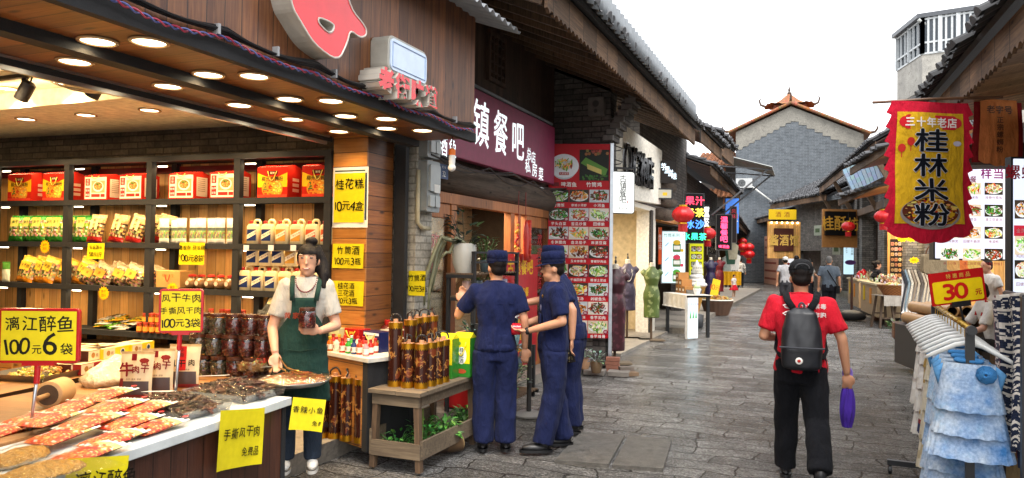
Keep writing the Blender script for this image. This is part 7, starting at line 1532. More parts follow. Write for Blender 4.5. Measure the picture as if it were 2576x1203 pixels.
# snack stalls along the kerb
for i, (x0, x1, yb, yt, D, lab) in enumerate([(2133, 2160, 768, 706, 25, 'far'), (2165, 2206, 800, 716, 21.5, 'near')]):
    a, b = on(x0, yb, D=D), on(x1, yb+14, D=D-2.6); QF = Fr((a.x, a.y), (b.x, b.y), z=.2); t = thing('snack_stall', '%s tan snack stall heaped with packets and hung with yellow cards' % lab, 'stall', QF.w(0, 0, 0), QF.rz, 'snack stalls on the kerb'); L = QF.L
    mb = MB(hx('a88f6e')); mb.box(0, L, 0, 1, 0, .82); mb.build('stall_body', 'satin', t, bevel=.01); mb = MB(hx('cbbf9c')); mb.box(-.03, L+.03, -.04, 1.04, .82, .87); mb.build('stall_top', 'satin', t); mb = MB()
    heap(mb, 130, 1, 1, .2, .09, [hx('d0c0a0'), hx('a88a60'), hx('c8b8a8'), hx('8a5a40'), hx('d8d0b8')], .88)
    mb.v = [(L/2+v[0]*L*.48, .5+v[1]*.45, v[2]) for v in mb.v]; mb.build('packets', 'satin', t)['kind'] = 'stuff'; mb = MB(hx('d8b818'))
    mb.rbox(L*.2, L*.2+.25, -.02, -.003, .35, .75, .01); mb.rbox(L*.6, L*.6+.25, -.02, -.003, .3, .72, .01, hx('d88a2a')); mb.build('price_card', 'print', t)
for i, (px, py) in enumerate([(2163, 705), (2172, 700)]): q = on(px, py, D=23.5); mb = MB(hx('b01c1c')); mb.lathe([(.1, -.25), (.14, -.1), (.08, .1), (.1, .2), (.03, .3)], 12); tag(mb.build('red_doll', 'gloss', None, loc=q, smooth=True), 'small red festive figure on the far snack stall, %s' % ['left', 'right'][i], 'figure', 'red figures on the stall')
q = on(2142, 805, z=0); t = thing('tyre_post', 'thin iron post standing in a tyre filled with concrete on the street', 'post', (q.x, q.y, 0)); mb = MB(hx('1c1b1b')); mb.lathe([(.20, 0), (.33, .02), (.37, .10), (.33, .19), (.2, .21)], 24); mb.build('tyre', 'matte', t, smooth=True); mb = MB(hx('8a8478')); mb.lathe([(.31, .19), (.2, .25), (.03, .28)], 20); mb.build('concrete_fill', 'matte', t, smooth=True); mb = MB(hx('4a3028')); mb.tube([(0, 0, .2), (0, 0, 1.25)], .035, 8); mb.build('iron_post', 'satin', t)
# basket on stools
q = on(2252, 825, z=0); t = thing('stool_table', 'grey cloth covered board on two wooden stools at the kerb', 'table', (q.x, q.y, 0), YAW)
mb = MB(hx('a89f94')); mb.sheet(lambda u, v: (-.45+.9*u, -.32+.64*v, .80), 8, 6); mb.sheet(lambda u, v: (-.45+.9*u, -.33-.02*math.sin(u*25)*(1-v), .56+.24*v), 24, 3); mb.build('cloth', 'cloth', t, solid=.012); mb = MB()
for x in (-.3, .22):
    for s_ in (-1, 1):
        for r_ in (-1, 1): mb.bar((x+s_*.19, r_*.22, 0), (x+s_*.10, r_*.14, .79), .045)
    mb.bar((x-.17, -.2, .25), (x+.17, -.2, .25), .035); mb.bar((x-.17, .2, .35), (x+.17, .2, .35), .035)
mb.build('stool', MATS['m_oldv'], t)
t = thing('wicker_tray', 'wide brown wicker tray of small packets on the grey cloth', 'basket', (q.x+.02, q.y+.02, .815), YAW); mb = MB(hx('8a5428')); mb.sheet(lambda u, v: ((.30+.16*v)*math.cos(2*PI*u), (.22+.12*v)*math.sin(2*PI*u), .25*v), 48, 8, cf=lambda u, v: tuple(k*(.7+.5*((int(u*48)+int(v*8)) % 2)) for k in hx('8a5428'))); mb.build('wicker_body', 'satin', t, solid=.01); mb = MB(); heap(mb, 80, .36, .26, .14, .06, [hx('c8c0b8'), hx('c89aa0'), hx('b8a080'), hx('d8b020')], .16); mb.build('packets', 'satin', t)['kind'] = 'stuff'
# slanting goods board with scarves, bamboo tube pile, cartons
q = on(2335, 742, D=13.5); t = thing('scarf_display', 'slanted board piled with striped scarves and bags', 'display', (q.x, q.y, q.z-.2), YAW-.5); t.scale = (.72, .72, 1); mb = MB(hx('d0c8c0')); mb.add([(-.6, -.4, -.15), (.7, -.4, -.15), (.7, .5, .55), (-.6, .5, .55)], [(0, 1, 2, 3)]); mb.build('board', 'satin', t, solid=.03); mb = MB(BLACK)
for x in (-.5, .6): mb.bar((x, .45, .5), (x, .45, -q.z+.52), .05); mb.bar((x, -.35, -.16), (x, -.35, -q.z+.52), .05)
mb.build('leg', 'satin', t); mb = MB()
for k in range(16): x = -.6+.075*k; c = rnd.choice([hx('b8a890'), hx('2a2a30'), hx('c8bca8'), hx('8a7a68'), hx('5a5048'), hx('7a8a92')]); mb.tube([(x, .5, .62), (x+.1, .1, .38), (x+.02, -.3, .02), (x-.02, -.42, -.35)], [.05, .06, .05, .04], 6, c, flat=.5)
mb.build('scarf', 'cloth', t)
q = on(2330, 790, D=11); q = q+vr*.28; t = thing('bamboo_stack', 'pile of thick bamboo tubes with open ends showing', 'bamboo', (q.x, q.y, q.z-.2), YAW-.15); M = Matrix.Rotation(PI/2, 4, 'X')
for i, (x, z) in enumerate([(-.32, 0), (-.12, 0), (.08, 0), (.28, 0), (-.22, .17), (-.02, .17), (.18, .17), (.4, .16)]): mb = MB(hx('9a7448')); mb.lathe([(.066, .3), (.09, .301), (.088, 0), (.09, -.6)], 18, at=(0, 0, 0), M=Matrix.Translation((x, 0, z+.09)) @ M, cap=False); mb.lathe([(.066, .3), (.064, -.2), (.0, -.2)], 18, hx('3a2818'), M=Matrix.Translation((x, 0, z+.09)) @ M, cap=False); mb.build('bamboo_tube', 'satin', t, smooth=True, angle=40)
mb = MB(hx('2c2420')); mb.box(-.5, .6, -.25, .6, -.62, -.002); tag(mb.build('dark_chest', 'satin', None, loc=t.location, rz=t.rotation_euler.z), 'dark low chest carrying the bamboo tubes', 'chest')
q = on(2298, 812, D=12); mb = MB(hx('a8895a')); mb.box(-.3, .3, -.15, .2, -.27, .0); tag(mb.build('crate', MATS['m_pineh2'], None, loc=q, rz=YAW-.4, bevel=.01), 'pale long wooden crate at the kerb edge below the bamboo tubes', 'crate')
q = on(2262, 838, z=0); mb = MB(); leafy(mb, 120, .22, .22, .1, GR); tag(mb.build('kerb_weed', 'leaf', None, loc=(q.x, q.y, .02)), 'green weeds growing from the kerb foot by the stools', 'plant')
# near shop on the right: eave, soffit, brick column, dark interior
NF = Fr((2.25, 10.6), (2.5, 2.0)); L = NF.L
nr = thing('corner_shop_building', 'near right shop with pine soffit and black tiled eave', 'building', NF.A, NF.rz)
mb = MB(); mb.box(.25, .62, .0, .35, 0, 3.2); mb.build('brick_column', MATS['m_darkbrick'], nr); mb = MB(); mb.box(-.2, L, .3, .5, 2.75, 3.0); mb.box(-.2, .3, -.9, .3, 2.85, 3.1); mb.box(-.3, L, -.02, .2, 3.0, 3.35); mb.build('dark_beam', MATS['m_log'], nr)
mb = MB(hx('3c322b')); mb.box(-1.5, L, 3.0, 3.1, 0, 3.4); mb.box(-1.5, -1.4, .4, 3.1, 0, 3.4); mb.box(L, L+.1, .2, 3.1, 0, 3.4); mb.box(-1.5, L, .5, 3.1, 3.35, 3.4); mb.build('room', 'matte', nr)
wood('m_pale', hx('a8835a'), hx('c8a478'), .09, 'x', 'x', .6, gap=.04); mb = MB(); mb.add([(.4, -.98, 3.32), (L+2, -.98, 3.32), (L+2, .3, 3.55), (.4, .3, 3.55)], [(3, 2, 1, 0)]); mb.build('soffit', MATS['m_pale'], nr, solid=.03)
fascia(nr, L+1.6, -1.05, 3.28, 3.52, .35, .14); tile_roof(nr, L+2, -1.15, 3.58, 1.5, 5.1, .21, .28, .2, (.05, .05, .052), 2.0, name='tiled_roof')
l = bpy.data.lights.new('room_glow', 'AREA'); l.size = 1.5; l.energy = 30; l.color = (1, .76, .45); lo = bpy.data.objects.new('room_glow', l); col.objects.link(lo); lo.parent = nr; lo.location = (.6, 1.8, 3.3)
for i, (px, py) in enumerate([(2408, 648), (2440, 648), (2460, 645), (2350, 655), (2362, 660)]): q = on(px, py, D=12.2); t = thing('handbag', '%s bag hanging in the near right shop behind the menu screen' % ['tan', 'orange-lit', 'ochre', 'striped', 'grey'][i], 'bag', q, YAW, 'bags hanging in the shop'); mb = MB([hx('b88a50'), hx('c86a34'), hx('c8a050'), hx('8a7a60'), hx('6a6258')][i]); mb.rbox(-.2, .2, -.05, .05, -.22, .1, .05); mb.build('bag_body', 'cloth', t); mb = MB(hx('5a3a24')); mb.tube([(.14*math.cos(PI*k/8), 0, .08+.18*math.sin(PI*k/8)) for k in range(9)], .012, 6); mb.build('strap', 'cloth', t)
# lit menu screens
t, w, h = flatsign('menu_screen', 'large lit white menu screen with dish photographs hanging over the seated woman', 2352, 425, 2530, 650, 9.6, hx('dadcf0'), .1, frame=hx('1a1a1e'), fm='backlit')
mb = MB(); its = []
for r_ in range(4):
    for c0 in range(3): x = w*(-.30+.31*c0); z = h*(.80-.245*r_)-.02; dish(mb, x, z, w*.26, h*.135, -.014, r_*5+c0*2+1); its.append(((['炒粉(炒饭)', '螺蛳粉', '桂林米粉', '排骨竹筒饭', '两人餐', '竹筒饭', '漓江豆腐汤', '田螺鸭脚煲', '田螺牛腩煲', '啤酒鸭', '漓江小鱼', '漓江田螺酿'][(r_*3+c0+1) % 12], x, z-h*.10, .042), dict(c=hx('a83048'), y=-.0135)))
its += [(('样当', w*.3, h*.955, .15), dict(c=hx('a83090'), y=-.0135, bold=.03)), (('快餐', -w*.02, h*.885, .09), dict(c=hx('a83048'), y=-.0135, bold=.02))]
mb.build('dish_photos', 'backlit', t); letters(t, its)
t, w, h = flatsign('menu_screen', 'second lit menu screen at the right picture edge beside the brick column', 2548, 400, 2700, 735, 6.8, hx('d4dcee'), .08, frame=hx('16161a'), fm='backlit'); mb = MB()
mb.rect(-w/2, w/2, h*.42, h*.5, -.014, hx('b02838')); its = [(('螺蛳粉', -w*.25, h*.9, .14), dict(c=hx('b02838'), y=-.014, bold=.03)), (('金牌米粉', -w*.3, h*.46, .045), dict(c=WHITE, y=-.016)), (('鸡肉竹筒饭', -w*.3, h*.27, .035), dict(c=hx('b02838'), y=-.0135)), (('田螺鸭脚煲', -w*.3, h*.06, .035), dict(c=hx('b02838'), y=-.0135))]
for x, z in ((-.36, .62), (-.05, .62), (-.36, .35), (-.36, .17), (.2, .62), (-.05, .17)): dish(mb, w*x, h*z, w*.26, h*.14, -.0145, int(90+100*x+7*z*10))
mb.build('dish_photos', 'backlit', t); letters(t, its)
# big yellow banner and brown pennant
def banner(name, label, x0, y0, x1, y1, D, body, edge, wave, zig, rz=YAW):
    a, b = on(x0, y0, D=D), on(x1, y0-10, D=D); w = (b-a).length; h = (on(x0, y1, D=D)-a).length; c = (a+b)/2; t = thing(name, label, 'banner', c, rz)
    def S(x, z, o=0): return (x, -.004-o+.035*math.sin(x*5.5+1)*(1-z/(-h))*0+.03*math.sin(x*6+z*1.5)+.012*math.sin(z*7+x*3), z)
    N = 34
    def edgefn(z): return .045+.06*(1-((z*7.5) % 1))**1.3*min(1, ((z*7.5) % 1)*6) if wave else .03
    mb = MB(edge)
    def fn(u, v): z = -h*v; e = edgefn(z); x = (u-.5)*(w+2*(e-.06)); d = -(.16*(1-abs(2*u-1)**1.2)+.05*abs(math.sin(u*12)))*h*.5*max(0, v-.9)*10 if zig else 0; return S(x, z+d)
    mb.sheet(fn, 36, 140); mb.build('cloth_border', 'cloth', t, smooth=True)
    if body: mb = MB(body); mb.sheet(lambda u, v: S((u-.5)*w*.83, -h*(.085+.855*v), .004), 30, 40); mb.build('printed_field', 'cloth', t, smooth=True)
    return t, w, h, S
def on_cloth(t, mb, S, m='print', name='lettering'):
    mb.v = [(v[0], S(v[0], v[2], .006)[1]+v[1], v[2]) for v in mb.v]; return mb.build(name, m, t)
t, w, h, S = banner('shop_banner', 'big yellow and red flame-edged banner 三十年老店 桂林米粉 hanging from a pole', 2234, 262, 2444, 588, 7.0, hx('d8a81c'), hx('c01430'), True, True)
mb = MB(hx('c8202c')); mb.rbox(-w*.33, w*.33, -.003, -.002, -h*.215, -h*.105, .03); mb.disc(-w*.33, -h*.16, .05, -.0022, 16); mb.disc(w*.33, -h*.16, .05, -.0022, 16); write(mb, '三十年老店', 0, -h*.16, h*.082, hx('efe6e0'), -.004, .035)
for k in range(300): pass
mb.disc(0, -h*.86, w*.36, -.002, 40, hx('8a8078'), h*.125); mb.disc(0, -h*.845, w*.34, -.0024, 40, hx('5a2a1c'), h*.105)
for k in range(200): a = rnd.uniform(0, 2*PI); q_ = math.sqrt(rnd.random()); x, z = w*.32*q_*math.cos(a), -h*.845+h*.095*q_*math.sin(a); c = hx('d8b060') if rnd.random() < .5 else rnd.choice([hx('5a2014'), hx('b03a1c'), hx('7a4a20'), hx('3a1c10')]); mb.disc(x, z, rnd.uniform(.008, .03), -.0026-.000008*k, 7, tuple(g*rnd.uniform(.7, 1.2) for g in c), rnd.uniform(.004, .012), a)
for k, ch in enumerate('桂林米粉'): write(mb, ch, 0, -h*(.30+.19*k), h*.185, hx('c9cdd6'), -.0055, .07, sx=1.55); write(mb, ch, 0, -h*(.30+.19*k), h*.185, hx('14161e'), -.008, .035, sx=1.55)
for x, z in ((-w*.35, -h*.36), (-w*.25, -h*.31)): mb.disc(x, z, .035, -.004, 14, hx('c03028'), .04); mb.rect(x-.004, x+.004, z-.09, z-.03, -.0045, hx('c03028'))
mb.disc(w*.33, -h*.32, .04, -.004, 12, hx('c8c0d0'), .025); on_cloth(t, mb, S)
mb = MB(hx('6a4a34')); mb.tube([(-w*.5-.14, .01, -.01), (0, .01, .03), (w*.5+.3, .01, .06)], .014, 8); mb.build('pole', 'satin', t)
t, w, h, S = banner('shop_banner', 'faded orange-brown pennant 老字号 正宗螺蛳粉 beside the yellow banner', 2452, 256, 2570, 410, 7.6, None, hx('d8854a'), False, True); mb = MB()
for s, z, hh in (('老字号', .17, .075), ('正', .34, .075), ('宗', .46, .075), ('螺', .58, .075), ('蛳', .70, .075), ('粉', .82, .075)): write(mb, s, 0, -h*z, .068 if len(s) < 2 else .085, hx('5a3c2a'), -.002, .02, sx=1.15)
on_cloth(t, mb, S); mb = MB(hx('8a1c20')); mb.sheet(lambda u, v: S((u-.5)*(w+.06), -h*v-.02, -.012), 20, 20); mb.build('red_backing', 'cloth', t)
# ---------------------------------------------------------------- dress rack
na, fa = on(2440, 833, D=3.75), on(2350, 765, D=5.7); zb = (na.z+fa.z)/2; KF = Fr((fa.x, fa.y), (na.x, na.y)); L = KF.L
rk2 = thing('dress_rack', 'black garment rack with a brass rail on castors', 'rack', KF.w(0, 0, 0), KF.rz); mb = MB(hx('1b1b1d'))
for x in (0, L): mb.box(x-.02, x+.02, -.02, .02, .10, zb+.0); mb.box(x-.02, x+.02, -.32, .32, .08, .12)
mb.build('rack_frame', 'satin', rk2); mb = MB(hx('a8863c')); mb.tube([(-.05, 0, zb), (L+.06, 0, zb)], .014, 10); mb.build('rail', 'metal', rk2, smooth=True); mb = MB(BLACK); mb.tube([(L+.05, 0, zb), (L+.09, 0, zb)], .024, 12)
for x in (0, L):
    for y in (-.3, .3): mb.lathe([(.02, -.015), (.035, -.01), (.035, .01), (.02, .015)], 12, at=(0, 0, 0), M=Matrix.Translation((x, y, .04)) @ Matrix.Rotation(PI/2, 4, 'X'))
mb.build('castor', 'satin', rk2)
def hanger():
    t = thing('hanger', 'x', 'hanger'); mb = MB(hx('cfcfca')); mb.tube([(-.20, 0, -.155), (-.17, 0, -.135), (-.06, 0, -.075), (0, 0, -.06), (.06, 0, -.075), (.17, 0, -.135), (.20, 0, -.155)], [.008, .011, .013, .014, .013, .011, .008], 8, flat=.6); mb.build('hanger_body', 'gloss', t, smooth=True)
    mb = MB(hx('b89440')); mb.tube([(.0, 0, -.05), (0, 0, -.01), (.012, 0, .005), (.018, 0, .018), (.0, 0, .03), (-.018, 0, .016)], .003, 6); mb.build('hook', 'metal', t); return t
stain('m_tiedye', hx('3a78b6'), hx('ccd6dc'), 4.0, .95, .3, hx('8fb4d2')); hg = hanger(); TD = [hx('3f7fb8'), hx('5e97c8'), hx('b4c6d4'), hx('c8d2d8')]
def dress(label, loc, rz, w, ln, seed, pal, tiers=3, rose=False, top=.075):
    t = thing('dress', label, 'dress', loc, rz, 'dresses on the black rack')
    def cf(co):
        n = noise.noise(co*5+Vector((seed*7, seed, 0)))+.6*noise.noise(co*13+Vector((seed, 0, 5))); return pal[0] if n > .42 else pal[1] if n > .16 else pal[2] if n > -.2 else pal[3]
    def colr(m): return lambda u, v: None
    z0 = -top
    def tier(za, zb_, wa, wb, fr_, n=110):
        mb = MB()
        def fn(u, v): a = 2*PI*u; ww = wa+(wb-wa)*v; k = 1+fr_*v*math.sin(a*25+seed+2*math.sin(a*3))*.8+fr_*.5*math.sin(a*7+seed*2); return (ww*math.cos(a)*k, (.035+ww*.30*v+.02)*math.sin(a)*k, za+(zb_-za)*v+.003*math.sin(a*13+seed)*v)
        mb.sheet(fn, n, 8, cf=lambda u, v: cf(Vector(fn(u, v)))); return mb
    dm = MATS['m_tiedye'] if pal is TD else 'cloth'; bl = .52 if rose else .32; o = tier(z0, z0-ln*bl, w*.34, w*.47, .01).build('bodice', dm, t, smooth=True)
    for k in range(tiers): za = z0-ln*(bl-.02+(1.02-bl)*k/tiers); tier(za, za-ln*((1.04-bl)/tiers+.03), w*(.44+.14*k/tiers), w*(.51+.17*k/tiers), .02+.003*k, 190).build('skirt_tier', dm, t, smooth=True)
    mb = MB(pal[0]); mb.tube([(w*.17*math.cos(2*PI*k/16), .03*math.sin(2*PI*k/16)-.01, z0+.012) for k in range(17)], .012, 6)
    for s_ in (-1, 1): mb.tube([(s_*w*.30, 0, z0-.01), (s_*w*.42, .0, z0-.05), (s_*w*.38, 0, z0-.13)], [.012, .02, .01], 8, pal[1])
    mb.build('neck_trim', 'cloth', t, smooth=True)
    if rose: 
        mb = MB(pal[0])
        for k in range(5): mb.tube([(w*.24+(.012+.007*k)*math.cos(a*.7+k), -.07-.004*(4-k), z0-.045+(.012+.007*k)*math.sin(a*.7+k)) for a in range(10)], .008, 6, tuple(g*(1.1-.08*k) for g in pal[0]))
        mb.build('fabric_rose', 'cloth', t, smooth=True)
    return t
nh = 12
for i in range(nh):
    x = .12+(L-.15)*i/(nh-1); p = KF.w(x, 0, zb-.012); h_ = hg if i == 0 else dup(hg, p); place(h_, p, KF.rz+PI/2-.22+rnd.uniform(-.06, .06)); h_['label'] = 'white hanger with brass hook on the rail, %s from the far end' % (ORD[i] if i < nh-1 else 'nearest the camera, twelfth'); h_['group'] = 'white hangers on the rail'
WP = [hx('d4d0c8'), hx('dcd8d0'), hx('cfcac0'), hx('d8d4cc')]; NP = [hx('2c3458'), hx('8a2a34'), hx('d0c8b8'), hx('a88a4a')]; CP = [hx('cbbfa0'), hx('c8bca0'), hx('d2c8b0'), hx('b8a888')]
for i, (k, w, ln, pal, ti, lab) in enumerate([(0, .36, .55, WP, 2, 'white crocheted dress at the far end of the rack'), (2, .36, .7, WP, 3, 'white lace dress second on the rack'), (4, .34, .62, NP, 2, 'navy crochet top with red and cream pattern in mid rack'), (5, .36, .8, CP, 3, 'cream tiered dress hanging in mid rack'), (7, .38, .98, TD, 5, 'long blue tie-dye dress behind the front ones'), (9, .38, .88, TD, 6, 'pale blue tie-dye dress third from the near end'), (10, .40, .95, TD, 7, 'blue layered tie-dye dress with ruffled tiers hanging low')]):
    x = .12+(L-.15)*k/(nh-1); dress(lab, KF.w(x, 0, zb-.10), KF.rz+PI/2-.22, w*.8, ln, i+1, pal, ti)
x = .12+(L-.15); dress('nearest blue tie-dye dress with a fabric rose at the neck', KF.w(x, 0, zb-.10), KF.rz+PI/2-.22, .34, .46, 12, TD, 2, True)
# 30 yuan card on a clip stand
D = 4.3; q = on(2408, 722, D=D); t = thing('price_sign', 'tilted red and yellow price sign 特惠商品 30元 clipped above the rack', 'sign', q, (0, R_(-8), YAW)); w, h = 138*D/F, 82*D/F
mb = MB(hx('b41c1c')); mb.box(-w/2, w/2, -.004, .004, -h/2, h/2); mb.build('card', 'gloss', t); mb = MB(hx('e6c414')); mb.rbox(-w*.455, w*.455, -.006, -.0045, -h*.45, h*.22, .012); mb.build('yellow_field', 'print', t)
letters(t, [(('特惠商品', .01, h*.355, h*.15), dict(c=hx('d8b04a'), y=-.006, gap=1.35)), (('30', -.02, -h*.12, h*.5), dict(c=hx('c01a18'), y=-.0075, bold=.05, sx=1.35)), (('元', w*.36, -h*.22, h*.2), dict(c=hx('b01a18'), y=-.0075, bold=.04))])
mb = MB(BLACK); mb.box(-.05, .06, -.012, .012, -h/2-.02, -h/2+.012); mb.tube([(.0, 0, -h/2), (.01, 0, -h/2-.10), (.03, -.02, -h/2-.16)], .007, 6); mb.build('clip_stand', 'satin', t)
# knitwear rack at the right edge
for i in range(7):
    D = 3.6+.28*i; q = on(2596-5*i, 745+ (i % 3)*6, D=D); c = [hx('20283e'), hx('7a1a22'), hx('c8bcb0'), hx('8a2030'), hx('4a4a58'), hx('a86a78'), hx('d0c8bc')][i]; t = thing('knitted_shawl', ['navy', 'dark red', 'cream', 'crimson', 'slate', 'pink', 'white'][i]+' knitted shawl on the rack at the right picture edge', 'shawl', q, YAW-1.05+.08*(i % 3), 'knitted shawls at the right edge'); mb = MB(c); c2 = [hx('d8d0c4'), hx('8a2a34'), hx('28304a'), hx('c8bcb0'), hx('d8d0c8'), hx('3a3a4a'), hx('7a1a22')][i]
    mb.sheet(lambda u, v: ((u-.5)*.32*(1-.2*v), .05*math.sin(u*14+i)+.02*math.sin(v*5), .02-.05*abs(u-.5)-.75*v-.03*abs(math.sin(u*18))*v), 84, 120, cf=lambda u, v: c2 if (int(v*120) % 11 < 2 or noise.noise(Vector((u*30, v*60, i))) > .22) else tuple(g*(.8+.4*((int(v*120)) % 2)) for g in c)); mb.build('knit', 'cloth', t, solid=.02); mb = MB(c)
    for k in range(10): x = -.17+.037*k; mb.tube([(x, 0, -.74), (x+.005, 0, -.85)], .008, 5)
    mb.build('tassel', 'cloth', t)
a, b = on(2580, 748, D=3.4), on(2530, 735, D=5.6); mb = MB(BLACK); mb.tube([a, b], .015, 8); mb.bar(b, (b.x, b.y, 0), .035); mb.bar(a, (a.x, a.y, 0), .035); tag(mb.build('shawl_rack', 'satin'), 'black rail carrying the knitted shawls at the right edge', 'rack')
q = on(2530, 1000, D=4.6); t = thing('cloth_table', 'table draped in rough tan cloth behind the dresses', 'table', (q.x+.1, q.y, 0), YAW); mb = MB(hx('8a7350')); mb.sheet(lambda u, v: (-.25+.7*u, -.2+.02*math.sin(u*30)*(1-v), .12+.75*v), 30, 4); mb.box(-.25, .45, -.19, .5, .84, .87); mb.build('cloth', 'cloth', t); mb = MB(); heap(mb, 20, .2, .2, .1, .06, [hx('c8385a'), hx('8aa860'), hx('d0a0b0')], .9, 'ball'); mb.v = [(v[0]+.08, v[1]+.1, v[2]) for v in mb.v]; mb.build('yarn_balls', 'cloth', t)
# grey tower in the distance
Z = 15.0; pts = [on(x, y, z=Z) for x, y in ((2242, 97), (2307, 45), (2516, 14))]; p3 = pts[2]+(pts[2]-pts[1])*1.0; back = [p3+Vector((8, 2, 0)), pts[0]+Vector((9, 4, 0))]
t = thing('concrete_tower', 'tall bare concrete house with a glazed white-framed top floor and dark sheet roof', 'building', (pts[1].x, pts[1].y, 0)); o_ = Vector((pts[1].x, pts[1].y, 0)); cen = (pts[0]+pts[1]+p3+back[0]+back[1])/5
def ring(s, z): return [Vector((cen.x+(p.x-cen.x)*s, cen.y+(p.y-cen.y)*s, z))-o_ for p in (pts[0], pts[1], p3, *back)]
def drum(mb, s, z0, z1): A_, B_ = ring(s, z0), ring(s, z1); n = 5; mb.add(A_+B_, [(i, (i+1) % n, n+(i+1) % n, n+i) for i in range(n)]+[tuple(range(n))[::-1], tuple(range(n, 2*n))])
s1 = .955; mb = MB(hx('4a4d52')); drum(mb, 1, Z-.02, Z+.22); mb.build('sheet_roof', 'satin', t); mb = MB(); drum(mb, s1, Z-4.0, Z-2.0); drum(mb, .86, 0, Z-4.0); mb.build('concrete_wall', MATS['m_conc'], t); mb = MB(hx('39424a')); drum(mb, s1-.012, Z-2.0, Z-.02); mb.build('glazing', 'gloss', t)
mb = MB(hx('b4b8ba')); A_ = ring(s1, Z-2.0); 
for i in range(2):
    a, b = A_[i], A_[i+1]; n = 6 if i == 0 else 26
    for k in range(n+1): p = a+(b-a)*k/n; mb.bar(p, p+Vector((0, 0, 1.98)), .10 if k % 3 else .2)
    for z in (.0, .6, 1.9): mb.bar(a+Vector((0, 0, z)), b+Vector((0, 0, z)), .1)
mb.build('window_frame', 'satin', t); mb = MB(hx('5c656a')); B_ = ring(.862, Z-7); a, b = B_[1], B_[2]
for k in range(1, 5): p, q = a+(b-a)*(.05+.18*k-.12), a+(b-a)*(.05+.18*k); mb.add([p, q, q+Vector((0, 0, 2.2)), p+Vector((0, 0, 2.2))], [(0, 1, 2, 3)])
mb.build('window', 'gloss', t); mb = MB(hx('b8bab8')); p = ring(.99, 0)[1]; q = ring(.955, 0)[1]; mb.tube([p+Vector((0, 0, Z-.1)), q+Vector((.5, .2, Z-.6)), q+Vector((.3, .0, Z-8))], .09, 8); mb.build('drain_pipe', 'satin', t)
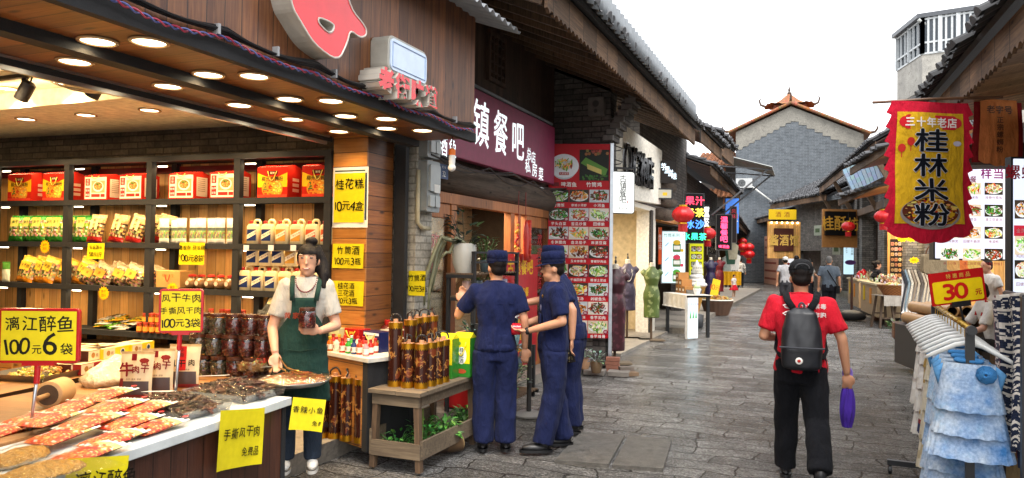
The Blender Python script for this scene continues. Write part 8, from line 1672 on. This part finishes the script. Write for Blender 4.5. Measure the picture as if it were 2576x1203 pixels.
# ================================================================ people
SKIN = hx('c08a6a')
BASE = dict(eL=(.245, .03, 1.13), wL=(.26, -.03, .88), eR=(-.245, .03, 1.13), wR=(-.26, -.03, .88), kL=(.095, -.015, .49), aL=(.10, .015, .085), kR=(-.095, -.015, .49), aR=(-.10, .015, .085), hL=(.0, -.05, -1), hR=(0, -.05, -1), hip=(0, 0, .90))
def human(label, loc, rz, H=1.70, vox=.0085, skin=SKIN, head=(0, 0), lean=(0, 0), shirt=None, sleeve=.62, hem=.86, legs=None, legr=(.095, .073, .066), hair=None, hairc=hx('1a1412'), shoes=hx('1c1c1e'), gr=.75, fat=1.0, fold=.006, face=True, feet=True, **pz):
    P = {k: Vector(v) for k, v in {**BASE, **pz}.items()}; hip = P['hip']; dz = hip.z-.90
    S = lambda x, y, z: Vector((x+lean[0]*max(0, z-.9)/.5+hip.x, y+lean[1]*max(0, z-.9)/.5+hip.y, z+dz))
    for k in ('eL', 'wL', 'eR', 'wR'): P[k] = P[k]+Vector((lean[0]*.9, lean[1]*.9, dz))+Vector((hip.x, hip.y, 0))
    t = thing('person', label, 'person', loc, rz); t.scale = (H/1.70,)*3
    R = [(.80, .13, .10), (.90, .158, .115), (.98, .150, .110), (1.08, .138, .102), (1.20, .156, .112), (1.31, .172, .112), (1.385, .170, .090), (1.425, .115, .072), (1.45, .07, .062)]
    def torso(mb, g, z0, z1=1.46, fx=1.0):
        rr = [(z0, R[0][1] if z0 < .85 else R[1][1], R[1][2])] if z0 > .80 else []
        rr += [q for q in R if z0+.02 < q[0] <= z1]
        mb.loft([(*S(0, 0, z), (rx*fat+g)*fx, ry*fat+g) for z, rx, ry in rr], 26, e=2.3)
    Hc = S(0, -.012, 1.575); nb = S(0, .01, 1.42); HM = Matrix.Translation(Hc) @ Euler((head[1], 0, head[0])).to_matrix().to_4x4(); hp = lambda x, y, z: HM @ Vector((x, y, z)); h3 = HM.to_3x3()
    sh = {q: S(s_*.165*fat, .0, 1.375) for q, s_ in (('L', 1), ('R', -1))}
    mb = MB(); torso(mb, -.012, .80)
    mb.tube([nb, S(0, 0, 1.47), hp(0, .012, -.06)], [.058, .052, .054], 14)
    mb.ball(hp(0, .005, .02), (.075, .094, .105), 20, M=h3); mb.ball(hp(0, -.025, -.055), (.056, .062, .062), 16, M=h3); mb.ball(hp(0, -.055, -.09), (.028, .03, .026), 10, M=h3)
    if face: mb.ball(hp(0, -.098, -.02), (.013, .016, .016), 8, M=h3); mb.ball(hp(0, -.09, .005), (.009, .014, .03), 8, M=h3); mb.ball(hp(0, -.083, -.062), (.026, .012, .008), 8, M=h3)
    for s_ in (-1, 1): mb.ball(hp(s_*.078, .012, -.01), (.010, .02, .032), 8, M=h3)
    for q, s_ in (('L', 1), ('R', -1)):
        a, e, w_ = sh[q], P['e'+q], P['w'+q]; d = P['h'+q].normalized()
        mb.tube([a, a.lerp(e, .5), e], [.05, .045, .039], 12); mb.tube([e, e.lerp(w_, .35), w_], [.039, .038, .026], 12); mb.ball(e, .040, 10)
        sd = d.cross(Vector((0, 1, 0)) if abs(d.y) < .8 else Vector((0, 0, 1))).normalized(); nn = d.cross(sd); pc = w_+d*.05
        B = Matrix((sd, nn, d)).transposed(); mb.ball(pc, (.040, .018, .052), 12, M=B)
        for k in range(4):
            b0 = pc+d*.035+sd*(-.029+.0195*k); ln = (.058, .07, .066, .05)[k]; cu = .35+.06*k; v1 = (d*math.cos(cu*.5)-nn*s_*math.sin(cu*.5)); v2 = (d*math.cos(cu*2)-nn*s_*math.sin(cu*2)); mb.tube([b0, b0+v1*ln*.55, b0+v1*ln*.55+v2*ln*.6], [.0098, .009, .0075], 8)
        b0 = w_+d*.02-sd*.028; mb.tube([b0, b0+d*.03-sd*.022, b0+d*.062-sd*.02-nn*s_*.012], [.013, .0115, .009], 8)
    for q, s_ in (('L', 1), ('R', -1)):
        h_ = hip+Vector((s_*.085, 0, -.04)); mb.tube([h_, P['k'+q], P['a'+q]], [.072, .05, .036], 12)
        if feet: mb.ball(P['a'+q]+Vector((0, -.06, -.05)), (.04, .11, .033), 10)
    me = fuse(mb, vox, 5); put(paint(me, skin, 'skin'), 'body', t)
    if face:
        mb = MB()
        for s_ in (-1, 1): mb.ball(hp(s_*.033, -.080, .022), (.014, .007, .0055), 8, hx('1c1210'), h3); mb.tube([hp(s_*.016, -.091, .042), hp(s_*.034, -.091, .046), hp(s_*.052, -.08, .042)], .0032, 5, hx('241a16'))
        mb.build('eye', 'gloss', t); mb = MB(hx('9a4a42')); mb.tube([hp(x, -.094+abs(x)*.35, -.062+abs(x)*.25) for x in (-.026, -.013, 0, .013, .026)], .0045, 6); mb.build('mouth', 'skin', t)
    if shirt:
        mb = MB(); torso(mb, .012, hem, fx=1.02)
        for q, s_ in (('L', 1), ('R', -1)):
            a, e = sh[q], P['e'+q]; w_ = P['w'+q]; mb.ball(a, .068, 12); end = a.lerp(e, min(1, sleeve)); mb.tube([a+Vector((-s_*.05, 0, .0)), a, a.lerp(e, .4*min(1, sleeve)), end], [.06, .068, .066, .068], 14)
            if sleeve > 1: mb.tube([e, e.lerp(w_, .92)], [.06, .042], 12); mb.ball(e, .06, 10)
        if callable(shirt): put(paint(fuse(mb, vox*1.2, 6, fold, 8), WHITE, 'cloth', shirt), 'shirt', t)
        else: put(paint(fuse(mb, vox*1.2, 6, fold, 8), shirt, 'cloth'), 'shirt', t)
        c0 = shirt if not callable(shirt) else shirt(Vector((0, 0, 1.4))); mb = MB(tuple(g*.9 for g in c0)); mb.tube([S(.068*math.cos(2*PI*k/20), .062*math.sin(2*PI*k/20)+.004, 1.445+.016*math.sin(2*PI*k/20)) for k in range(21)], .012, 8); mb.build('collar', 'cloth', t, smooth=True)
    if legs:
        mb = MB(); r1, r2, r3 = legr; mb.loft([(*(hip+Vector((0, 0, z))), rx*fat, ry*fat) for z, rx, ry in ((-.12, .165, .118), (0, .172, .125), (.08, .160, .117), (.10, .155, .113))], 24, e=2.4)
        for q, s_ in (('L', 1), ('R', -1)): h_ = hip+Vector((s_*.085, 0, -.05)); k_, a_ = P['k'+q], P['a'+q]; mb.tube([h_, h_.lerp(k_, .5), k_, k_.lerp(a_, .5), a_+(k_-a_)*.02-Vector((0, 0, .02))], [r1, r1*.93, r2, (r2+r3)/2, r3], 16); mb.ball(k_, r2, 12)
        put(paint(fuse(mb, vox*1.2, 6, fold, 7), legs, 'cloth'), 'trousers', t)
    if shoes:
        for q in 'LR':
            a_ = P['a'+q]; mb = MB(shoes); up = a_.z > .13; M = Euler((R_(-38 if up else 0), 0, 0)).to_matrix()
            for p, r in (((0, -.055, -.045), (.043, .13, .036)), ((0, .02, -.01), (.042, .055, .05))): mb.ball(a_+M @ Vector(p), r, 14, M=M)
            sole = [(.046*math.copysign(abs(math.cos(x))**.7, math.cos(x)), -.055+.145*math.sin(x)) for x in [2*PI*k/20 for k in range(20)]]; n = 20; vs = [a_+M @ Vector((x, y, z)) for z in (-.085, -.06) for x, y in sole]
            mb.add(vs, [(i, (i+1) % n, n+(i+1) % n, n+i) for i in range(n)]+[tuple(range(n))[::-1]], hx('c8c4bc') if sum(shoes) > 1.2 else tuple(g*.6 for g in shoes)); mb.build('shoe', 'satin', t, smooth=True, angle=50)
    if hair:
        mb = MB()
        if hair in ('short', 'crop'): mb.ball(hp(0, .02, .045), (.082, .094, .092), 18, M=h3); mb.ball(hp(0, .05, -.01), (.072, .056, .06), 14, M=h3)
        else: mb.ball(hp(0, .008, .03), (.084, .103, .098), 22, M=h3); mb.ball(hp(0, .04, -.03), (.080, .065, .085), 14, M=h3)
        if hair == 'pony': mb.ball(hp(.02, .03, .145), (.05, .05, .035), 12); mb.tube([hp(.04, .09, .10), hp(.09, .08, -.02), hp(.115, .02, -.12), hp(.12, -.03, -.21)], [.04, .05, .042, .02], 12)
        if hair == 'bun': mb.ball(hp(0, .13, .02), .05, 12)
        me = fuse(mb, vox*1.0, 3, .003, 30, fz=.2)
        if hair in ('pony', 'bob', 'bun'):      # the face stays open below the fringe
            bm = bmesh.new(); bm.from_mesh(me); HI = HM.inverted(); dl_ = []
            for v in bm.verts:
                c = HI @ v.co
                if c.y < -.028 and abs(c.x) < .070+.006*noise.noise(c*90) and -.2 < c.z < .046+.010*noise.noise(Vector((c.x*160, 0, 3))): dl_.append(v)
            bmesh.ops.delete(bm, geom=dl_, context='VERTS'); bm.to_mesh(me); bm.free()
        o = put(paint(me, hairc, 'hair'), 'hair', t)
        if hair in ('pony', 'bob', 'bun'): md = o.modifiers.new('thickness', 'SOLIDIFY'); md.thickness = .008; md.offset = -1
    t['_'] = 0; del t['_']; return t, hp, h3, S, P
def cap_(t, hp, h3, c, brim=True, kepi=True, back=False):
    mb = MB(c); M = h3.to_4x4(); M.translation = hp(0, .008, .055)
    if kepi: prof = [(.094, -.012), (.096, .03), (.099, .032), (.097, .075), (.088, .098), (.0, .104)]
    else: prof = [(.094, -.02), (.096, .02), (.085, .06), (.055, .085), (.0, .095)]
    mb.lathe([(r*1.0, z) for r, z in prof], 28, M=M @ Matrix.Diagonal((.93, 1.1, 1, 1)), cap=False); mb.lathe([(.098, .006), (.0985, .028)], 28, tuple(g*.6 for g in c), M=M @ Matrix.Diagonal((.94, 1.11, 1, 1)), cap=False); o = mb.build('cap', 'cloth', t, smooth=True)
    if brim: mb = MB(tuple(g*.85 for g in c)); mb.sheet(lambda u, v: M @ Vector(((.085+.004*v)*math.cos(PI+PI*u)*(1-.05*v), .03*0+(.10+.065*v)*math.sin(PI+PI*u), -.005-.022*v*math.sin(PI*u))), 16, 3); mb.build('brim', 'cloth', t, smooth=True, solid=.004)
    if back: mb = MB(BLACK); mb.tube([M @ Vector((.05*math.cos(PI*k/8), .100, .01+.035*math.sin(PI*k/8))) for k in range(9)], .006, 6); mb.build('strap_arch', 'satin', t)
NAVY = hx('131b40'); NAVP = hx('141c40')
def belt_hem(t, S, c, z=.86):
    mb = MB(c); mb.loft([(*S(0, 0, z), .178, .136), (*S(0, 0, z+.06), .176, .134)], 28, e=2.3); mb.build('waistband', 'cloth', t, smooth=True)
q = on(1243, 1130, z=0); t, hp, h3, S, P = human('man in navy uniform and cap seen from behind, reaching to the hanging cactus', (q.x, q.y, 0), R_(206), 1.70, shirt=NAVY, legs=NAVP, legr=(.108, .09, .088), hair='crop', head=(.35, 0), eL=(.33, -.10, 1.15), wL=(.31, -.31, 1.25), hL=(-.1, -.3, .9), fold=.016, sleeve=.75); cap_(t, hp, h3, NAVY, brim=False); belt_hem(t, S, NAVY)
mb = MB(tuple(g*.8 for g in NAVY)); mb.tube([S(-.16+.32*k/8, .128-.03*abs(k/4-1)**2, 1.27) for k in range(9)], .003, 5); mb.build('back_yoke', 'cloth', t)
q = on(1388, 1128, z=0); t, hp, h3, S, P = human('man in navy uniform with peaked cap and glasses in profile, holding a red gadget', (q.x, q.y, 0), R_(-62), 1.70, shirt=NAVY, legs=NAVP, legr=(.108, .09, .088), hair='crop', head=(-.12, .08), eL=(.25, .04, 1.13), wL=(.13, -.24, 1.04), hL=(-.25, -.9, .05), eR=(-.24, -.02, 1.13), wR=(-.10, -.30, 1.06), hR=(.25, -.9, .05), kL=(.10, -.0, .49), aL=(.12, -.10, .085), kR=(-.09, .03, .49), aR=(-.10, .12, .085), sleeve=.8, fold=.016); cap_(t, hp, h3, NAVY); belt_hem(t, S, NAVY)
mb = MB(BLACK)
for s_ in (-1, 1): mb.tube([hp(s_*.033+.022*math.cos(2*PI*k/14), -.098, .022+.016*math.sin(2*PI*k/14)) for k in range(15)], .0022, 5); mb.tube([hp(s_*.055, -.095, .026), hp(s_*.078, -.02, .02), hp(s_*.08, .03, .015)], .0022, 5)
mb.build('glasses', 'satin', t); mb = MB(hx('c89a3c')); mb.ball(S(.115, -.115, 1.34), (.022, .008, .015), 8); mb.ball(hp(0, -.098, .10), (.014, .006, .016), 8); mb.build('badge', 'metal', t); mb = MB(hx('6a6a8a')); mb.ball(S(.105, -.128, 1.24), (.022, .006, .028), 10); mb.build('chest_patch', 'satin', t)
mb = MB(tuple(g*.8 for g in NAVY)); mb.rbox(.03, .15, -.142, -.128, 1.10, 1.19, .015); mb.build('breast_pocket', 'cloth', t); mb = MB(BLACK); w_ = P['wL']; mb.lathe([(.031, -.016), (.033, 0), (.031, .016)], 16, M=Matrix.Translation(w_) @ Vector((0, 0, 1)).rotation_difference(w_-P['eL']).to_matrix().to_4x4(), cap=False); mb.build('wrist_watch', 'satin', t)
MW = Matrix.Translation(t.location) @ Matrix.Rotation(t.rotation_euler.z, 4, 'Z'); p = MW @ (P['wL']+Vector((-.06, -.10, .01)))
g = thing('red_torch', 'round red hand gadget held by the man with glasses', 'gadget', p, R_(-62)); mb = MB(hx('c8202c')); mb.lathe([(.03, -.05), (.05, -.04), (.052, .03), (.04, .04)], 18, M=Matrix.Rotation(PI/2, 4, 'X')); mb.build('gadget_body', 'gloss', g, smooth=True, angle=50); mb = MB(BLACK); mb.lathe([(.0, -.051), (.03, -.051)], 14, M=Matrix.Rotation(PI/2, 4, 'X'), cap=False); mb.build('lens', 'gloss', g)
p = MW @ (P['wR']+Vector((.05, -.12, .05))); g = thing('paper_booklet', 'white and dark printed booklet held by the man with glasses', 'booklet', p, (R_(25), 0, R_(-62))); mb = MB(hx('d8d6d2')); mb.box(-.11, .11, -.13, .13, 0, .012); mb.build('pages', 'print', g); mb = MB(hx('4a3a3c')); mb.add([(-.05, -.08, .014), (.06, -.06, .014), (.03, .08, .014), (-.07, .05, .014)], [(0, 1, 2, 3)]); mb.build('printed_front', 'print', g)
q = on(1437, 1084, z=0); t, hp, h3, S, P = human('third man in navy uniform and cap standing behind, phone in his lowered hand', (q.x, q.y, 0), R_(-80), 1.76, shirt=NAVY, legs=NAVP, legr=(.108, .09, .088), hair='crop', head=(-.1, 0), lean=(0, -.14), eL=(.25, .16, 1.14), wL=(.27, .16, .88), eR=(-.24, -.2, 1.2), wR=(-.1, -.45, 1.15), hR=(.1, -.9, .1), sleeve=.75, fold=.016); cap_(t, hp, h3, NAVY); belt_hem(t, S, NAVY)
MW = Matrix.Translation(t.location) @ Matrix.Rotation(t.rotation_euler.z, 4, 'Z'); p = MW @ ((P['wL']+Vector((.0, -.02, -.14)))*1.03); g = thing('mobile_phone', 'dark patterned phone in the lowered hand of the third uniformed man', 'phone', p, (R_(15), R_(25), R_(-70))); mb = MB(hx('2a2624')); mb.rbox(-.006, .006, -.04, .04, -.08, .07, .006, axis='y'); mb.build('phone_case', 'gloss', g); mb = MB(hx('8a7a58')); [mb.ball((.0065, rnd.uniform(-.03, .03), rnd.uniform(-.06, .05)), .006, 5) for k in range(14)]; mb.build('case_pattern', 'print', g)
# vendor
wl = on(752, 1150, D=5.25); t, hp, h3, S, P = human('smiling woman vendor in a white top and dark green apron holding a snack jar', (wl.x, wl.y, .15), R_(36), 1.60, skin=hx('cf9b7c'), vox=.0075, shirt=hx('bcb6aa'), legs=hx('26303e'), hair='pony', hairc=hx('15100f'), shoes=hx('d8d4cc'), head=(-.10, .02), lean=(.03, -.03), sleeve=.72, fat=.88, eR=(-.235, -.02, 1.07), wR=(-.20, -.17, .90), hR=(.2, -.3, -.9), eL=(.23, -.01, 1.08), wL=(.11, -.22, 1.06), hL=(-.85, -.4, .15), fold=.005)
AP = hx('1e3a32'); mb = MB(AP)
def apr(u, v):
    z = .52+.78*v; a = -PI/2+(u-.5)*(2.5 if z < 1.04 else 2.5-1.5*min(1, (z-1.04)/.14)); k = min(range(len(R9)), key=lambda i: abs(R9[i][0]-z)); rx, ry = R9[k][1:]; 
    return S(rx*math.cos(a), ry*math.sin(a)-.012*math.sin(u*14)*max(0, .95-z)*2, z)
R9 = [(.52, .235, .20), (.6, .228, .195), (.7, .22, .185), (.8, .212, .17), (.88, .203, .158), (.96, .193, .148), (1.04, .182, .142), (1.1, .176, .140), (1.16, .178, .142), (1.22, .18, .144), (1.3, .185, .142)]
mb.sheet(apr, 28, 30); mb.build('apron', 'cloth', t, smooth=True, solid=.006); mb = MB(AP)
for s_ in (-1, 1): mb.tube([S(s_*.085, -.148, 1.28), S(s_*.095, -.12, 1.37), S(s_*.10, -.02, 1.455), S(s_*.09, .1, 1.40), S(s_*.04, .13, 1.25)], .018, 8, flat=.4)
mb.build('apron_strap', 'cloth', t, smooth=True); mb = MB(); write(mb, '黄家铺', -.02, 0, .048, hx('b8401e'), 0, .02, jit=.4, gap=1.25); mb.v = [tuple(S(v[0]-.03, -.155, 1.17+v[2])) for v in mb.v]; mb.build('lettering', 'print', t); mb = MB(tuple(g*.8 for g in AP)); mb.tube([S(-.12, -.150, .92), S(0, -.172, .905), S(.12, -.150, .92)], .004, 5); mb.build('pocket_seam', 'cloth', t)
mb = MB(hx('6a1a20')); [mb.ball(S(.075*math.cos(a), -.05-.075*abs(math.sin(a)), 1.44-.10*math.sin(a)), .0065, 6) for a in [PI*k/22 for k in range(23)]]; mb.build('bead_necklace', 'gloss', t); mb = MB(hx('d8d2c8')); mb.tube([hp(x, -.0965+abs(x)*.35, -.06+abs(x)*.2) for x in (-.016, -.008, 0, .008, .016)], .0024, 6); mb.build('teeth', 'gloss', t)
MW = Matrix.Translation(t.location) @ Matrix.Rotation(t.rotation_euler.z, 4, 'Z') @ Matrix.Scale(1.6/1.7, 4); p = MW @ (P['wL']+Vector((-.085, -.065, .03)))
o = dup(sj[1], p, .4, 'open clear jar of red dried snacks in the vendor hand', None); 
if 'group' in o: del o['group']
o.scale = (.95,)*3
p = MW @ (P['wR']+Vector((.03, -.03, -.09))); e1 = on(735, 935, D=4.75)-p; g = thing('serving_tongs', 'gold coloured serving tongs in the vendor hand over the platter', 'tongs', p); mb = MB(hx('b08a4a'))
for s_ in (-1, 1): n_ = Vector((.025*s_, .01*s_, 0)); mb.tube([Vector((0, 0, .06)), e1*.3+n_, e1*.8+n_, e1+n_*1.6], [.006, .007, .007, .01], 6, flat=.5)
mb.build('tong_arm', 'metal', g, smooth=True)
# man in red with backpack and umbrella
q = on(2012, 1203, D=5.55); RD = hx('c81a2c')
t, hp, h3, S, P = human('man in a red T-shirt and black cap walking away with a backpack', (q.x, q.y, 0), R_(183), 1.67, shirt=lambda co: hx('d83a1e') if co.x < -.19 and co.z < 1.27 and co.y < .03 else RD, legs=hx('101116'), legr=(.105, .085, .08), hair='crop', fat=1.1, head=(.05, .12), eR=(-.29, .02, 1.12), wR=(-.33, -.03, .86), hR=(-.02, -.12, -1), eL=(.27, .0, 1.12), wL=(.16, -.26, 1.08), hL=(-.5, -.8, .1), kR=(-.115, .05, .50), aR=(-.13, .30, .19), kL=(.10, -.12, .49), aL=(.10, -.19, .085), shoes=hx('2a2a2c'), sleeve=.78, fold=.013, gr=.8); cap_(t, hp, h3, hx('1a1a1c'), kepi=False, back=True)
BK = hx('17181d'); mb = MB(BK); mb.loft([(*S(0, .20, .90), .10, .05), (*S(0, .20, .92), .138, .07), (*S(0, .205, 1.05), .146, .08), (*S(0, .19, 1.2), .134, .07), (*S(0, .175, 1.32), .105, .055), (*S(0, .165, 1.355), .05, .03)], 26, e=3); put(paint(fuse(mb, .010, 4, .006, 10), BK, 'satin'), 'backpack', t); mb = MB(hx('101114'))
for s_ in (-1, 1): mb.tube([S(s_*.06, .165, 1.35), S(s_*.10, .13, 1.41), S(s_*.115, .02, 1.468), S(s_*.125, -.10, 1.40), S(s_*.15, -.13, 1.2), S(s_*.17, .02, 1.02), S(s_*.14, .16, .98)], .026, 8, flat=.3, up=(1, 0, 0))
mb.build('backpack_strap', 'cloth', t, smooth=True); mb = MB(hx('33343a')); mb.tube([S(-.155+.31*k/8, .285+.02*math.sin(PI*k/8), 1.07) for k in range(9)], .006, 6); mb.tube([S(.02*math.cos(a), .17+.01, 1.36+.035*math.sin(a)) for a in [PI*k/8 for k in range(9)]], .008, 6); mb.build('backpack_trim', 'satin', t); mb = MB(hx('d8d4cc')); mb.ball(S(.02, .302, .975), (.026, .006, .026), 14); mb.ball(S(.02, .306, .975), (.014, .005, .012), 10, hx('a82a24')); mb.build('round_patch', 'print', t)
for s, x, z, h in (('全民禁毒', -.085, 1.37, .042), ('健康奔跑', -.085, 1.305, .042)): mb = MB(); write(mb, s, 0, 0, h, WHITE, 0, .03); mb.v = [tuple(S(-(v[0])+x*1.0, .135+(.0 if abs(v[0]) < .1 else 0), z+v[2])) for v in mb.v]; mb.build('lettering', 'print', t)
mb = MB(hx('e6dcd8')); mb.tube([S(.10+.03*math.sin(k*1.3), .132, 1.38-.012*k) for k in range(8)], .006, 5); mb.build('swoosh_print', 'print', t)
MW = Matrix.Translation(t.location) @ Matrix.Rotation(t.rotation_euler.z, 4, 'Z'); p = MW @ (P['wR']+Vector((0, -.03, -.08))); g = thing('folded_umbrella', 'folded purple umbrella with lilac handle in the walking man hand', 'umbrella', p); PU = hx('4a2c9a'); mb = MB(PU)
mb.sheet(lambda u, v: ((.03+.020*math.sin(PI*min(1, v*1.05))**.7+.006*math.sin(u*2*PI*7+v*5))*math.cos(2*PI*u), (.03+.020*math.sin(PI*min(1, v*1.05))**.7+.006*math.sin(u*2*PI*7+v*5))*math.sin(2*PI*u), -.05-.29*v), 56, 14); mb.lathe([(.034, -.335), (.02, -.34), (.0, -.341)], 14, cap=False); mb.build('umbrella_cloth', 'cloth', g, smooth=True); mb = MB(hx('7a62b8')); mb.lathe([(.02, -.05), (.024, 0), (.022, .08), (.018, .09)], 14); mb.build('handle', 'satin', g, smooth=True); mb = MB(hx('8a74c4')); mb.tube([(.03*math.cos(a), .0, .06+.045*math.sin(a)) for a in [2*PI*k/16 for k in range(17)]], .008, 6, flat=.5); mb.build('wrist_loop', 'cloth', g)
# people further down the street
FV = .016
q = on(2085, 806, z=0); t, hp, h3, S, P = human('grey-haired man in a grey shirt walking away with a shoulder bag', (q.x, q.y, 0), R_(178), 1.76, FV, shirt=hx('59626c'), legs=hx('1a1a20'), hair='crop', hairc=hx('6a6866'), sleeve=.85, fat=1.12, face=False); mb = MB(BLACK); mb.tube([S(.12, .0, 1.46), S(.02, .15, 1.3), S(-.16, .15, 1.0), S(-.22, .05, .9)], .014, 6); mb.loft([(*S(-.22, .05, .72), .05, .12), (*S(-.22, .05, .92), .05, .12)], 12, e=4); mb.build('shoulder_bag', 'cloth', t)
q = on(1975, 778, z=0); t, hp, h3, S, P = human('man in a white cap and pale grey shirt half hidden by the man in red', (q.x, q.y, 0), R_(185), 1.72, FV, shirt=hx('a8a8ac'), legs=hx('3a3a40'), hair='crop', face=False); cap_(t, hp, h3, hx('d8d8d4'), kepi=False)
q = on(2003, 774, D=25); human('dark-haired man just beyond the man in red, only his head showing', (q.x, q.y, 0), R_(175), 1.78, FV, shirt=hx('8a8a8e'), legs=hx('2a2a2e'), hair='short', face=False)
q = on(2038, 765, z=0); human('woman in a white T-shirt with dark ponytail near the tavern', (q.x, q.y, 0), R_(70), 1.62, FV, skin=hx('c8977a'), shirt=hx('d4d2cc'), legs=hx('22222a'), hair='pony', eL=(.24, -.1, 1.13), wL=(.15, -.3, 1.05), face=False)
q = on(1832, 712, D=40); human('man in a pale shirt walking away at the far bend', (q.x, q.y, 0), R_(180), 1.7, FV, shirt=hx('9aa0a8'), legs=hx('1c1c22'), hair='crop', hairc=hx('8a8886'), sleeve=1.1, face=False)
q = on(1822, 712, D=41); human('person in a white top left of the pale-shirted man at the far bend', (q.x, q.y, 0), R_(170), 1.58, FV, shirt=hx('d0d0d0'), legs=hx('22242c'), hair='short', face=False)
q = on(1863, 719, D=41.5); human('woman in a pale floral top and black trousers walking away at the bend', (q.x, q.y, 0), R_(180), 1.62, FV, shirt=lambda co: hx('b8b4ac') if noise.noise(co*14) > -.2 else hx('7a7670'), legs=hx('121216'), hair='short', sleeve=1.1, face=False)
def skirt(t, S, c, z0, z1, r0, r1, n=48, name='skirt', fl=.06):
    mb = MB(c); mb.sheet(lambda u, v: S((r0+(r1-r0)*v)*math.cos(2*PI*u)*(1+fl*v*math.sin(u*2*PI*9)), (r0+(r1-r0)*v)*.8*math.sin(2*PI*u)*(1+fl*v*math.sin(u*2*PI*9)), z0+(z1-z0)*v), n, 6); mb.build(name, 'cloth', t, smooth=True, solid=.01)
q = on(1846, 753, z=0); t, hp, h3, S, P = human('little girl in a white top and red skirt standing in the street', (q.x, q.y, 0), R_(60), 1.0, FV, skin=hx('cf9f82'), shirt=hx('d8cfc8'), legs=None, hair='bob', hem=.9, shoes=hx('d8d8d8')); skirt(t, S, hx('b8182a'), 1.0, .62, .15, .36)
q = on(2206, 806, z=0); t, hp, h3, S, P = human('woman in a short black off-shoulder dress sorting goods at the souvenir stall', (q.x, q.y, 0), R_(100), 1.66, .013, skin=hx('c89478'), shirt=hx('15151a'), legs=None, hair='bun', hem=.8, sleeve=.2, eL=(.22, -.12, 1.12), wL=(.12, -.36, 1.1), hL=(0, -1, .1), eR=(-.22, -.12, 1.12), wR=(-.1, -.36, 1.12), hR=(0, -1, .1), shoes=hx('8a5a40'), head=(0, .25)); skirt(t, S, hx('15151a'), 1.0, .42, .15, .20, fl=.02); mb = MB(hx('1a1a1e')); mb.sheet(lambda u, v: S((.20+.05*v)*math.cos(2*PI*u), (.13+.05*v)*math.sin(2*PI*u), 1.34-.11*v+.012*math.sin(u*40)*v), 60, 4); mb.build('frill', 'cloth', t, smooth=True, solid=.008); mb = MB(hx('d0c8c0')); mb.loft([(*S(0, 0, 1.33), .165, .10), (*S(0, 0, 1.42), .12, .08)], 20); mb.build('white_yoke', 'cloth', t, smooth=True)
sw = on(2502, 800, D=9.3); t, hp, h3, S, P = human('seated woman with black hair, white top and red straps bending over her work', (sw.x, sw.y, .22), R_(-78), 1.64, .011, skin=hx('c89478'), shirt=hx('cfcbc4'), legs=hx('1a1a1e'), hair='bob', lean=(0, -.16), hip=(0, .05, .46), head=(0, .35), kL=(.12, -.38, .46), aL=(.12, -.40, .085), kR=(-.12, -.38, .46), aR=(-.12, -.40, .085), eL=(.24, -.14, 1.1), wL=(.12, -.36, 1.0), hL=(-.1, -.9, -.3), eR=(-.24, -.14, 1.1), wR=(-.12, -.36, 1.0), hR=(.1, -.9, -.3), sleeve=.85); mb = MB(hx('a82a2a'))
for s_ in (-1, 1): mb.tube([S(s_*.09, -.13, 1.25), S(s_*.10, -.02, 1.455), S(s_*.08, .12, 1.3)], .014, 6)
mb.build('red_strap', 'cloth', t); c0 = (sw.x, sw.y, .22); t = thing('wooden_chair', 'low wooden chair under the seated woman', 'chair', c0, R_(-78)); mb = MB()
for x in (-.18, .18):
    for y in (-.1, .25): mb.box(x-.02, x+.02, y-.02, y+.02, 0, .36 if y < 0 else .85)
mb.box(-.2, .2, -.13, .27, .33, .37); mb.box(-.18, .18, .235, .262, .55, .8); mb.build('chair_frame', MATS['m_oldv'], t)
q = on(2500, 800, D=11.3); human('person in a white top standing in the lit shop behind the seated woman', (q.x, q.y, .22), R_(-60), 1.5, FV, shirt=hx('d2ccc4'), legs=hx('3a3030'), hair='short', lean=(0, -.1))
# ================================================================ pieces of parts go one level deeper
SUB = dict(lettering=('yellow_field', 'box_face', 'paper', 'face', 'printed_field', 'panel', 'plate', 'card', 'label_print', 'paper_label', 'window_frame', 'apron', 'shirt', 'plank_face', 'sign_wall', 'white_sign', 'back_wall', 'cloth_border', 'paper_sign'),
           dish_photos=('panel',), printed_front=('panel', 'carton', 'label_print'), eye=('body',), mouth=('body',), teeth=('body',), brim=('cap',), badge=('cap',), strap_arch=('cap',), collar=('shirt',), chest_patch=('shirt',), breast_pocket=('shirt',),
           back_yoke=('shirt',), waistband=('shirt',), apron_strap=('apron',), pocket_seam=('apron',), backpack_trim=('backpack',), round_patch=('backpack',), backpack_strap=('backpack',), glass=('window_frame',), cabinet_door=('base_cabinet',),
           label_print=('jug_body', 'flagon_body'), jar_label=('jar_body',), paper_label=('bottle_body', 'flagon_body'), face_rim=('box_face',), seal_mark=('box_face',), clip=('black_cable',), end_grain=('roller_body', 'bamboo_shell'), drawer_front=('carcass',), cover=('meter_case',), paper_tag=('meter_case',),
           display_board=('back_wall',), dark_rack=('back_wall',), wooden_magnet=('dark_rack',), corbel=('brick_end_wall',), door_lattice=('door_leaf',), shutter_print=('shutter_board',), case_pattern=('phone_case',), plaque=('plank_face',), fan_grille=('unit_case',), guard_ring=('unit_case',), pompom_edge=('cloth',), waffle_lines=('cone',), hook=('hanger_body',))
bpy.context.view_layer.update()
kids = {}
for o in bpy.data.objects:
    if o.parent: kids.setdefault(o.parent.name, []).append(o)
I4 = Matrix.Identity(4)
for pn, ch in kids.items():
    top = bpy.data.objects[pn]
    if top.parent or top.type != 'EMPTY': continue
    by = {}
    for o in ch: by.setdefault(o.name.split('.')[0], o)
    for o in ch:
        for want in SUB.get(o.name.split('.')[0], ()):
            q = by.get(want)
            if q and q is not o and q.parent is top and q.matrix_local == I4: o.parent = q; break
